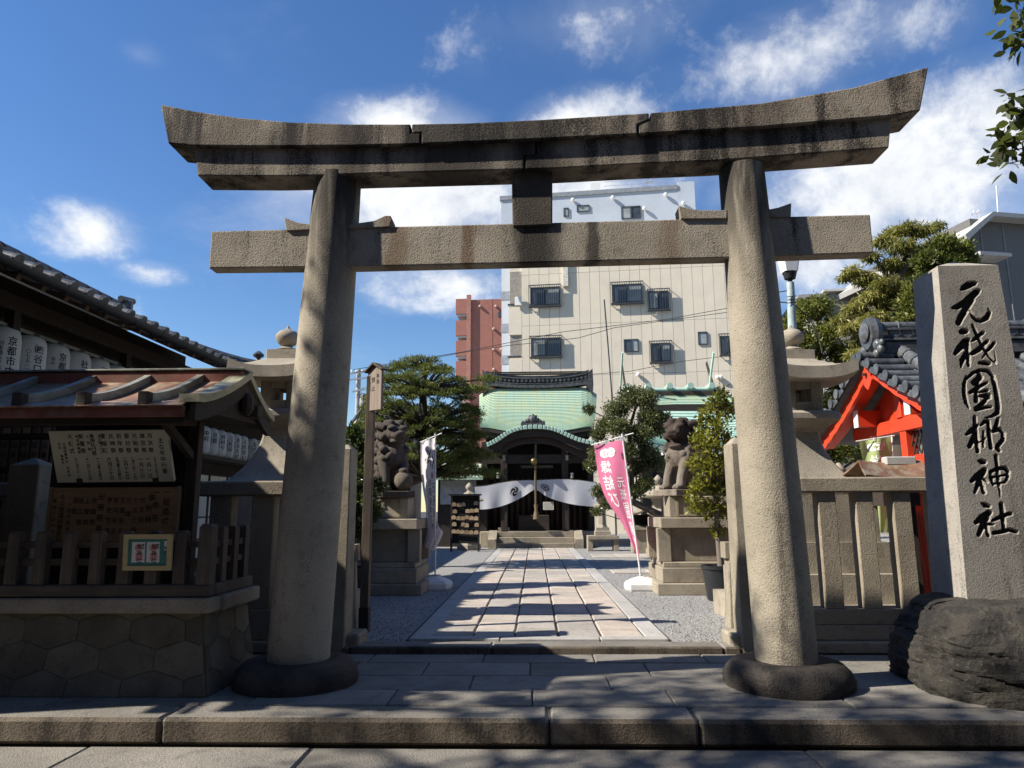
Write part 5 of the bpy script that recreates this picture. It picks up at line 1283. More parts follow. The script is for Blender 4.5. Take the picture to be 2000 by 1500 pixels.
# curved front gable
KY = 24.35
kp = [(951, 871), (962, 866), (973, 860), (984, 852), (995, 845), (1008, 840), (1021, 837), (1041, 835.5), (1060, 836), (1075, 838), (1088, 842), (1101, 848), (1114, 854), (1128, 860), (1143, 864), (1160, 867)]
kpts = [aY(a, b, KY) for a, b in kp]
def strip(name, mat, z0, z1, y0, y1, parent, n0=0, n1=None):
    mb = MB(); P = kpts[n0:n1]
    for a, b in zip(P, P[1:]):
        A, B = Vector((a.x, 0, a.z)), Vector((b.x, 0, b.z)); f = lambda p, y, z: (p.x, y, p.z + z)
        mb.add([f(A, y0, z0), f(B, y0, z0), f(B, y0, z1), f(A, y0, z1), f(A, y1, z0), f(B, y1, z0), f(B, y1, z1), f(A, y1, z1)], [(0, 1, 2, 3), (4, 7, 6, 5), (3, 2, 6, 7), (0, 4, 5, 1), (0, 3, 7, 4), (1, 5, 6, 2)])
    return mb.build(name, mat, parent)
kg = strip('curved_gable_roof', M_PAT2, -.02, .06, KY, KY + 2.4, mh)
for i in range(len(kpts) - 1):
    for f in (0, .5):
        a = kpts[i].lerp(kpts[i + 1], f + .05); b = kpts[i].lerp(kpts[i + 1], f + .45)
        MB().bar(a + Vector((0, -.03, .03)), b + Vector((0, -.03, .03)), .08, .15, .015).build('edge_roll', M_PAT2, kg)
strip('gable_board', M_DWOOD, -.30, -.03, KY + .06, KY + .16, mh); strip('inner_gable_board', M_DWOODZ, -.52, -.31, KY + .25, KY + .32, mh)
cx = kpts[7].x
orn = MB().box(cx - .42, cx + .42, KY - .02, KY + .25, kpts[7].z + .08, kpts[7].z + .17, .01).build('gable_ornament', M_TILED, kg)
for dx, dz, r in ((0, .30, .15), (-.14, .27, .10), (.14, .27, .10), (-.24, .22, .08), (.24, .22, .08), (-.36, .2, .06), (.36, .2, .06), (0, .42, .07), (-.09, .40, .06), (.09, .40, .06)):
    MB().sph((cx + dx, KY + .1, kpts[7].z + dz), r, 10, 7, 1, .6, 1).build('ornament_lobe', M_TILED, orn, smooth=60)
# body
zf = aY(1045, 1038, 25.0).z
xL, xR = aY(945, 950, 25.6).x, aY(1155, 950, 25.6).x
MB().box(xL - .1, xR + .1, 25.05, 31, .05, zf, .02).build('podium', M_STONE, mh)
MB().box(xL, xR, 26.6, 31, zf, aY(1050, 850, 26.6).z).build('back_wall', M_DARK, mh)
for x_ in (xL + .02, xR - .02): MB().box(x_ - .10, x_ + .10, 25.5, 31, zf, aY(1050, 862, 25.5).z).build('side_wall', M_DWOODZ, mh)
MB().box(xL, xR, 25.3, 26.6, aY(1050, 852, 25.3).z, aY(1050, 848, 25.3).z).build('ceiling', M_DARK, mh)
for px in (985, 1104):
    p = aY(px, 950, 24.9); MB().box(p.x - .11, p.x + .11, 24.8, 25.02, zf, aY(px, 868, 24.9).z, .01).build('front_post', M_DWOODZ, mh)
MB().box(xL - .1, xR + .1, 24.85, 25.0, aY(1045, 905, 24.9).z, aY(1045, 888, 24.9).z).build('tie_beam', M_DWOOD, mh)
MB().box(aY(1018, 900, 24.8).x, aY(1080, 900, 24.8).x, 24.80, 24.845, aY(1045, 914, 24.8).z, aY(1045, 909, 24.8).z).build('gilded_plate', plain('dull gilt', (.07, .055, .03), .6, .2), mh)
for px, py in ((978, 877), (984, 893), (1108, 877), (1107, 893), (973, 928), (1117, 928)):
    p = aY(px, py, 24.75); MB().lathe([(.03, -.12), (.06, -.1), (.05, .02), (.08, .05), (.02, .1)], tuple(p), 10).build('metal_fitting', plain('pale bronze', (.30, .30, .25), .5, .3), mh)
for k in range(16):
    x_ = xL + .35 + (xR - xL - .7) * k / 15
    MB().box(x_ - .05, x_ + .05, 26.53, 26.59, zf + .02, zf + 1.9, .004).build('door_slat', wood('brown door', (.085, .045, .03), (.05, .028, .02)), mh)
# steps
sx0, sx1 = aZ(972, 1068, .08).x, aZ(1121, 1068, .08).x
for k in range(3): MB().box(sx0, sx1, 24.15 + .30 * k, 25.04, .05 + (zf - .05) * k / 3 + .003, .05 + (zf - .05) * (k + 1) / 3, .012).build('step', M_STONE, mh)
for a, b in ((sx0 - .29, sx0 - .01), (sx1 + .01, sx1 + .29)): MB().prism([(a, 24.1, .05), (a, 24.1, .35), (a, 24.9, zf + .04), (a, 25.04, zf + .04), (a, 25.04, .05)], (b - a, 0, 0)).build('step_cheek', M_STONE, mh)
MB().box(aY(973, 1030, 24.95).x, aY(995, 1030, 24.95).x, 24.9, 25.0, zf + .01, zf + .14).build('threshold_block', M_STONE, mh)
# offering box, rope and bell
MB().box(cx - .55, cx + .55, 25.7, 26.2, zf, zf + .55, .02).build('offering_box', M_DWOOD, mh)
bell = thing('bell_rope', 'thick twisted bell rope with gilt bell hanging before the hall doors', 'bell rope', (aY(1047, 1013, 24.6).x, 24.6, aY(1047, 1013, 24.6).z))
M_ROPE = wood('hemp rope', (.17, .125, .07), (.11, .08, .045), axis=2)
MB().tube([aY(1047, 1000, 24.6), aY(1046, 950, 24.6), aY(1045.5, 900, 24.6), aY(1046, 868, 24.6)], .038, 10).build('rope', M_ROPE, bell, smooth=60)
MB().tube([aY(1047.5, 1014, 24.6), aY(1047.5, 1003, 24.6), aY(1047, 996, 24.6), aY(1047, 985, 24.6)], [.11, .085, .05, .075], 12).build('tassel', M_ROPE, bell, smooth=60)
MB().sph(tuple(aY(1043, 901, 24.58)), .13, 14, 10).build('bell', plain('gilt bell', (.22, .16, .06), .45, .6), bell, smooth=60)
# white curtain with two crests
cur = thing('shrine_curtain', 'white shrine curtain with two black crests parted over the hall doors', 'curtain', (cx, 24.7, zf + 1))
ctop = [(927, 951), (950, 949), (975, 944), (1000, 940), (1020, 938.5), (1048, 938), (1070, 937), (1100, 936), (1130, 938), (1165, 943)]
cbot = [(930, 995), (950, 994.5), (975, 990), (1000, 981), (1022, 970), (1046, 957), (1070, 971), (1100, 981), (1130, 987), (1165, 990)]
def CP(u, v, d=0.0):
    a, b = curve(ctop, u), curve(cbot, u); return aY(a[0] + (b[0] - a[0]) * v, a[1] + (b[1] - a[1]) * v, 24.72 - d + .03 * math.sin(u * 34) * v)
M_CURT = cloth('white curtain cloth', (.62, .63, .66), .15)
MB().grid(CP, 60, 10).build('cloth', M_CURT, cur, smooth=70, recalc=False)
MB().tube([aY(a, b - .5, 24.74) for a, b in ctop], .02, 6).build('curtain_cord', M_DWOOD, cur)
for uc, vc, kind_ in ((.36, .52, 0), (.64, .50, 1)):
    ru = .042; rv = ru * 240 / 44; mb = MB(); n = 28
    mb.add([CP(uc, vc, .02)] + [CP(uc + ru * math.cos(2 * math.pi * i / n), vc + rv * math.sin(2 * math.pi * i / n), .02) for i in range(n)], [(0, 1 + i, 1 + (i + 1) % n) for i in range(n)])
    o = mb.build('comma_crest' if kind_ == 0 else 'flower_crest', M_INK, cur, recalc=False); ln = MB()
    def stroke(pts, w):
        for (a, b), (c, e) in zip(pts, pts[1:]):
            q = Vector((c - a, (e - b) * ru / rv)); q = Vector((-q.y, q.x)).normalized() * w
            ln.add([CP(uc + a + q.x, vc + b + q.y * rv / ru, .025), CP(uc + c + q.x, vc + e + q.y * rv / ru, .025), CP(uc + c - q.x, vc + e - q.y * rv / ru, .025), CP(uc + a - q.x, vc + b - q.y * rv / ru, .025)], [(0, 1, 2, 3)])
    if kind_ == 0:
        for j in range(3):
            a0 = 2 * math.pi * j / 3; stroke([(ru * (1 - .8 * f) * math.cos(a0 + 2 * f), rv * (1 - .8 * f) * math.sin(a0 + 2 * f)) for f in [i / 8 for i in range(9)]], ru * .09)
    else:
        for j in range(5):
            a0 = 2 * math.pi * j / 5 - math.pi / 2; stroke([(ru * (.5 * math.cos(a0) + .22 * math.cos(t)), rv * (.5 * math.sin(a0) + .22 * math.sin(t))) for t in [2 * math.pi * i / 10 for i in range(11)]], ru * .05)
        stroke([(ru * .9 * math.cos(t), rv * .9 * math.sin(t)) for t in [2 * math.pi * i / 20 for i in range(21)]], ru * .04)
    ln.build('crest_line', M_CURT, o, recalc=False)
pn = aY(1071, 988, 25.65); w_ = .19
nt = MB().box(pn.x - w_, pn.x + w_, 25.66, 25.68, pn.z - .14, pn.z + .14).build('paper_notice', M_PAPER); tag(nt, 'white paper notice pinned on the hall doors under the curtain', 'notice')
mb = MB()
for k in range(7): put_text(mb, '参拝者各位御祈願', lambda a, c: (pn.x + .14 - .045 * k + a, 25.657, pn.z + .11 - c), .024, 0, 1.15)
tag(mb.build('lettering', M_INK, nt, recalc=False), kind='stuff')
# low green roofs flanking the hall
wg = thing('hall_side_wing', 'low dark wing with pale green roof left of the main hall', 'building', (aY(905, 1000, 25.5).x, 26.5, .05))
a_, b_ = aY(840, 932, 25.0), aY(943, 932, 25.0); zt_ = aY(900, 905, 26.4).z
MB().add([(a_.x, 25, a_.z), (b_.x, 25, a_.z), (b_.x, 26.6, zt_), (a_.x, 26.6, zt_), (a_.x, 25, a_.z - .1), (b_.x, 25, a_.z - .1), (b_.x, 26.6, zt_ - .1), (a_.x, 26.6, zt_ - .1)], [(0, 1, 2, 3), (4, 5, 1, 0), (7, 6, 5, 4), (1, 5, 6, 2), (0, 3, 7, 4)]).build('roof', M_PAT, wg)
MB().box(a_.x + .2, b_.x, 25.6, 27.5, .05, a_.z - .05).build('wall', M_DWOODZ, wg)
MB().box(aY(860, 940, 25.5).x, aY(930, 940, 25.5).x, 25.52, 25.56, aY(900, 985, 25.5).z, aY(900, 938, 25.5).z).build('white_panel', plain('pale plaster', (.4, .41, .42), .8), wg)

# side hall with crossed finials
sh = thing('side_hall', 'second shrine hall with green copper roof and crossed finials right of the main hall', 'building', (aY(1340, 1000, 29).x, 29.5, .05))
SR = 31.0
X = lambda px, py, y: aY(px, py, y).x
r0, r1 = X(1262, 760, SR), X(1402, 756, SR); zr = aY(1330, 762, SR).z
MB().tube([(r0, SR, zr), (r1 + .1, SR, zr + .02)], .11, 10).build('ridge_pole', M_PAT2, sh, smooth=50)
MB().box(r0, r1, SR - .22, SR + .22, zr - .62, zr - .10, .01).build('ridge_beam', M_DWOOD, sh)
for px in (1225, 1264, 1305, 1345, 1386):
    p = aY(px, 752, SR); MB().tube([(p.x, SR - .45, zr + .13), (p.x, SR + .45, zr + .13)], .13, 12).build('ridge_billet', M_PAT2, sh, smooth=50)
for px, s in ((1390, 1), (1217, -1)):
    p = aY(px, 762, SR)
    for k in (-1, 1): MB().bar((p.x + .12 * k, SR - .1 * k, p.z - .1), (p.x + .12 * k + .0, SR + 1.15 * k, p.z + 1.45), .06, .16).build('crossed_finial', M_PAT2 if k < 0 else M_DWOOD, sh)
def slope(name, l0, l1, y0, y1, nrow, mat, sag=.0):
    """l0: (pxL, pxR, py) at depth y0 (eave), l1 at depth y1 (top)"""
    mb = MB()
    A0, B0, A1, B1 = aY(l0[0], l0[2], y0), aY(l0[1], l0[2], y0), aY(l1[0], l1[2], y1), aY(l1[1], l1[2], y1)
    P = lambda u, v: (A0.lerp(B0, u)).lerp(A1.lerp(B1, u), v) - Vector((0, 0, sag * math.sin(math.pi * v) - .25 * (abs(2 * u - 1) ** 4) * (1 - v)))
    for k in range(nrow):
        for i in range(12):
            a, b, c, d = P(i / 12, k / nrow), P((i + 1) / 12, k / nrow), P((i + 1) / 12, (k + 1) / nrow), P(i / 12, (k + 1) / nrow); L = Vector((0, -.015, .025))
            mb.add([a + L, b + L, c, d], [(0, 1, 2, 3)]); mb.add([a + L, b + L, b, a], [(0, 1, 2, 3)])
    mb.grid(lambda u, v: P(u, 0) + Vector((0, .02, -.28 * v)), 12, 1)
    return mb.build(name, mat, sh, recalc=False)
slope('upper_roof', (1250, 1440, 793), (1262, 1425, 772), 29.8, SR - .1, 7, M_PAT)
MB().box(X(1255, 800, 29.75), X(1440, 800, 29.75), 29.7, 30.2, aY(1340, 806, 29.75).z, aY(1340, 790, 29.75).z, .01).build('frieze', M_DWOOD, sh)
MB().box(X(1262, 800, 29.85), X(1430, 800, 29.85), 29.85, 32.5, .05, aY(1340, 792, 29.85).z).build('wall', M_DARK, sh)
slope('lower_roof', (1262, 1470, 872), (1296, 1440, 803), 26.3, 29.7, 20, M_PAT2, .35)
MB().box(X(1275, 930, 27), X(1470, 930, 27), 27.0, 29.6, .05, aY(1340, 880, 27).z).build('front_wall', M_DARK, sh)
for k in range(9): p = aY(1296 + k * 9, 886, 26.6); MB().box(p.x - .04, p.x + .04, 26.5, 27.0, p.z - .05, p.z + .05).build('white_rafter_end', M_WHITE, sh)

# prayer plaque racks left of the hall
em = thing('prayer_plaque_rack', 'black rack hung with small wooden prayer plaques left of the hall steps', 'plaque rack', (aY(908, 1055, 22.6).x, 22.6, .05))
ex0, ex1 = aY(882, 1000, 22.6).x, aY(935, 1000, 22.6).x; ez1 = aY(908, 968, 22.6).z
for x_ in (ex0, ex1): MB().box(x_ - .03, x_ + .03, 22.57, 22.63, .05, ez1).build('post', M_IRON, em)
MB().box(ex0 - .08, ex1 + .08, 22.45, 22.75, ez1, ez1 + .05).build('rack_roof', M_IRON, em)
MB().box(ex0 + .03, ex1 - .03, 22.62, 22.64, .3, ez1).build('backing', M_DARK, em)
M_EMA = wood('plaque pale wood', (.42, .31, .19), (.32, .22, .13), axis=0, vary=.3)
for r_ in range(5):
    MB().box(ex0, ex1, 22.585, 22.60, ez1 - .17 - r_ * .215, ez1 - .155 - r_ * .215).build('rod', M_IRON, em)
    for k in range(6):
        if random.random() < .12: continue
        x_ = ex0 + .085 + k * .138 + random.uniform(-.02, .02); z_ = ez1 - .20 - r_ * .215 + random.uniform(-.03, .02)
        MB().prism([(x_ - .068, 22.555, z_ - .115), (x_ + .068, 22.555, z_ - .115), (x_ + .068, 22.555, z_ - .02), (x_, 22.555, z_ + .015), (x_ - .068, 22.555, z_ - .02)], (0, .012, 0)).build('plaque', M_EMA, em)

# smaller stone lanterns and offering stones beside the hall
def small_lantern(loc, s, label, hexa=False):
    root = thing('stone_lantern', label, 'stone lantern', loc)
    L = lambda prof, nm, n=6, pw=None: MB().lathe([(a * s, b * s) for a, b in prof], (0, 0, 0), n).build(nm, M_LANT, root, local=True)
    L([(.42, 0), (.42, .16), (.36, .18), (.36, .30)], 'base', 4 if not hexa else 6)
    L([(.24, .30), (.17, .42), (.155, .85), (.20, 1.0)], 'shaft'); L([(.20, 1.0), (.34, 1.08), (.36, 1.17), (.28, 1.2)], 'platform'); L([(.21, 1.2), (.21, 1.48)], 'firebox')
    for k in range(0, 6, 2):
        a = math.pi / 3 * k + math.pi / 3 * 1.0 - math.pi / 2 - math.pi / 6
        M = Matrix.Rotation(a, 4, 'Z'); MB().box(.183 * s, .195 * s, -.06 * s, .06 * s, 1.27 * s, 1.41 * s, M=M).build('window', M_DARK, root, local=True)
    L([(.20, 1.48), (.50, 1.53), (.52, 1.57), (.34, 1.66), (.16, 1.80), (.08, 1.83)], 'roof')
    MB().lathe([(.10 * s, 1.82 * s), (.06 * s, 1.87 * s), (.12 * s, 1.95 * s), (.11 * s, 2.02 * s), (.02 * s, 2.12 * s)], (0, 0, 0), 14).build('finial', M_LANT, root, local=True, smooth=50)
p = aZ(1176, 1062, .05); 
ps = thing('offering_stand', 'low stone table carrying a lantern right of the hall steps', 'stone table', (aY(1177, 1060, 22.8).x, 22.8, .05))
xq = aY(1177, 1060, 22.8).x
MB().box(xq - .48, xq + .48, 22.5, 23.1, .40, .52, .015).build('top', M_STONE, ps)
for s in (-1, 1): MB().box(xq + s * .40 - .08, xq + s * .40 + .08, 22.55, 23.05, .05, .40, .01).build('leg', M_STONE, ps)
small_lantern((xq, 22.8, .52), .80, 'slim stone lantern on the low stone table right of the hall steps')
small_lantern((aY(1290, 1060, 20.5).x, 20.5, .05), 1.05, 'stone lantern with lattice window beside the right pedestal', True)
small_lantern((aY(916, 1060, 23.6).x, 23.6, .05), 1.02, 'stone lantern standing behind the prayer plaque rack', True)
small_lantern((aY(1642, 960, 12.5).x, 12.5, .05), .96, 'small dark stone lantern behind the right fence beside the green banner', True)
sa = thing('stone_altar', 'small stone altar with curved roof behind the pink banner', 'stone altar', (aY(1262, 1060, 21.5).x, 21.5, .05))
xs_ = aY(1262, 1060, 21.5).x
MB().box(xs_ - .42, xs_ + .42, 21.2, 21.8, .05, .72, .015).build('body', M_STONE, sa); MB().box(xs_ - .60, xs_ + .60, 21.1, 21.9, .72, .84, .012).build('table', M_STONE, sa)
for s in (-1, 1): MB().box(xs_ + s * .45 - .05, xs_ + s * .45 + .05, 21.2, 21.3, .84, 1.16).build('pillar', M_STONE, sa)
MB().box(xs_ - .4, xs_ + .4, 21.5, 21.55, .84, 1.16).build('niche', M_DARK, sa)
mb = MB(); mb.grid(lambda u, v: (xs_ - .62 + 1.24 * u, 21.0 + .9 * v, 1.17 + .14 * math.exp(-((u - .5) / .2) ** 2) + .04 * abs(2 * u - 1) ** 3), 20, 2); mb.build('curved_roof', M_STONE, sa, solid=.08, recalc=False, smooth=50)

# ================================================================== city buildings behind
M_BEIGE = plain('beige precast panel', (.70, .625, .50), .85, noise_amt=.04, nscale=1.2, bump=.15, bscale=20, vary=.02)
M_GREYB = plain('blue grey render', (.46, .51, .58), .85, noise_amt=.05, nscale=1.0)
M_BRICK = plain('red brown tile wall', (.32, .13, .095), .7, noise_amt=.08, nscale=2)
M_DGREY = plain('dark grey cladding', (.13, .125, .12), .6, noise_amt=.08)
M_LGREY = plain('light concrete', (.42, .41, .39), .85, noise_amt=.08)
M_WFRAME = plain('window frame', (.05, .055, .06), .4)
M_WGLASS = plain('curtained window glass', (.30, .32, .31), .12, spec=.8, noise_amt=.25, nscale=1.5)
M_WDARK = plain('dark window glass', (.05, .055, .06), .1, spec=.8, noise_amt=.3, nscale=1.5)
def facade(name, label, px_l, py_ref, Y, deg):
    o = aY(px_l, py_ref, Y); o = Vector((o.x, Y, 0)); a = R(deg); d = Vector((math.cos(a), math.sin(a), 0)); nrm = Vector((d.y, -d.x, 0))
    root = thing(name, label, 'building', (o.x, o.y, -.33), a)
    def L(px, py):     # pixel -> (along, height) on the facade plane
        r = _ray(px, py); t = (o - Vector((0, 0, CAM_H))).dot(nrm) / r.dot(nrm); p = Vector((0, 0, CAM_H)) + r * t
        return (p - o).dot(d), p.z + .33
    return root, L
bb, LB = facade('apartment_block', 'tall beige apartment block with barred windows behind the main hall', 994, 730, 40.0, -6)
x1, _ = LB(1478, 600); zt_ = LB(1200, 452)[1]; xm = LB(1019, 600)[0]
MB().box(.06, x1, .12, 10, 0, zt_ - .05).build('core_wall', M_BEIGE, bb, local=True)
jx = [0, xm] + [LB(880 + q / 3.409, 640)[0] for q in (525, 593, 660, 728, 862, 935, 1000, 1068, 1136, 1203, 1272, 1340, 1412, 1482, 1553, 1625, 1697, 1768)]
jx = sorted(jx); jx += [jx[-1] + .62 * k for k in range(1, 6)]; jx = [q for q in jx if q < x1] + [x1]
jz = [0, LB(1200, 930)[1], LB(1200, 831)[1], LB(1200, 731)[1], LB(1200, 630)[1], LB(1200, 529)[1], zt_]
for i, (a, b) in enumerate(zip(jx, jx[1:])):
    for j, (c, d) in enumerate(zip(jz, jz[1:])):
        if i == 0 and j in (3, 4): continue
        if i == 0 and j == 5: continue
        MB().box(a + .008, b - .008, 0, .119, c + .008, d - .008).build('panel', M_BEIGE, bb, local=True)
# corner balconies
for c, d in ((LB(1000, 735)[1], LB(1000, 702)[1]), (LB(1000, 654)[1], LB(1000, 598)[1])): MB().box(.005, xm - .008, 0, .119, c, d).build('balcony_parapet', M_BEIGE, bb, local=True)
for py in (700, 598): z = LB(1000, py)[1]; MB().box(-.05, xm - .05, -.03, .0, z + .02, z + .14).build('balcony_rail', M_WFRAME, bb, local=True)
for py0, py1 in ((696, 656), (595, 530)): a, b = LB(1000, py0)[1], LB(1000, py1)[1]; MB().box(.07, xm - .01, .09, .118, a, b).build('balcony_recess', plain('shaded recess', (.30, .27, .23), .9), bb, local=True)
def window(root, L, x0, y0, x1, y1, grille=False, split=True, kind=0, origin=(880, 340), k=3.409):
    a, z1 = L(origin[0] + x0 / k, origin[1] + y0 / k); b, z0 = L(origin[0] + x1 / k, origin[1] + y1 / k)
    w = MB(); t = .05
    for q in ((a, b, z0, z0 + t), (a, b, z1 - t, z1), (a, a + t, z0 + t, z1 - t), (b - t, b, z0 + t, z1 - t)): w.box(q[0], q[1], -.07, -.002, q[2], q[3])
    if split: m = (a + b) / 2; w.box(m - .04, m + .04, -.072, -.003, z0 + t, z1 - t)
    f = w.build('window', M_WFRAME, root, local=True)
    m = (a + b) / 2
    for i, (u, v) in enumerate(((a + t, m - .04), (m + .04, b - t)) if split else ((a + t, b - t),)):
        MB().box(u, v, -.03, -.005, z0 + t, z1 - t).build('pane', M_WGLASS if (i + kind) % 2 else M_WDARK, f, local=True)
    if grille:
        n = int((b - a) / .115); d = -.24
        for i in range(n + 1): x_ = a - .06 + (b - a + .12) * i / n; MB().box(x_ - .013, x_ + .013, d, d + .055, z0 - .12, z1 + .08).build('grille_bar', M_WFRAME, f, local=True)
        for z in (z0 - .12, z1 + .05): 
            MB().box(a - .07, b + .07, d - .01, d + .03, z, z + .05).build('grille_rail', M_WFRAME, f, local=True)
            for x_ in (a - .06, b + .04): MB().box(x_, x_ + .03, d, -.002, z, z + .04).build('grille_arm', M_WFRAME, f, local=True)
        for i in range(3): MB().box(a - .07, b + .07, d - .008 + .06 * i, d + .03 + .06 * i, z0 - .16, z0 - .13).build('grille_floor_bar', M_WFRAME, f, local=True)
for q in ((530, 758, 730, 868, 1), (1072, 738, 1278, 850, 1), (1315, 783, 1455, 895, 1), (535, 1095, 737, 1208, 1), (1328, 1128, 1470, 1245, 1), (1790, 1080, 1860, 1195, 1), (1152, 1102, 1252, 1183, 0), (1645, 1052, 1712, 1135, 0)):
    window(bb, LB, *q[:4], grille=bool(q[4]), split=q[0] != 1645, kind=q[0] % 2)
a, z1 = LB(1100, 526); b, z0 = LB(1110, 560); MB().box(a, b, -.18, -.004, z0, z1 + 2).build('duct', plain('white duct', (.6, .58, .52), .6), bb, local=True)
for q in ((1250, 1338), (1778, 1355), (1797, 1355)):
    a, z = LB(880 + q[0] / 3.409, 340 + q[1] / 3.409); MB().sph((a, -.12, z), .12, 10, 7).build('vent_hood', M_WHITE, bb, local=True, smooth=60)
a, z = LB(1016, 578); dish = MB().lathe([(.02, 0), (.22, .03), (.30, .09)], (0, 0, 0), 14); dish.v = [(a - .25, -.25 - p[2], z + p[1]) for p in dish.v]; dish.build('satellite_dish', M_WHITE, bb, local=True)
MB().box(a - .3, a + .1, -.2, -.1, z - .6, z - .1).build('dish_mount', M_WHITE, bb, local=True)
# blue grey tower behind
gb, LG = facade('grey_tower_block', 'blue grey rendered tower block rising behind the beige apartment block', 979, 390, 43.0, -6)
xg = LG(1325, 400)[0]; zg = LG(1150, 381)[1]
MB().box(0, xg, 0, 12, 0, zg).build('wall', M_GREYB, gb, local=True)
MB().box(-.08, xg, -.08, 12.1, zg, zg + .28).build('parapet', plain('grey parapet', (.24, .26, .29), .8), gb, local=True)
xt = LG(1356, 360)[0]; MB().box(xg + .01, xt, -.02, 12, 0, LG(1340, 355)[1]).build('stair_tower', M_GREYB, gb, local=True)
for py in (577, 640, 702): z = LG(985, py)[1]; MB().box(-.03, LG(1019, py)[0], -.03, -.001, z - .3, z + .25).build('band', plain('grey band', (.24, .27, .33), .85), gb, local=True)
for q in ((752, 228, 787, 283, 0), (840, 212, 925, 250, 0), (1135, 220, 1268, 295, 1)): window(gb, LG, *q[:4], split=bool(q[4]), kind=1)
for q in ((815, 178), (1080, 163), (1432, 143), (1290, 235), (1548, 200)):
    a, z = LG(880 + q[0] / 3.409, 340 + q[1] / 3.409); MB().sph((a, -.15, z), .13, 10, 7).build('vent_hood', M_WHITE, gb, local=True, smooth=60)
M_STEEL = plain('galvanised steel', (.45, .46, .46), .4, .5)
def mast(root, L, px, py0, py1, w=.05, nm='mast', dy=3): a, z1 = L(px, py1); b, z0 = L(px, py0); MB().box(a - w, a + w, dy, dy + 2 * w, zg + .1, z1).build(nm, M_STEEL, root, local=True); return a, z1
mast(gb, LG, 1336, 372, 352, .06)
for px in (1180, 1192, 1287): mast(gb, LG, px, 385, 344, .04)
for px0, px1 in ((1264, 1282),):
    a, z1 = mast(gb, LG, px0, 380, 346, .04, 'ladder_rail'); b, _ = mast(gb, LG, px1, 380, 346, .04, 'ladder_rail')
    for k in range(7): MB().box(a, b, 3.0, 3.06, zg + .3 + k * .35, zg + .36 + k * .35).build('ladder_rung', M_STEEL, gb, local=True)
a, z = LG(1163, 376); MB().box(a - .3, a + .3, 1, 1.6, zg + .2, zg + 1.3).build('rooftop_unit', M_WHITE, gb, local=True)
a, z = LG(1217, 376); MB().box(a - .7, a + .7, 1, 2, zg + .2, zg + .6).build('rooftop_unit', M_LGREY, gb, local=True)
a, _ = LG(1180, 360); b, _ = LG(1320, 360)
for k in range(8): MB().box(a, b, 3.1, 3.12, zg + .5 + k * .3, zg + .52 + k * .3).build('fence_wire', M_STEEL, gb, local=True)
# red brown block
rb2, LR = facade('brown_apartment_block', 'red brown tiled apartment block with corner balconies left of the beige block', 912, 700, 60.0, -4)
xr2 = LR(1010, 700)[0]; zr2 = LR(940, 585)[1]
MB().box(0, xr2, 0, 14, 0, zr2).build('wall', M_BRICK, rb2, local=True)
MB().box(-.02, .35, -.25, -.002, 0, zr2 + .4).build('corner_pier', plain('pale brown pier', (.36, .17, .13), .8), rb2, local=True)
for k, (py0, py1) in enumerate(((598, 585), (640, 627), (680, 666), (720, 706))):
    z1 = LR(900, py1)[1]; z0 = LR(900, py0)[1]; x0 = LR(891, py0)[0]
    MB().box(x0, -.03, -.2, 6, z0 - .75, z1).build('balcony', M_BRICK, rb2, local=True)
    MB().box(x0 + .1, -.03, -.1, 6, z0 - .95, z0 - .76).build('balcony_slab', M_LGREY, rb2, local=True)
MB().box(-.6, -.02, .3, 6, 0, zr2 - .4).build('balcony_wall', M_LGREY, rb2, local=True)
for px, py in ((938, 599), (969, 599), (965, 643), (965, 683), (965, 722), (979, 683)):
    a, z = LR(px, py); MB().sph((a, -.12, z), .14, 8, 6).build('vent_hood', plain('pale brown hood', (.5, .34, .28), .7), rb2, local=True, smooth=60)
a, z1 = LR(973, 609); b, z0 = LR(979, 619); MB().box(a, b, -.05, -.004, z0, z1).build('window', M_WDARK, rb2, local=True)
for px in (935, 961): a = LR(px, 640)[0]; MB().box(a - .03, a + .03, -.02, -.003, 0, zr2).build('wall_joint', plain('joint brown', (.33, .15, .11), .8), rb2, local=True)
# grey house on the right and small far block
dg, LD = facade('grey_house', 'dark grey clad building with sloping eave right of the carved pillar', 1900, 480, 30.0, 12)
z1 = LD(1960, 432)[1]
MB().box(0, 9, 0, 8, 0, z1).build('wall', M_DGREY, dg, local=True)
ex = LD(1864, 468); MB().prism([(ex[0], -.6, ex[1]), (LD(1918, 428)[0], -.6, LD(1918, 424)[1]), (9, -.6, LD(1918, 424)[1]), (9, -.6, LD(1918, 432)[1]), (LD(1920, 432)[0], -.6, LD(1918, 432)[1]), (ex[0] + .1, -.6, ex[1] - .25)], (0, 9, 0)).build('sloping_eave', M_LGREY, dg, local=True)
for px in (1918, 1962): a = LD(px, 480)[0]; MB().box(a - .03, a + .03, -.03, -.003, 0, z1 - .1).build('wall_joint', plain('pale joint', (.2, .2, .2), .6), dg, local=True)
a, z0 = LD(1912, 500); b, z = LD(1945, 478); MB().box(a - .8, b - .2, -.9, -.005, z0 - .3, z0 - .15).build('balcony_slab', M_LGREY, dg, local=True)
an = MB(); p = aY(1960, 420, 30.0); an.tube([p, aY(1957, 356, 30.0)], .025, 6); an.build('antenna_mast', M_WHITE, dg)
p = aY(1915, 430, 30.0); an = MB(); an.tube([p, aY(1914, 408, 30)], .02, 5); an.tube([aY(1896, 418, 30), aY(1932, 410, 30)], .015, 5); an.tube([aY(1900, 421, 30), aY(1904, 410, 30)], .012, 5); an.tube([aY(1910, 417, 30), aY(1914, 407, 30)], .012, 5); an.build('television_aerial', M_WHITE, dg)
sb, LS = facade('stepped_grey_house', 'small grey stepped rooftop building between street lamp and cedar', 1612, 600, 38.0, -8)
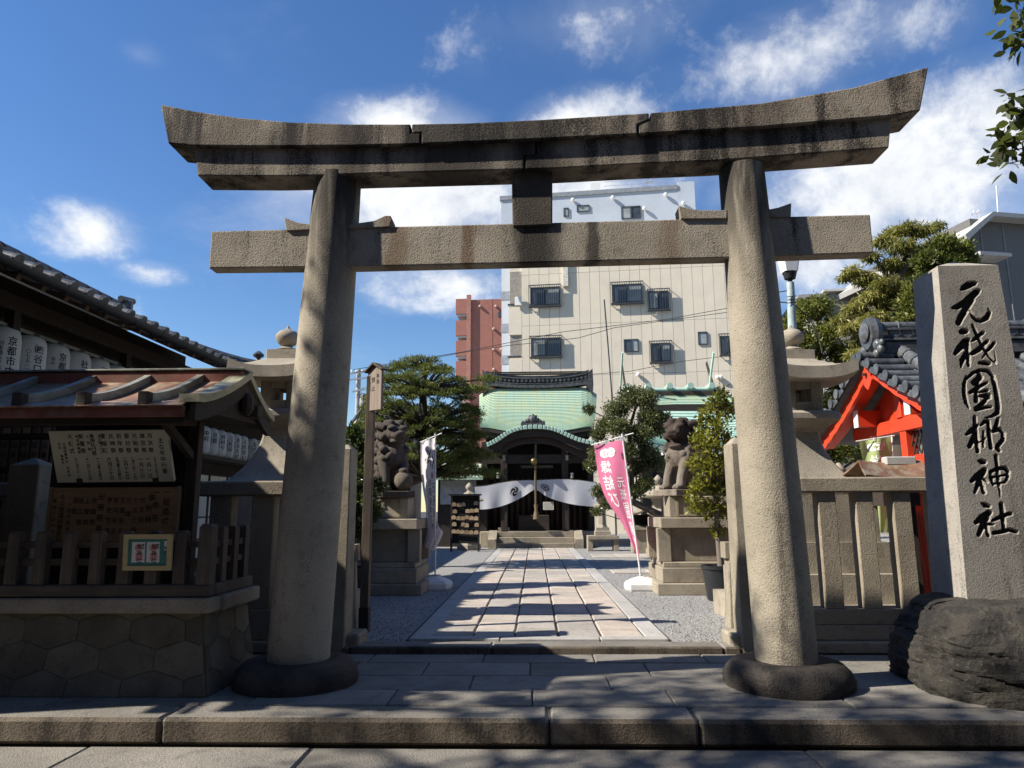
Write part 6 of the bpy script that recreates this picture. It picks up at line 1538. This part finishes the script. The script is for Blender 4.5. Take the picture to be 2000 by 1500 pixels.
MB().box(0, 5, 0, 6, 0, LS(1650, 570)[1]).build('wall', plain('taupe cladding', (.20, .19, .185), .8), sb, local=True)
MB().box(-.1, 5, -.3, 6, LS(1650, 570)[1], LS(1650, 566)[1]).build('flat_roof', M_LGREY, sb, local=True)
MB().box(-1.0, -.02, .0, 5, 0, LS(1590, 585)[1]).build('lower_wall', M_LGREY, sb, local=True); MB().box(-1.5, .0, -.5, 5, LS(1590, 585)[1], LS(1590, 579)[1]).build('lower_roof', plain('mid grey', (.25, .25, .25), .7), sb, local=True)
# tiled house roofs far left behind the conifer
for i, (pa, pb_, yr, ye, Y, lab) in enumerate(((684, 790, 797, 826, 34.0, 'grey tiled house roof just visible behind the conifer and signpost'), (640, 800, 860, 905, 25.0, 'grey tiled side building roof low behind the left guardian dog'))):
    a, b = aY(pa, ye, Y), aY(pb_, ye, Y); h = thing('tiled_house', lab, 'building', ((a.x + b.x) / 2, Y + 2, .0)); zt2 = aY(pa, yr, Y + 2).z
    MB().box(a.x + .2, b.x - .2, Y + .4, Y + 4, 0, a.z).build('wall', plain('grey plaster', (.34, .34, .35), .9), h)
    rr_ = MB().add([(a.x, Y, a.z), (b.x, Y, a.z), (b.x, Y + 2, zt2), (a.x, Y + 2, zt2), (a.x, Y + 4, a.z), (b.x, Y + 4, a.z)], [(0, 1, 2, 3), (3, 2, 5, 4), (0, 3, 4), (1, 5, 2), (0, 4, 5, 1)]).build('roof', M_TILED, h)
    x = a.x + .1
    while x < b.x: MB().tube([(x, Y - .02, a.z + .05), (x, Y + 2, zt2 + .05)], .07, 6).build('tile_row', M_TILE, rr_); x += .3
    MB().box(a.x, b.x, Y + 1.85, Y + 2.15, zt2 - .05, zt2 + .28).build('ridge', M_TILED, rr_)
# utility pole
up = thing('utility_pole', 'pale concrete utility pole with crossarms left of the conifer', 'utility pole', (aY(697, 830, 36).x, 36, -.33))
pt = aY(701, 722, 36); MB().tube([(aY(697, 830, 36).x, 36, -.33), pt], [.17, .12], 10).build('pole', M_LGREY, up, smooth=50)
for py, l in ((730, .45), (742, .5), (765, .3)): p = aY(700, py, 35.8); MB().bar(p - Vector((l, 0, .0)), p + Vector((l, 0, .12)), .08, .08).build('crossarm', M_STEEL, up)
for dx in (-.35, -.1, .2): p = aY(700, 728, 35.8); MB().lathe([(.04, 0), (.06, .05), (.03, .14)], (p.x + dx, 35.8, p.z + .02), 8).build('insulator', M_WHITE, up)
MB().lathe([(.2, 0), (.22, .05), (.22, .65), (.18, .72)], (pt.x + .3, 36, pt.z - 2.0), 10).build('transformer', M_LGREY, up)
# overhead cables
M_CABLE = plain('cable', (.05, .05, .055), .6)
def cable(pts, Y, r, label):
    q = [aY(a, b, Y + (dy if False else 0)) for a, b in pts]; o = MB().tube(q, r, 5, cap=False).build('overhead_cable', M_CABLE); tag(o, label, 'cable', 'overhead cables')
cable([(690, 722), (800, 704), (900, 688), (1000, 668), (1100, 648), (1200, 636), (1300, 624), (1420, 602)], 33, .016, 'thin overhead cable running in front of the brown and beige blocks')
cable([(690, 728), (780, 712), (900, 689), (990, 675), (1060, 668), (1130, 660), (1200, 640), (1300, 626), (1420, 610)], 33.3, .016, 'sagging overhead cable just below the upper one')
cable([(1130, 733), (1230, 725), (1330, 706), (1420, 695)], 33, .014, 'lower overhead cable above the side hall roof')
cable([(1500, 574), (1530, 569), (1546, 566)], 13.0, .010, 'short cable tied to the street lamp pole')
cable([(1500, 583), (1525, 590), (1548, 592), (1580, 620), (1600, 660), (1606, 690)], 13.0, .012, 'black cable drooping from the street lamp pole behind the lantern')
rod = MB().tube([aY(1195, 770, 34), aY(1188, 680, 34), aY(1180, 585, 34)], .035, 6).build('thin_mast', M_CABLE); tag(rod, 'thin dark mast standing against the beige apartment block', 'mast')
# make the mast reach the ground
m_ = aY(1195, 770, 34); rod2 = MB().tube([(m_.x, 34, -.3), tuple(m_)], .04, 6).build('mast_foot', M_CABLE, rod)

# ================================================================== street lamp
lp = aY(1548, 650, 13.0); lh = aY(1543, 545, 13.0)
sl = thing('street_lamp', 'pale green street lamp pole with white tapered lantern head right of the torii', 'street lamp', (lp.x, 13, .05))
MB().tube([(lp.x, 13, .05), (lp.x, 13, lp.z), (lh.x, 13, aY(1545, 552, 13).z)], [.085, .08, .07], 14).build('pole', plain('pale green paint', (.33, .40, .40), .5), sl, smooth=50)
z0 = aY(1543, 545, 13).z
MB().lathe([(.04, -.10), (.04, .0), (.10, .0), (.13, .12), (.135, .13)], (lh.x, 13, z0), 14).build('lamp_collar', M_IRON, sl, smooth=30)
MB().frust([(.125, .125, .13), (.18, .18, .52), (.16, .16, .55)], (lh.x, 13, z0), ch=.03).build('lamp_shade', M_WHITE, sl)
for k in range(3): MB().tube([(lp.x - .09, 12.92, lp.z + .55 + .06 * k), (lp.x + .09, 12.92, lp.z + .57 + .06 * k), (lp.x + .12, 13.05, lp.z + .6 + .06 * k)], .008, 5).build('cable_tie', M_CABLE, sl)

# ================================================================== red shrine
XG = 4.9
rs = thing('red_shrine', 'vermilion shrine building with grey tiled gable roof right of the stone lantern', 'building', (7.0, 10.6, .05))
RYs, AZ = 10.62, 3.62
def gs(t, s):   # slope point: s=-1 near slope, +1 far slope, t 0 apex .. 1 eave
    return Vector((0, RYs + s * 2.25 * t, AZ - .10 - 1.08 * (t * 1.32 - .32 * t * t)))
XE = 10.0
for s in (-1, 1):
    mb = MB(); mb.grid(lambda u, v: gs(v, s) + Vector((XG + .02 + (XE - XG) * u, 0, 0)), 1, 10); sl_ = mb.build('roof_slope', M_TILED, rs, smooth=50, solid=.05, recalc=False)
    for k in range(9):        # verge tiles with round ends facing the path
        p = gs((k + .35) / 9.2, s); q = gs((k + 1.2) / 9.2, s)
        MB().tube([p + Vector((XG - .03, 0, .07)), p + Vector((XG + .46, 0, .07))], .065, 12).build('verge_tile', M_TILE, sl_, smooth=40)
        MB().tube([p + Vector((XG - .045, 0, .07)), p + Vector((XG - .028, 0, .07))], .078, 14).build('round_tile_end', M_TILE, sl_, smooth=40)
        MB().add([p + Vector((XG - .02, 0, .03)), q + Vector((XG - .02, 0, .05)), q + Vector((XG + .46, 0, .05)), p + Vector((XG + .46, 0, .03)), p + Vector((XG - .02, 0, -.06)), q + Vector((XG - .02, 0, -.035))], [(0, 1, 2, 3), (0, 1, 5, 4)]).build('flat_tile', M_TILE, sl_, recalc=False)
    pts = [gs(k / 10, s) + Vector((XG + .60, 0, .14)) for k in range(0, 11)]
    MB().tube(pts, .10, 10).build('descending_ridge', M_TILE, sl_, smooth=40)
    for k in range(0, 10): MB().tube([gs((k + .1) / 10, s) + Vector((XG + .60, 0, .142)), gs((k + .25) / 10, s) + Vector((XG + .60, 0, .14))], .115, 12).build('ridge_band', M_TILE, sl_, smooth=30)
    x = XG + .85
    while x < XE:
        MB().tube([gs(k / 8, s) + Vector((x, 0, .055)) for k in range(9)], .065, 8).build('tile_row', M_TILE, sl_, smooth=50)
        for k in range(9): a, b = gs(k / 9, s), gs((k + 1) / 9, s); MB().add([a + Vector((x + .05, 0, .012)), a + Vector((x + .25, 0, .012)), b + Vector((x + .25, 0, .05)), b + Vector((x + .05, 0, .05)), b + Vector((x + .25, 0, .0)), b + Vector((x + .05, 0, .0))], [(0, 1, 2, 3), (3, 2, 4, 5)]).build('flat_tile', M_TILED, sl_, recalc=False)
        MB().tube([gs(1, s) + Vector((x, s * .0, .055)), gs(1.015, s) + Vector((x, 0, .055))], .08, 12).build('round_tile_end', M_TILE, sl_, smooth=40)
        x += .30
    # barge board with scalloped edge
    mb = MB(); n = 40
    for k in range(n):
        a, b = gs(k / n * 1.03, s), gs((k + 1) / n * 1.03, s); w = lambda t: .19 + .04 * t + .018 * abs(math.sin(t * 26))
        wa, wb = w(k / n), w((k + 1) / n)
        mb.add([a + Vector((XG + .12, 0, -.03)), b + Vector((XG + .12, 0, -.03)), b + Vector((XG + .12, 0, -.03 - wb)), a + Vector((XG + .12, 0, -.03 - wa)), a + Vector((XG + .17, 0, -.03)), b + Vector((XG + .17, 0, -.03)), b + Vector((XG + .17, 0, -.03 - wb)), a + Vector((XG + .17, 0, -.03 - wa))], [(0, 1, 2, 3), (4, 7, 6, 5), (0, 4, 5, 1), (3, 2, 6, 7)])
    mb.build('barge_board', M_RED, rs)
    mb = MB()
    for k in range(10): a, b = gs(k / 10, s), gs((k + 1) / 10, s); mb.bar(a + Vector((XG + .3, 0, -.07)), b + Vector((XG + .3, 0, -.07)), .30, .04)
    mb.build('verge_soffit', M_RED, rs)
    # eave rafters and purlins
    y_, z_ = gs(.35, s).y, gs(.35, s).z - .36
    MB().box(XG + .24, XE, y_ - .07, y_ + .07, z_ - .13, z_ + .13, .006).build('purlin', M_RED, rs)
    MB().box(XG + .225, XG + .238, y_ - .072, y_ + .072, z_ - .135, z_ + .135).build('white_purlin_end', M_WHITE, rs)
    for x_ in (XG + .62, XG + 3.6): MB().box(x_ - .085, x_ + .085, RYs + (-1.24 if s < 0 else .0) - .085, RYs + (-1.24 if s < 0 else .0) + .085, .05, (z_ - .12) if s < 0 else 3.1, .008).build('post', M_RED, rs)
MB().box(XG + .30, XE, RYs - .08, RYs + .08, AZ - .40, AZ - .14, .006).build('ridge_purlin', M_RED, rs)
rg_ = MB().box(XG + .35, XE, RYs - .15, RYs + .15, AZ - .05, AZ + .13, .01).build('ridge', M_TILED, rs)
for z_, w in ((.145, .17), (.20, .13), (.30, .16)): MB().box(XG + .32, XE, RYs - w, RYs + w, AZ + z_, AZ + z_ + .035, .006).build('ridge_course', M_TILE, rg_)
x = XG + .5
while x < XE - .1:
    MB().tube([(x, RYs - .14, AZ + .27), (x + .0, RYs - .10, AZ + .27)], [.08, .08], 12).build('ridge_roundel', M_TILE, rg_); x += .19
x = XG + .30
while x < XE - .3: MB().tube([(x, RYs, AZ + .39), (x + .30, RYs, AZ + .39), (x + .305, RYs, AZ + .39)], [.075, .075, .09], 12).build('ridge_cap_tile', M_TILE, rg_, smooth=40); x += .315
oni = MB(); oni.lathe([(.02, -.09), (.21, -.08), (.24, 0), (.21, .08), (.02, .09)], (0, 0, 0), 20); oni.v = [(XG + .22 + p[2], RYs + p[0], AZ + .28 + p[1] * 1.12) for p in oni.v]; on = oni.build('ridge_end_tile', M_TILE, rg_, smooth=40)
for r1, xo in ((.15, -.095), (.09, -.105)):
    m = MB(); m.lathe([(r1 - .02, 0), (r1, .015), (r1 - .02, .03)], (0, 0, 0), 20); m.v = [(XG + .22 + xo - p[2], RYs + p[0], AZ + .30 + p[1]) for p in m.v]; m.build('spiral_ring', M_TILE, on, smooth=40)
for s in (-1, 1):
    for dy, dz, r in ((.20, .02, .085), (.28, -.06, .07), (.16, -.10, .07), (.33, .03, .05)): MB().sph((XG + .2, RYs + s * dy, AZ + dz + .05), r, 10, 7, .7).build('cloud_scroll', M_TILE, on, smooth=60)
# pendant, infill, frames
gg = MB(); prf = [(0, -.02), (.10, -.05), (.16, -.14), (.11, -.19), (.15, -.26), (.08, -.34), (0, -.40)]
pl = [(XG + .09, RYs + a, AZ - .18 + b) for a, b in prf] + [(XG + .09, RYs - a, AZ - .18 + b) for a, b in prf[::-1][1:-1]]
gg.prism(pl, (.035, 0, 0)).build('gable_pendant', M_RED, rs, bevel=.006)
MB().lathe([(.03, 0), (.03, .04)], (XG + .06, RYs, AZ - .36), 6).build('pendant_boss', M_IRON, rs)
MB().add([(XG + .62, RYs - 1.5, 2.60), (XG + .62, RYs + 1.5, 2.60), (XG + .62, RYs, AZ - .25)], [(0, 1, 2)]).build('gable_boarding', M_RED, rs, solid=.04)
MB().box(XG + .52, XG + .70, RYs - 1.6, RYs + 1.6, 2.42, 2.62, .008).build('tie_beam', M_RED, rs)
MB().box(XG + .50, XG + .61, RYs - .08, RYs + .08, 2.62, 3.3, .006).build('king_post', M_RED, rs)
MB().box(XG + .57, XG + .67, RYs - 1.3, RYs - .09, 1.80, 2.06, .006).build('front_rail', M_RED, rs)
MB().box(XG + .57, XG + .67, RYs - 1.3, RYs - .09, 1.52, 1.66, .006).build('front_rail', M_RED, rs)
for k in range(11):
    x_ = RYs - 1.15 + k * .105
    for sg_ in (-1, 1): MB().bar((XG + .62, x_ - sg_ * .10, 2.07), (XG + .62 + .012 * sg_, x_ + sg_ * .10, 2.41), .012, .02).build('lattice_bar', M_DWOODZ, rs)
for y_ in (RYs - .45, RYs - .85): MB().box(XG + .58, XG + .66, y_ - .05, y_ + .05, .05, 1.52, .005).build('front_stile', M_RED, rs)
MB().box(XG + 1.9, XG + 1.95, RYs - 1.3, RYs + .2, .05, 2.4).build('inner_wall', M_DARK, rs)
MB().box(XG + .75, XG + .9, RYs - .7, RYs - .4, 1.68, 1.78).build('shelf_figure', M_WHITE, rs)
MB().box(XG + .75, XG + 1.05, RYs - .2, RYs + .0, 2.92, 3.0).build('fluorescent_lamp', plain('lamp casing', (.5, .5, .48), .5), rs)
# little red fence panel and copper roofed box behind the stone fence
rp_ = thing('red_picket_gate', 'small vermilion picket panel glimpsed between the stone balusters', 'gate', (aY(1795, 1060, 8.6).x, 8.6, .05))
for k in range(4): p = aY(1783 + k * 9, 1060, 8.6); MB().bar((p.x, 8.6, .3), (p.x - .02, 8.65, 1.25), .045, .045).build('picket', M_RED, rp_)
for z_ in (.4, 1.15): MB().bar((aY(1775, 1060, 8.6).x, 8.63, z_), (aY(1820, 1060, 8.6).x, 8.63, z_), .03, .05).build('rail', M_RED, rp_)
bx = thing('copper_roofed_box', 'small copper roofed amulet box just above the right stone fence rail', 'box', (aY(1750, 960, 7.75).x, 7.75, .05))
xa_, xb_ = aY(1700, 930, 7.6).x, aY(1817, 930, 7.6).x; zA, zB = aY(1760, 934, 7.5).z, aY(1760, 905, 7.8).z
MB().box(xa_ + .12, xb_ - .12, 7.62, 7.98, zA - .28, zA).build('body', M_DWOOD, bx)
MB().box((xa_ + xb_) / 2 + .1, (xa_ + xb_) / 2 + .2, 7.75, 7.85, .05, zA - .28).build('post', M_DWOODZ, bx)
mb = MB()
for s in (-1, 1): mb.grid(lambda u, v: (xa_ - .02 + (xb_ - xa_ + .04) * u - (.10 * (1 - u) * (1 - v)), 7.8 + s * .36 * (1 - v), zA + (zB - zA) * v ** 1.3 + .03 * (2 * u - 1) ** 2), 8, 6)
mb.build('roof', M_COPB, bx, recalc=False, solid=.02); MB().box(aY(1727, 910, 7.8).x, xb_ - .05, 7.74, 7.86, zB - .02, zB + .07, .01).build('roof_ridge', M_LGREY, bx)

# ================================================================== trees on the right and beyond the frame
CY = 15.5
def cl(lst, Y, sc=1.0, flat=.55): return [(*aY(x, y, Y + dy), r * sc, r * sc, r * sc * flat) for x, y, dy, r in lst]
cedar = cl([(1770, 445, 0, .34), (1740, 455, .3, .26), (1800, 450, 0, .32), (1830, 440, .2, .22), (1725, 470, 0, .30), (1760, 480, -.2, .38), (1800, 490, .2, .36), (1700, 500, 0, .26), (1740, 515, 0, .34), (1780, 525, .2, .36), (1665, 530, 0, .26), (1650, 540, .2, .20), (1690, 545, 0, .32), (1730, 555, -.3, .38), (1770, 565, 0, .36), (1700, 580, -.2, .34), (1735, 590, .1, .38), (1670, 600, 0, .34), (1705, 620, -.2, .40), (1660, 640, -.1, .30), (1690, 660, 0, .36), (1740, 630, 0, .38), (1675, 690, 0, .30), (1655, 720, -.1, .26), (1710, 690, .2, .30), (1640, 625, .2, .24), (1760, 610, .3, .38)], CY, 1.0, .42)
tb = aY(1765, 900, CY)
tree('drooping_cedar', 'tall olive green drooping cedar with crooked dark limbs behind the red shrine', (tb.x, CY, .05), [(tb.x, CY, 0), (tb.x - .1, CY, 2.0), aY(1740, 640, CY), aY(1745, 560, CY), aY(1775, 500, CY), aY(1790, 450, CY)], .22, cedar, M_CEDAR, 22000, .14, 31, .16, droop=.9, updir=.1, shell=.2, lr=.045)
CY2 = 14.2
camph = cl([(1840, 480, 0, .36), (1875, 490, .2, .32), (1810, 510, 0, .34), (1850, 520, 0, .38), (1890, 510, .3, .26), (1800, 560, -.1, .36), (1780, 590, 0, .34), (1830, 570, .2, .40), (1775, 620, 0, .30), (1820, 620, 0, .36), (1870, 560, .2, .36), (1880, 610, .3, .4)], CY2, 1.0, .75)
tb = aY(1850, 900, CY2)
tree('camphor_tree', 'bushy green broadleaf tree between the cedar and the carved pillar top', (tb.x, CY2, .05), [(tb.x, CY2, 0), (tb.x - .1, CY2, 2.2), aY(1840, 620, CY2), aY(1835, 560, CY2), aY(1845, 500, CY2)], .16, camph, M_CAMPH, 15000, .085, 32, .45, lr=.03)
SY = 16.5
shr = cl([(1545, 640, 0, .4), (1570, 610, 0, .42), (1600, 600, .2, .45), (1630, 640, 0, .45), (1600, 660, -.2, .5), (1560, 680, 0, .45), (1640, 690, 0, .45), (1540, 720, 0, .5), (1600, 730, 0, .55), (1650, 760, .2, .5), (1560, 780, 0, .5), (1620, 800, 0, .55), (1665, 830, .1, .5), (1700, 880, .2, .5), (1640, 880, 0, .5), (1590, 860, 0, .5), (1540, 850, .2, .5), (1700, 760, .4, .5)], SY, 1.0, .8)
tb = aY(1600, 950, SY)
tree('evergreen_shrubbery_tree', 'dense dark evergreen tree behind the right stone lantern and lamp pole', (tb.x, SY, .05), [(tb.x, SY, 0), (tb.x, SY, 1.8), aY(1600, 700, SY), aY(1600, 630, SY)], .15, shr, M_CAMPH, 26000, .09, 33, .45, lr=.03)
# near branch tree at the upper right
NY = 4.3
near = [(*aY(x, y, NY + dy), r, r, r * .9) for x, y, dy, r in ((1975, 60, 0, .10), (1990, 20, .1, .10), (1960, -10, 0, .10), (1990, 85, 0, .08), (1975, 190, 0, .09), (1990, 220, .1, .11), (1960, 270, 0, .10), (1985, 280, 0, .12), (1945, 300, 0, .08), (1965, 320, .1, .08), (2030, 250, 0, .2), (2040, 60, 0, .2), (2100, 150, .2, .3), (2150, -50, .2, .4), (2250, 200, .4, .4), (2250, -200, .3, .5), (2000, -200, .3, .4), (2400, 0, .5, .5))]
tree('street_tree', 'leafy branch tips of a street tree hanging in at the upper right', (6.0, 3.6, -.33), [(6.0, 3.6, -.33), (5.95, 3.7, 2.5), (5.7, 4.0, 3.6), (5.2, 4.2, 4.6), (4.9, 4.3, 5.6)], .16, near, leafmat('street tree leaves', (.05, .065, .02), (.15, .16, .06), .35), 2600, .095, 41, .5, droop=.7, updir=.1, shell=.2, lr=.010, six=True)
# street trees out of view on the left, they dapple the gate with shade
def dapple(x, y, z, rx, rz, n, seed, label):
    c = dome((x, y, z), (rx, rx, rz), 34, (.55, .38), seed, -.7, .3)
    tree('street_tree', label, (x, y, -.33), [(x, y, -.33), (x + .1, y, 2.5), (x, y + .1, z - 1), (x, y, z)], .22, c, M_CAMPH, n, .16, seed, .55, lr=.04)
dapple(-8.6, 1.7, 8.0, 2.2, 1.6, 3600, 51, 'tall roadside tree outside the view left of the entrance')
dapple(-5.2, .6, 5.0, 1.5, 1.0, 1800, 52, 'smaller roadside tree outside the view beside the tall one')

# ================================================================== unseen houses behind the viewer, added close and tall to block sky light
def townhouse(x, w, h, mat, label):
    t = thing('townhouse', label, 'building', (x + w / 2, -9, -.33), 0, 'unseen houses added across the street')
    MB().box(x + .02, x + w - .02, -13, -4.4, -.33, h).build('wall', mat, t)
    MB().add([(x - .1, -3.9, h - .1), (x + w + .1, -3.9, h - .1), (x + w + .1, -8.7, h + 1.6), (x - .1, -8.7, h + 1.6), (x - .1, -13.3, h - .1), (x + w + .1, -13.3, h - .1)], [(0, 1, 2, 3), (3, 2, 5, 4), (0, 3, 4), (1, 5, 2), (0, 4, 5, 1)]).build('roof', M_TILED, t)
    n = max(2, int(w / 2.2))
    for fl in range(int(h / 3)):
        for k in range(n):
            a = x + w * (k + .5) / n; f = MB().box(a - .6, a + .6, -4.398, -4.33, .7 + fl * 3, 2.1 + fl * 3).build('window', M_WFRAME, t); MB().box(a - .54, a + .54, -4.328, -4.32, .76 + fl * 3, 2.04 + fl * 3).build('pane', M_WDARK, f)
for x, w, h, m, lab in ((-30, 12, 10, M_LGREY, 'unseen concrete townhouse added across the street far to the left'), (-18, 9, 11, M_DGREY, 'unseen dark townhouse added across the street left of the entrance'), (-9, 10, 12, M_BRICK, 'unseen brown townhouse added straight across the street from the gate'), (1, 8, 10, M_LGREY, 'unseen low pale townhouse added across the street right of the gate'), (9, 12, 13, M_DGREY, 'unseen tall dark townhouse added across the street to the right'), (21, 14, 10, M_BRICK, 'unseen brown townhouse added across the street far to the right')):
    townhouse(x, w, h, m, lab)

for o in list(COL.objects):
    if o.type == 'MESH' and o.parent and o.name.startswith(('lettering', 'brush_writing', 'crest_line', 'red_seal')): o['kind'] = 'stuff'
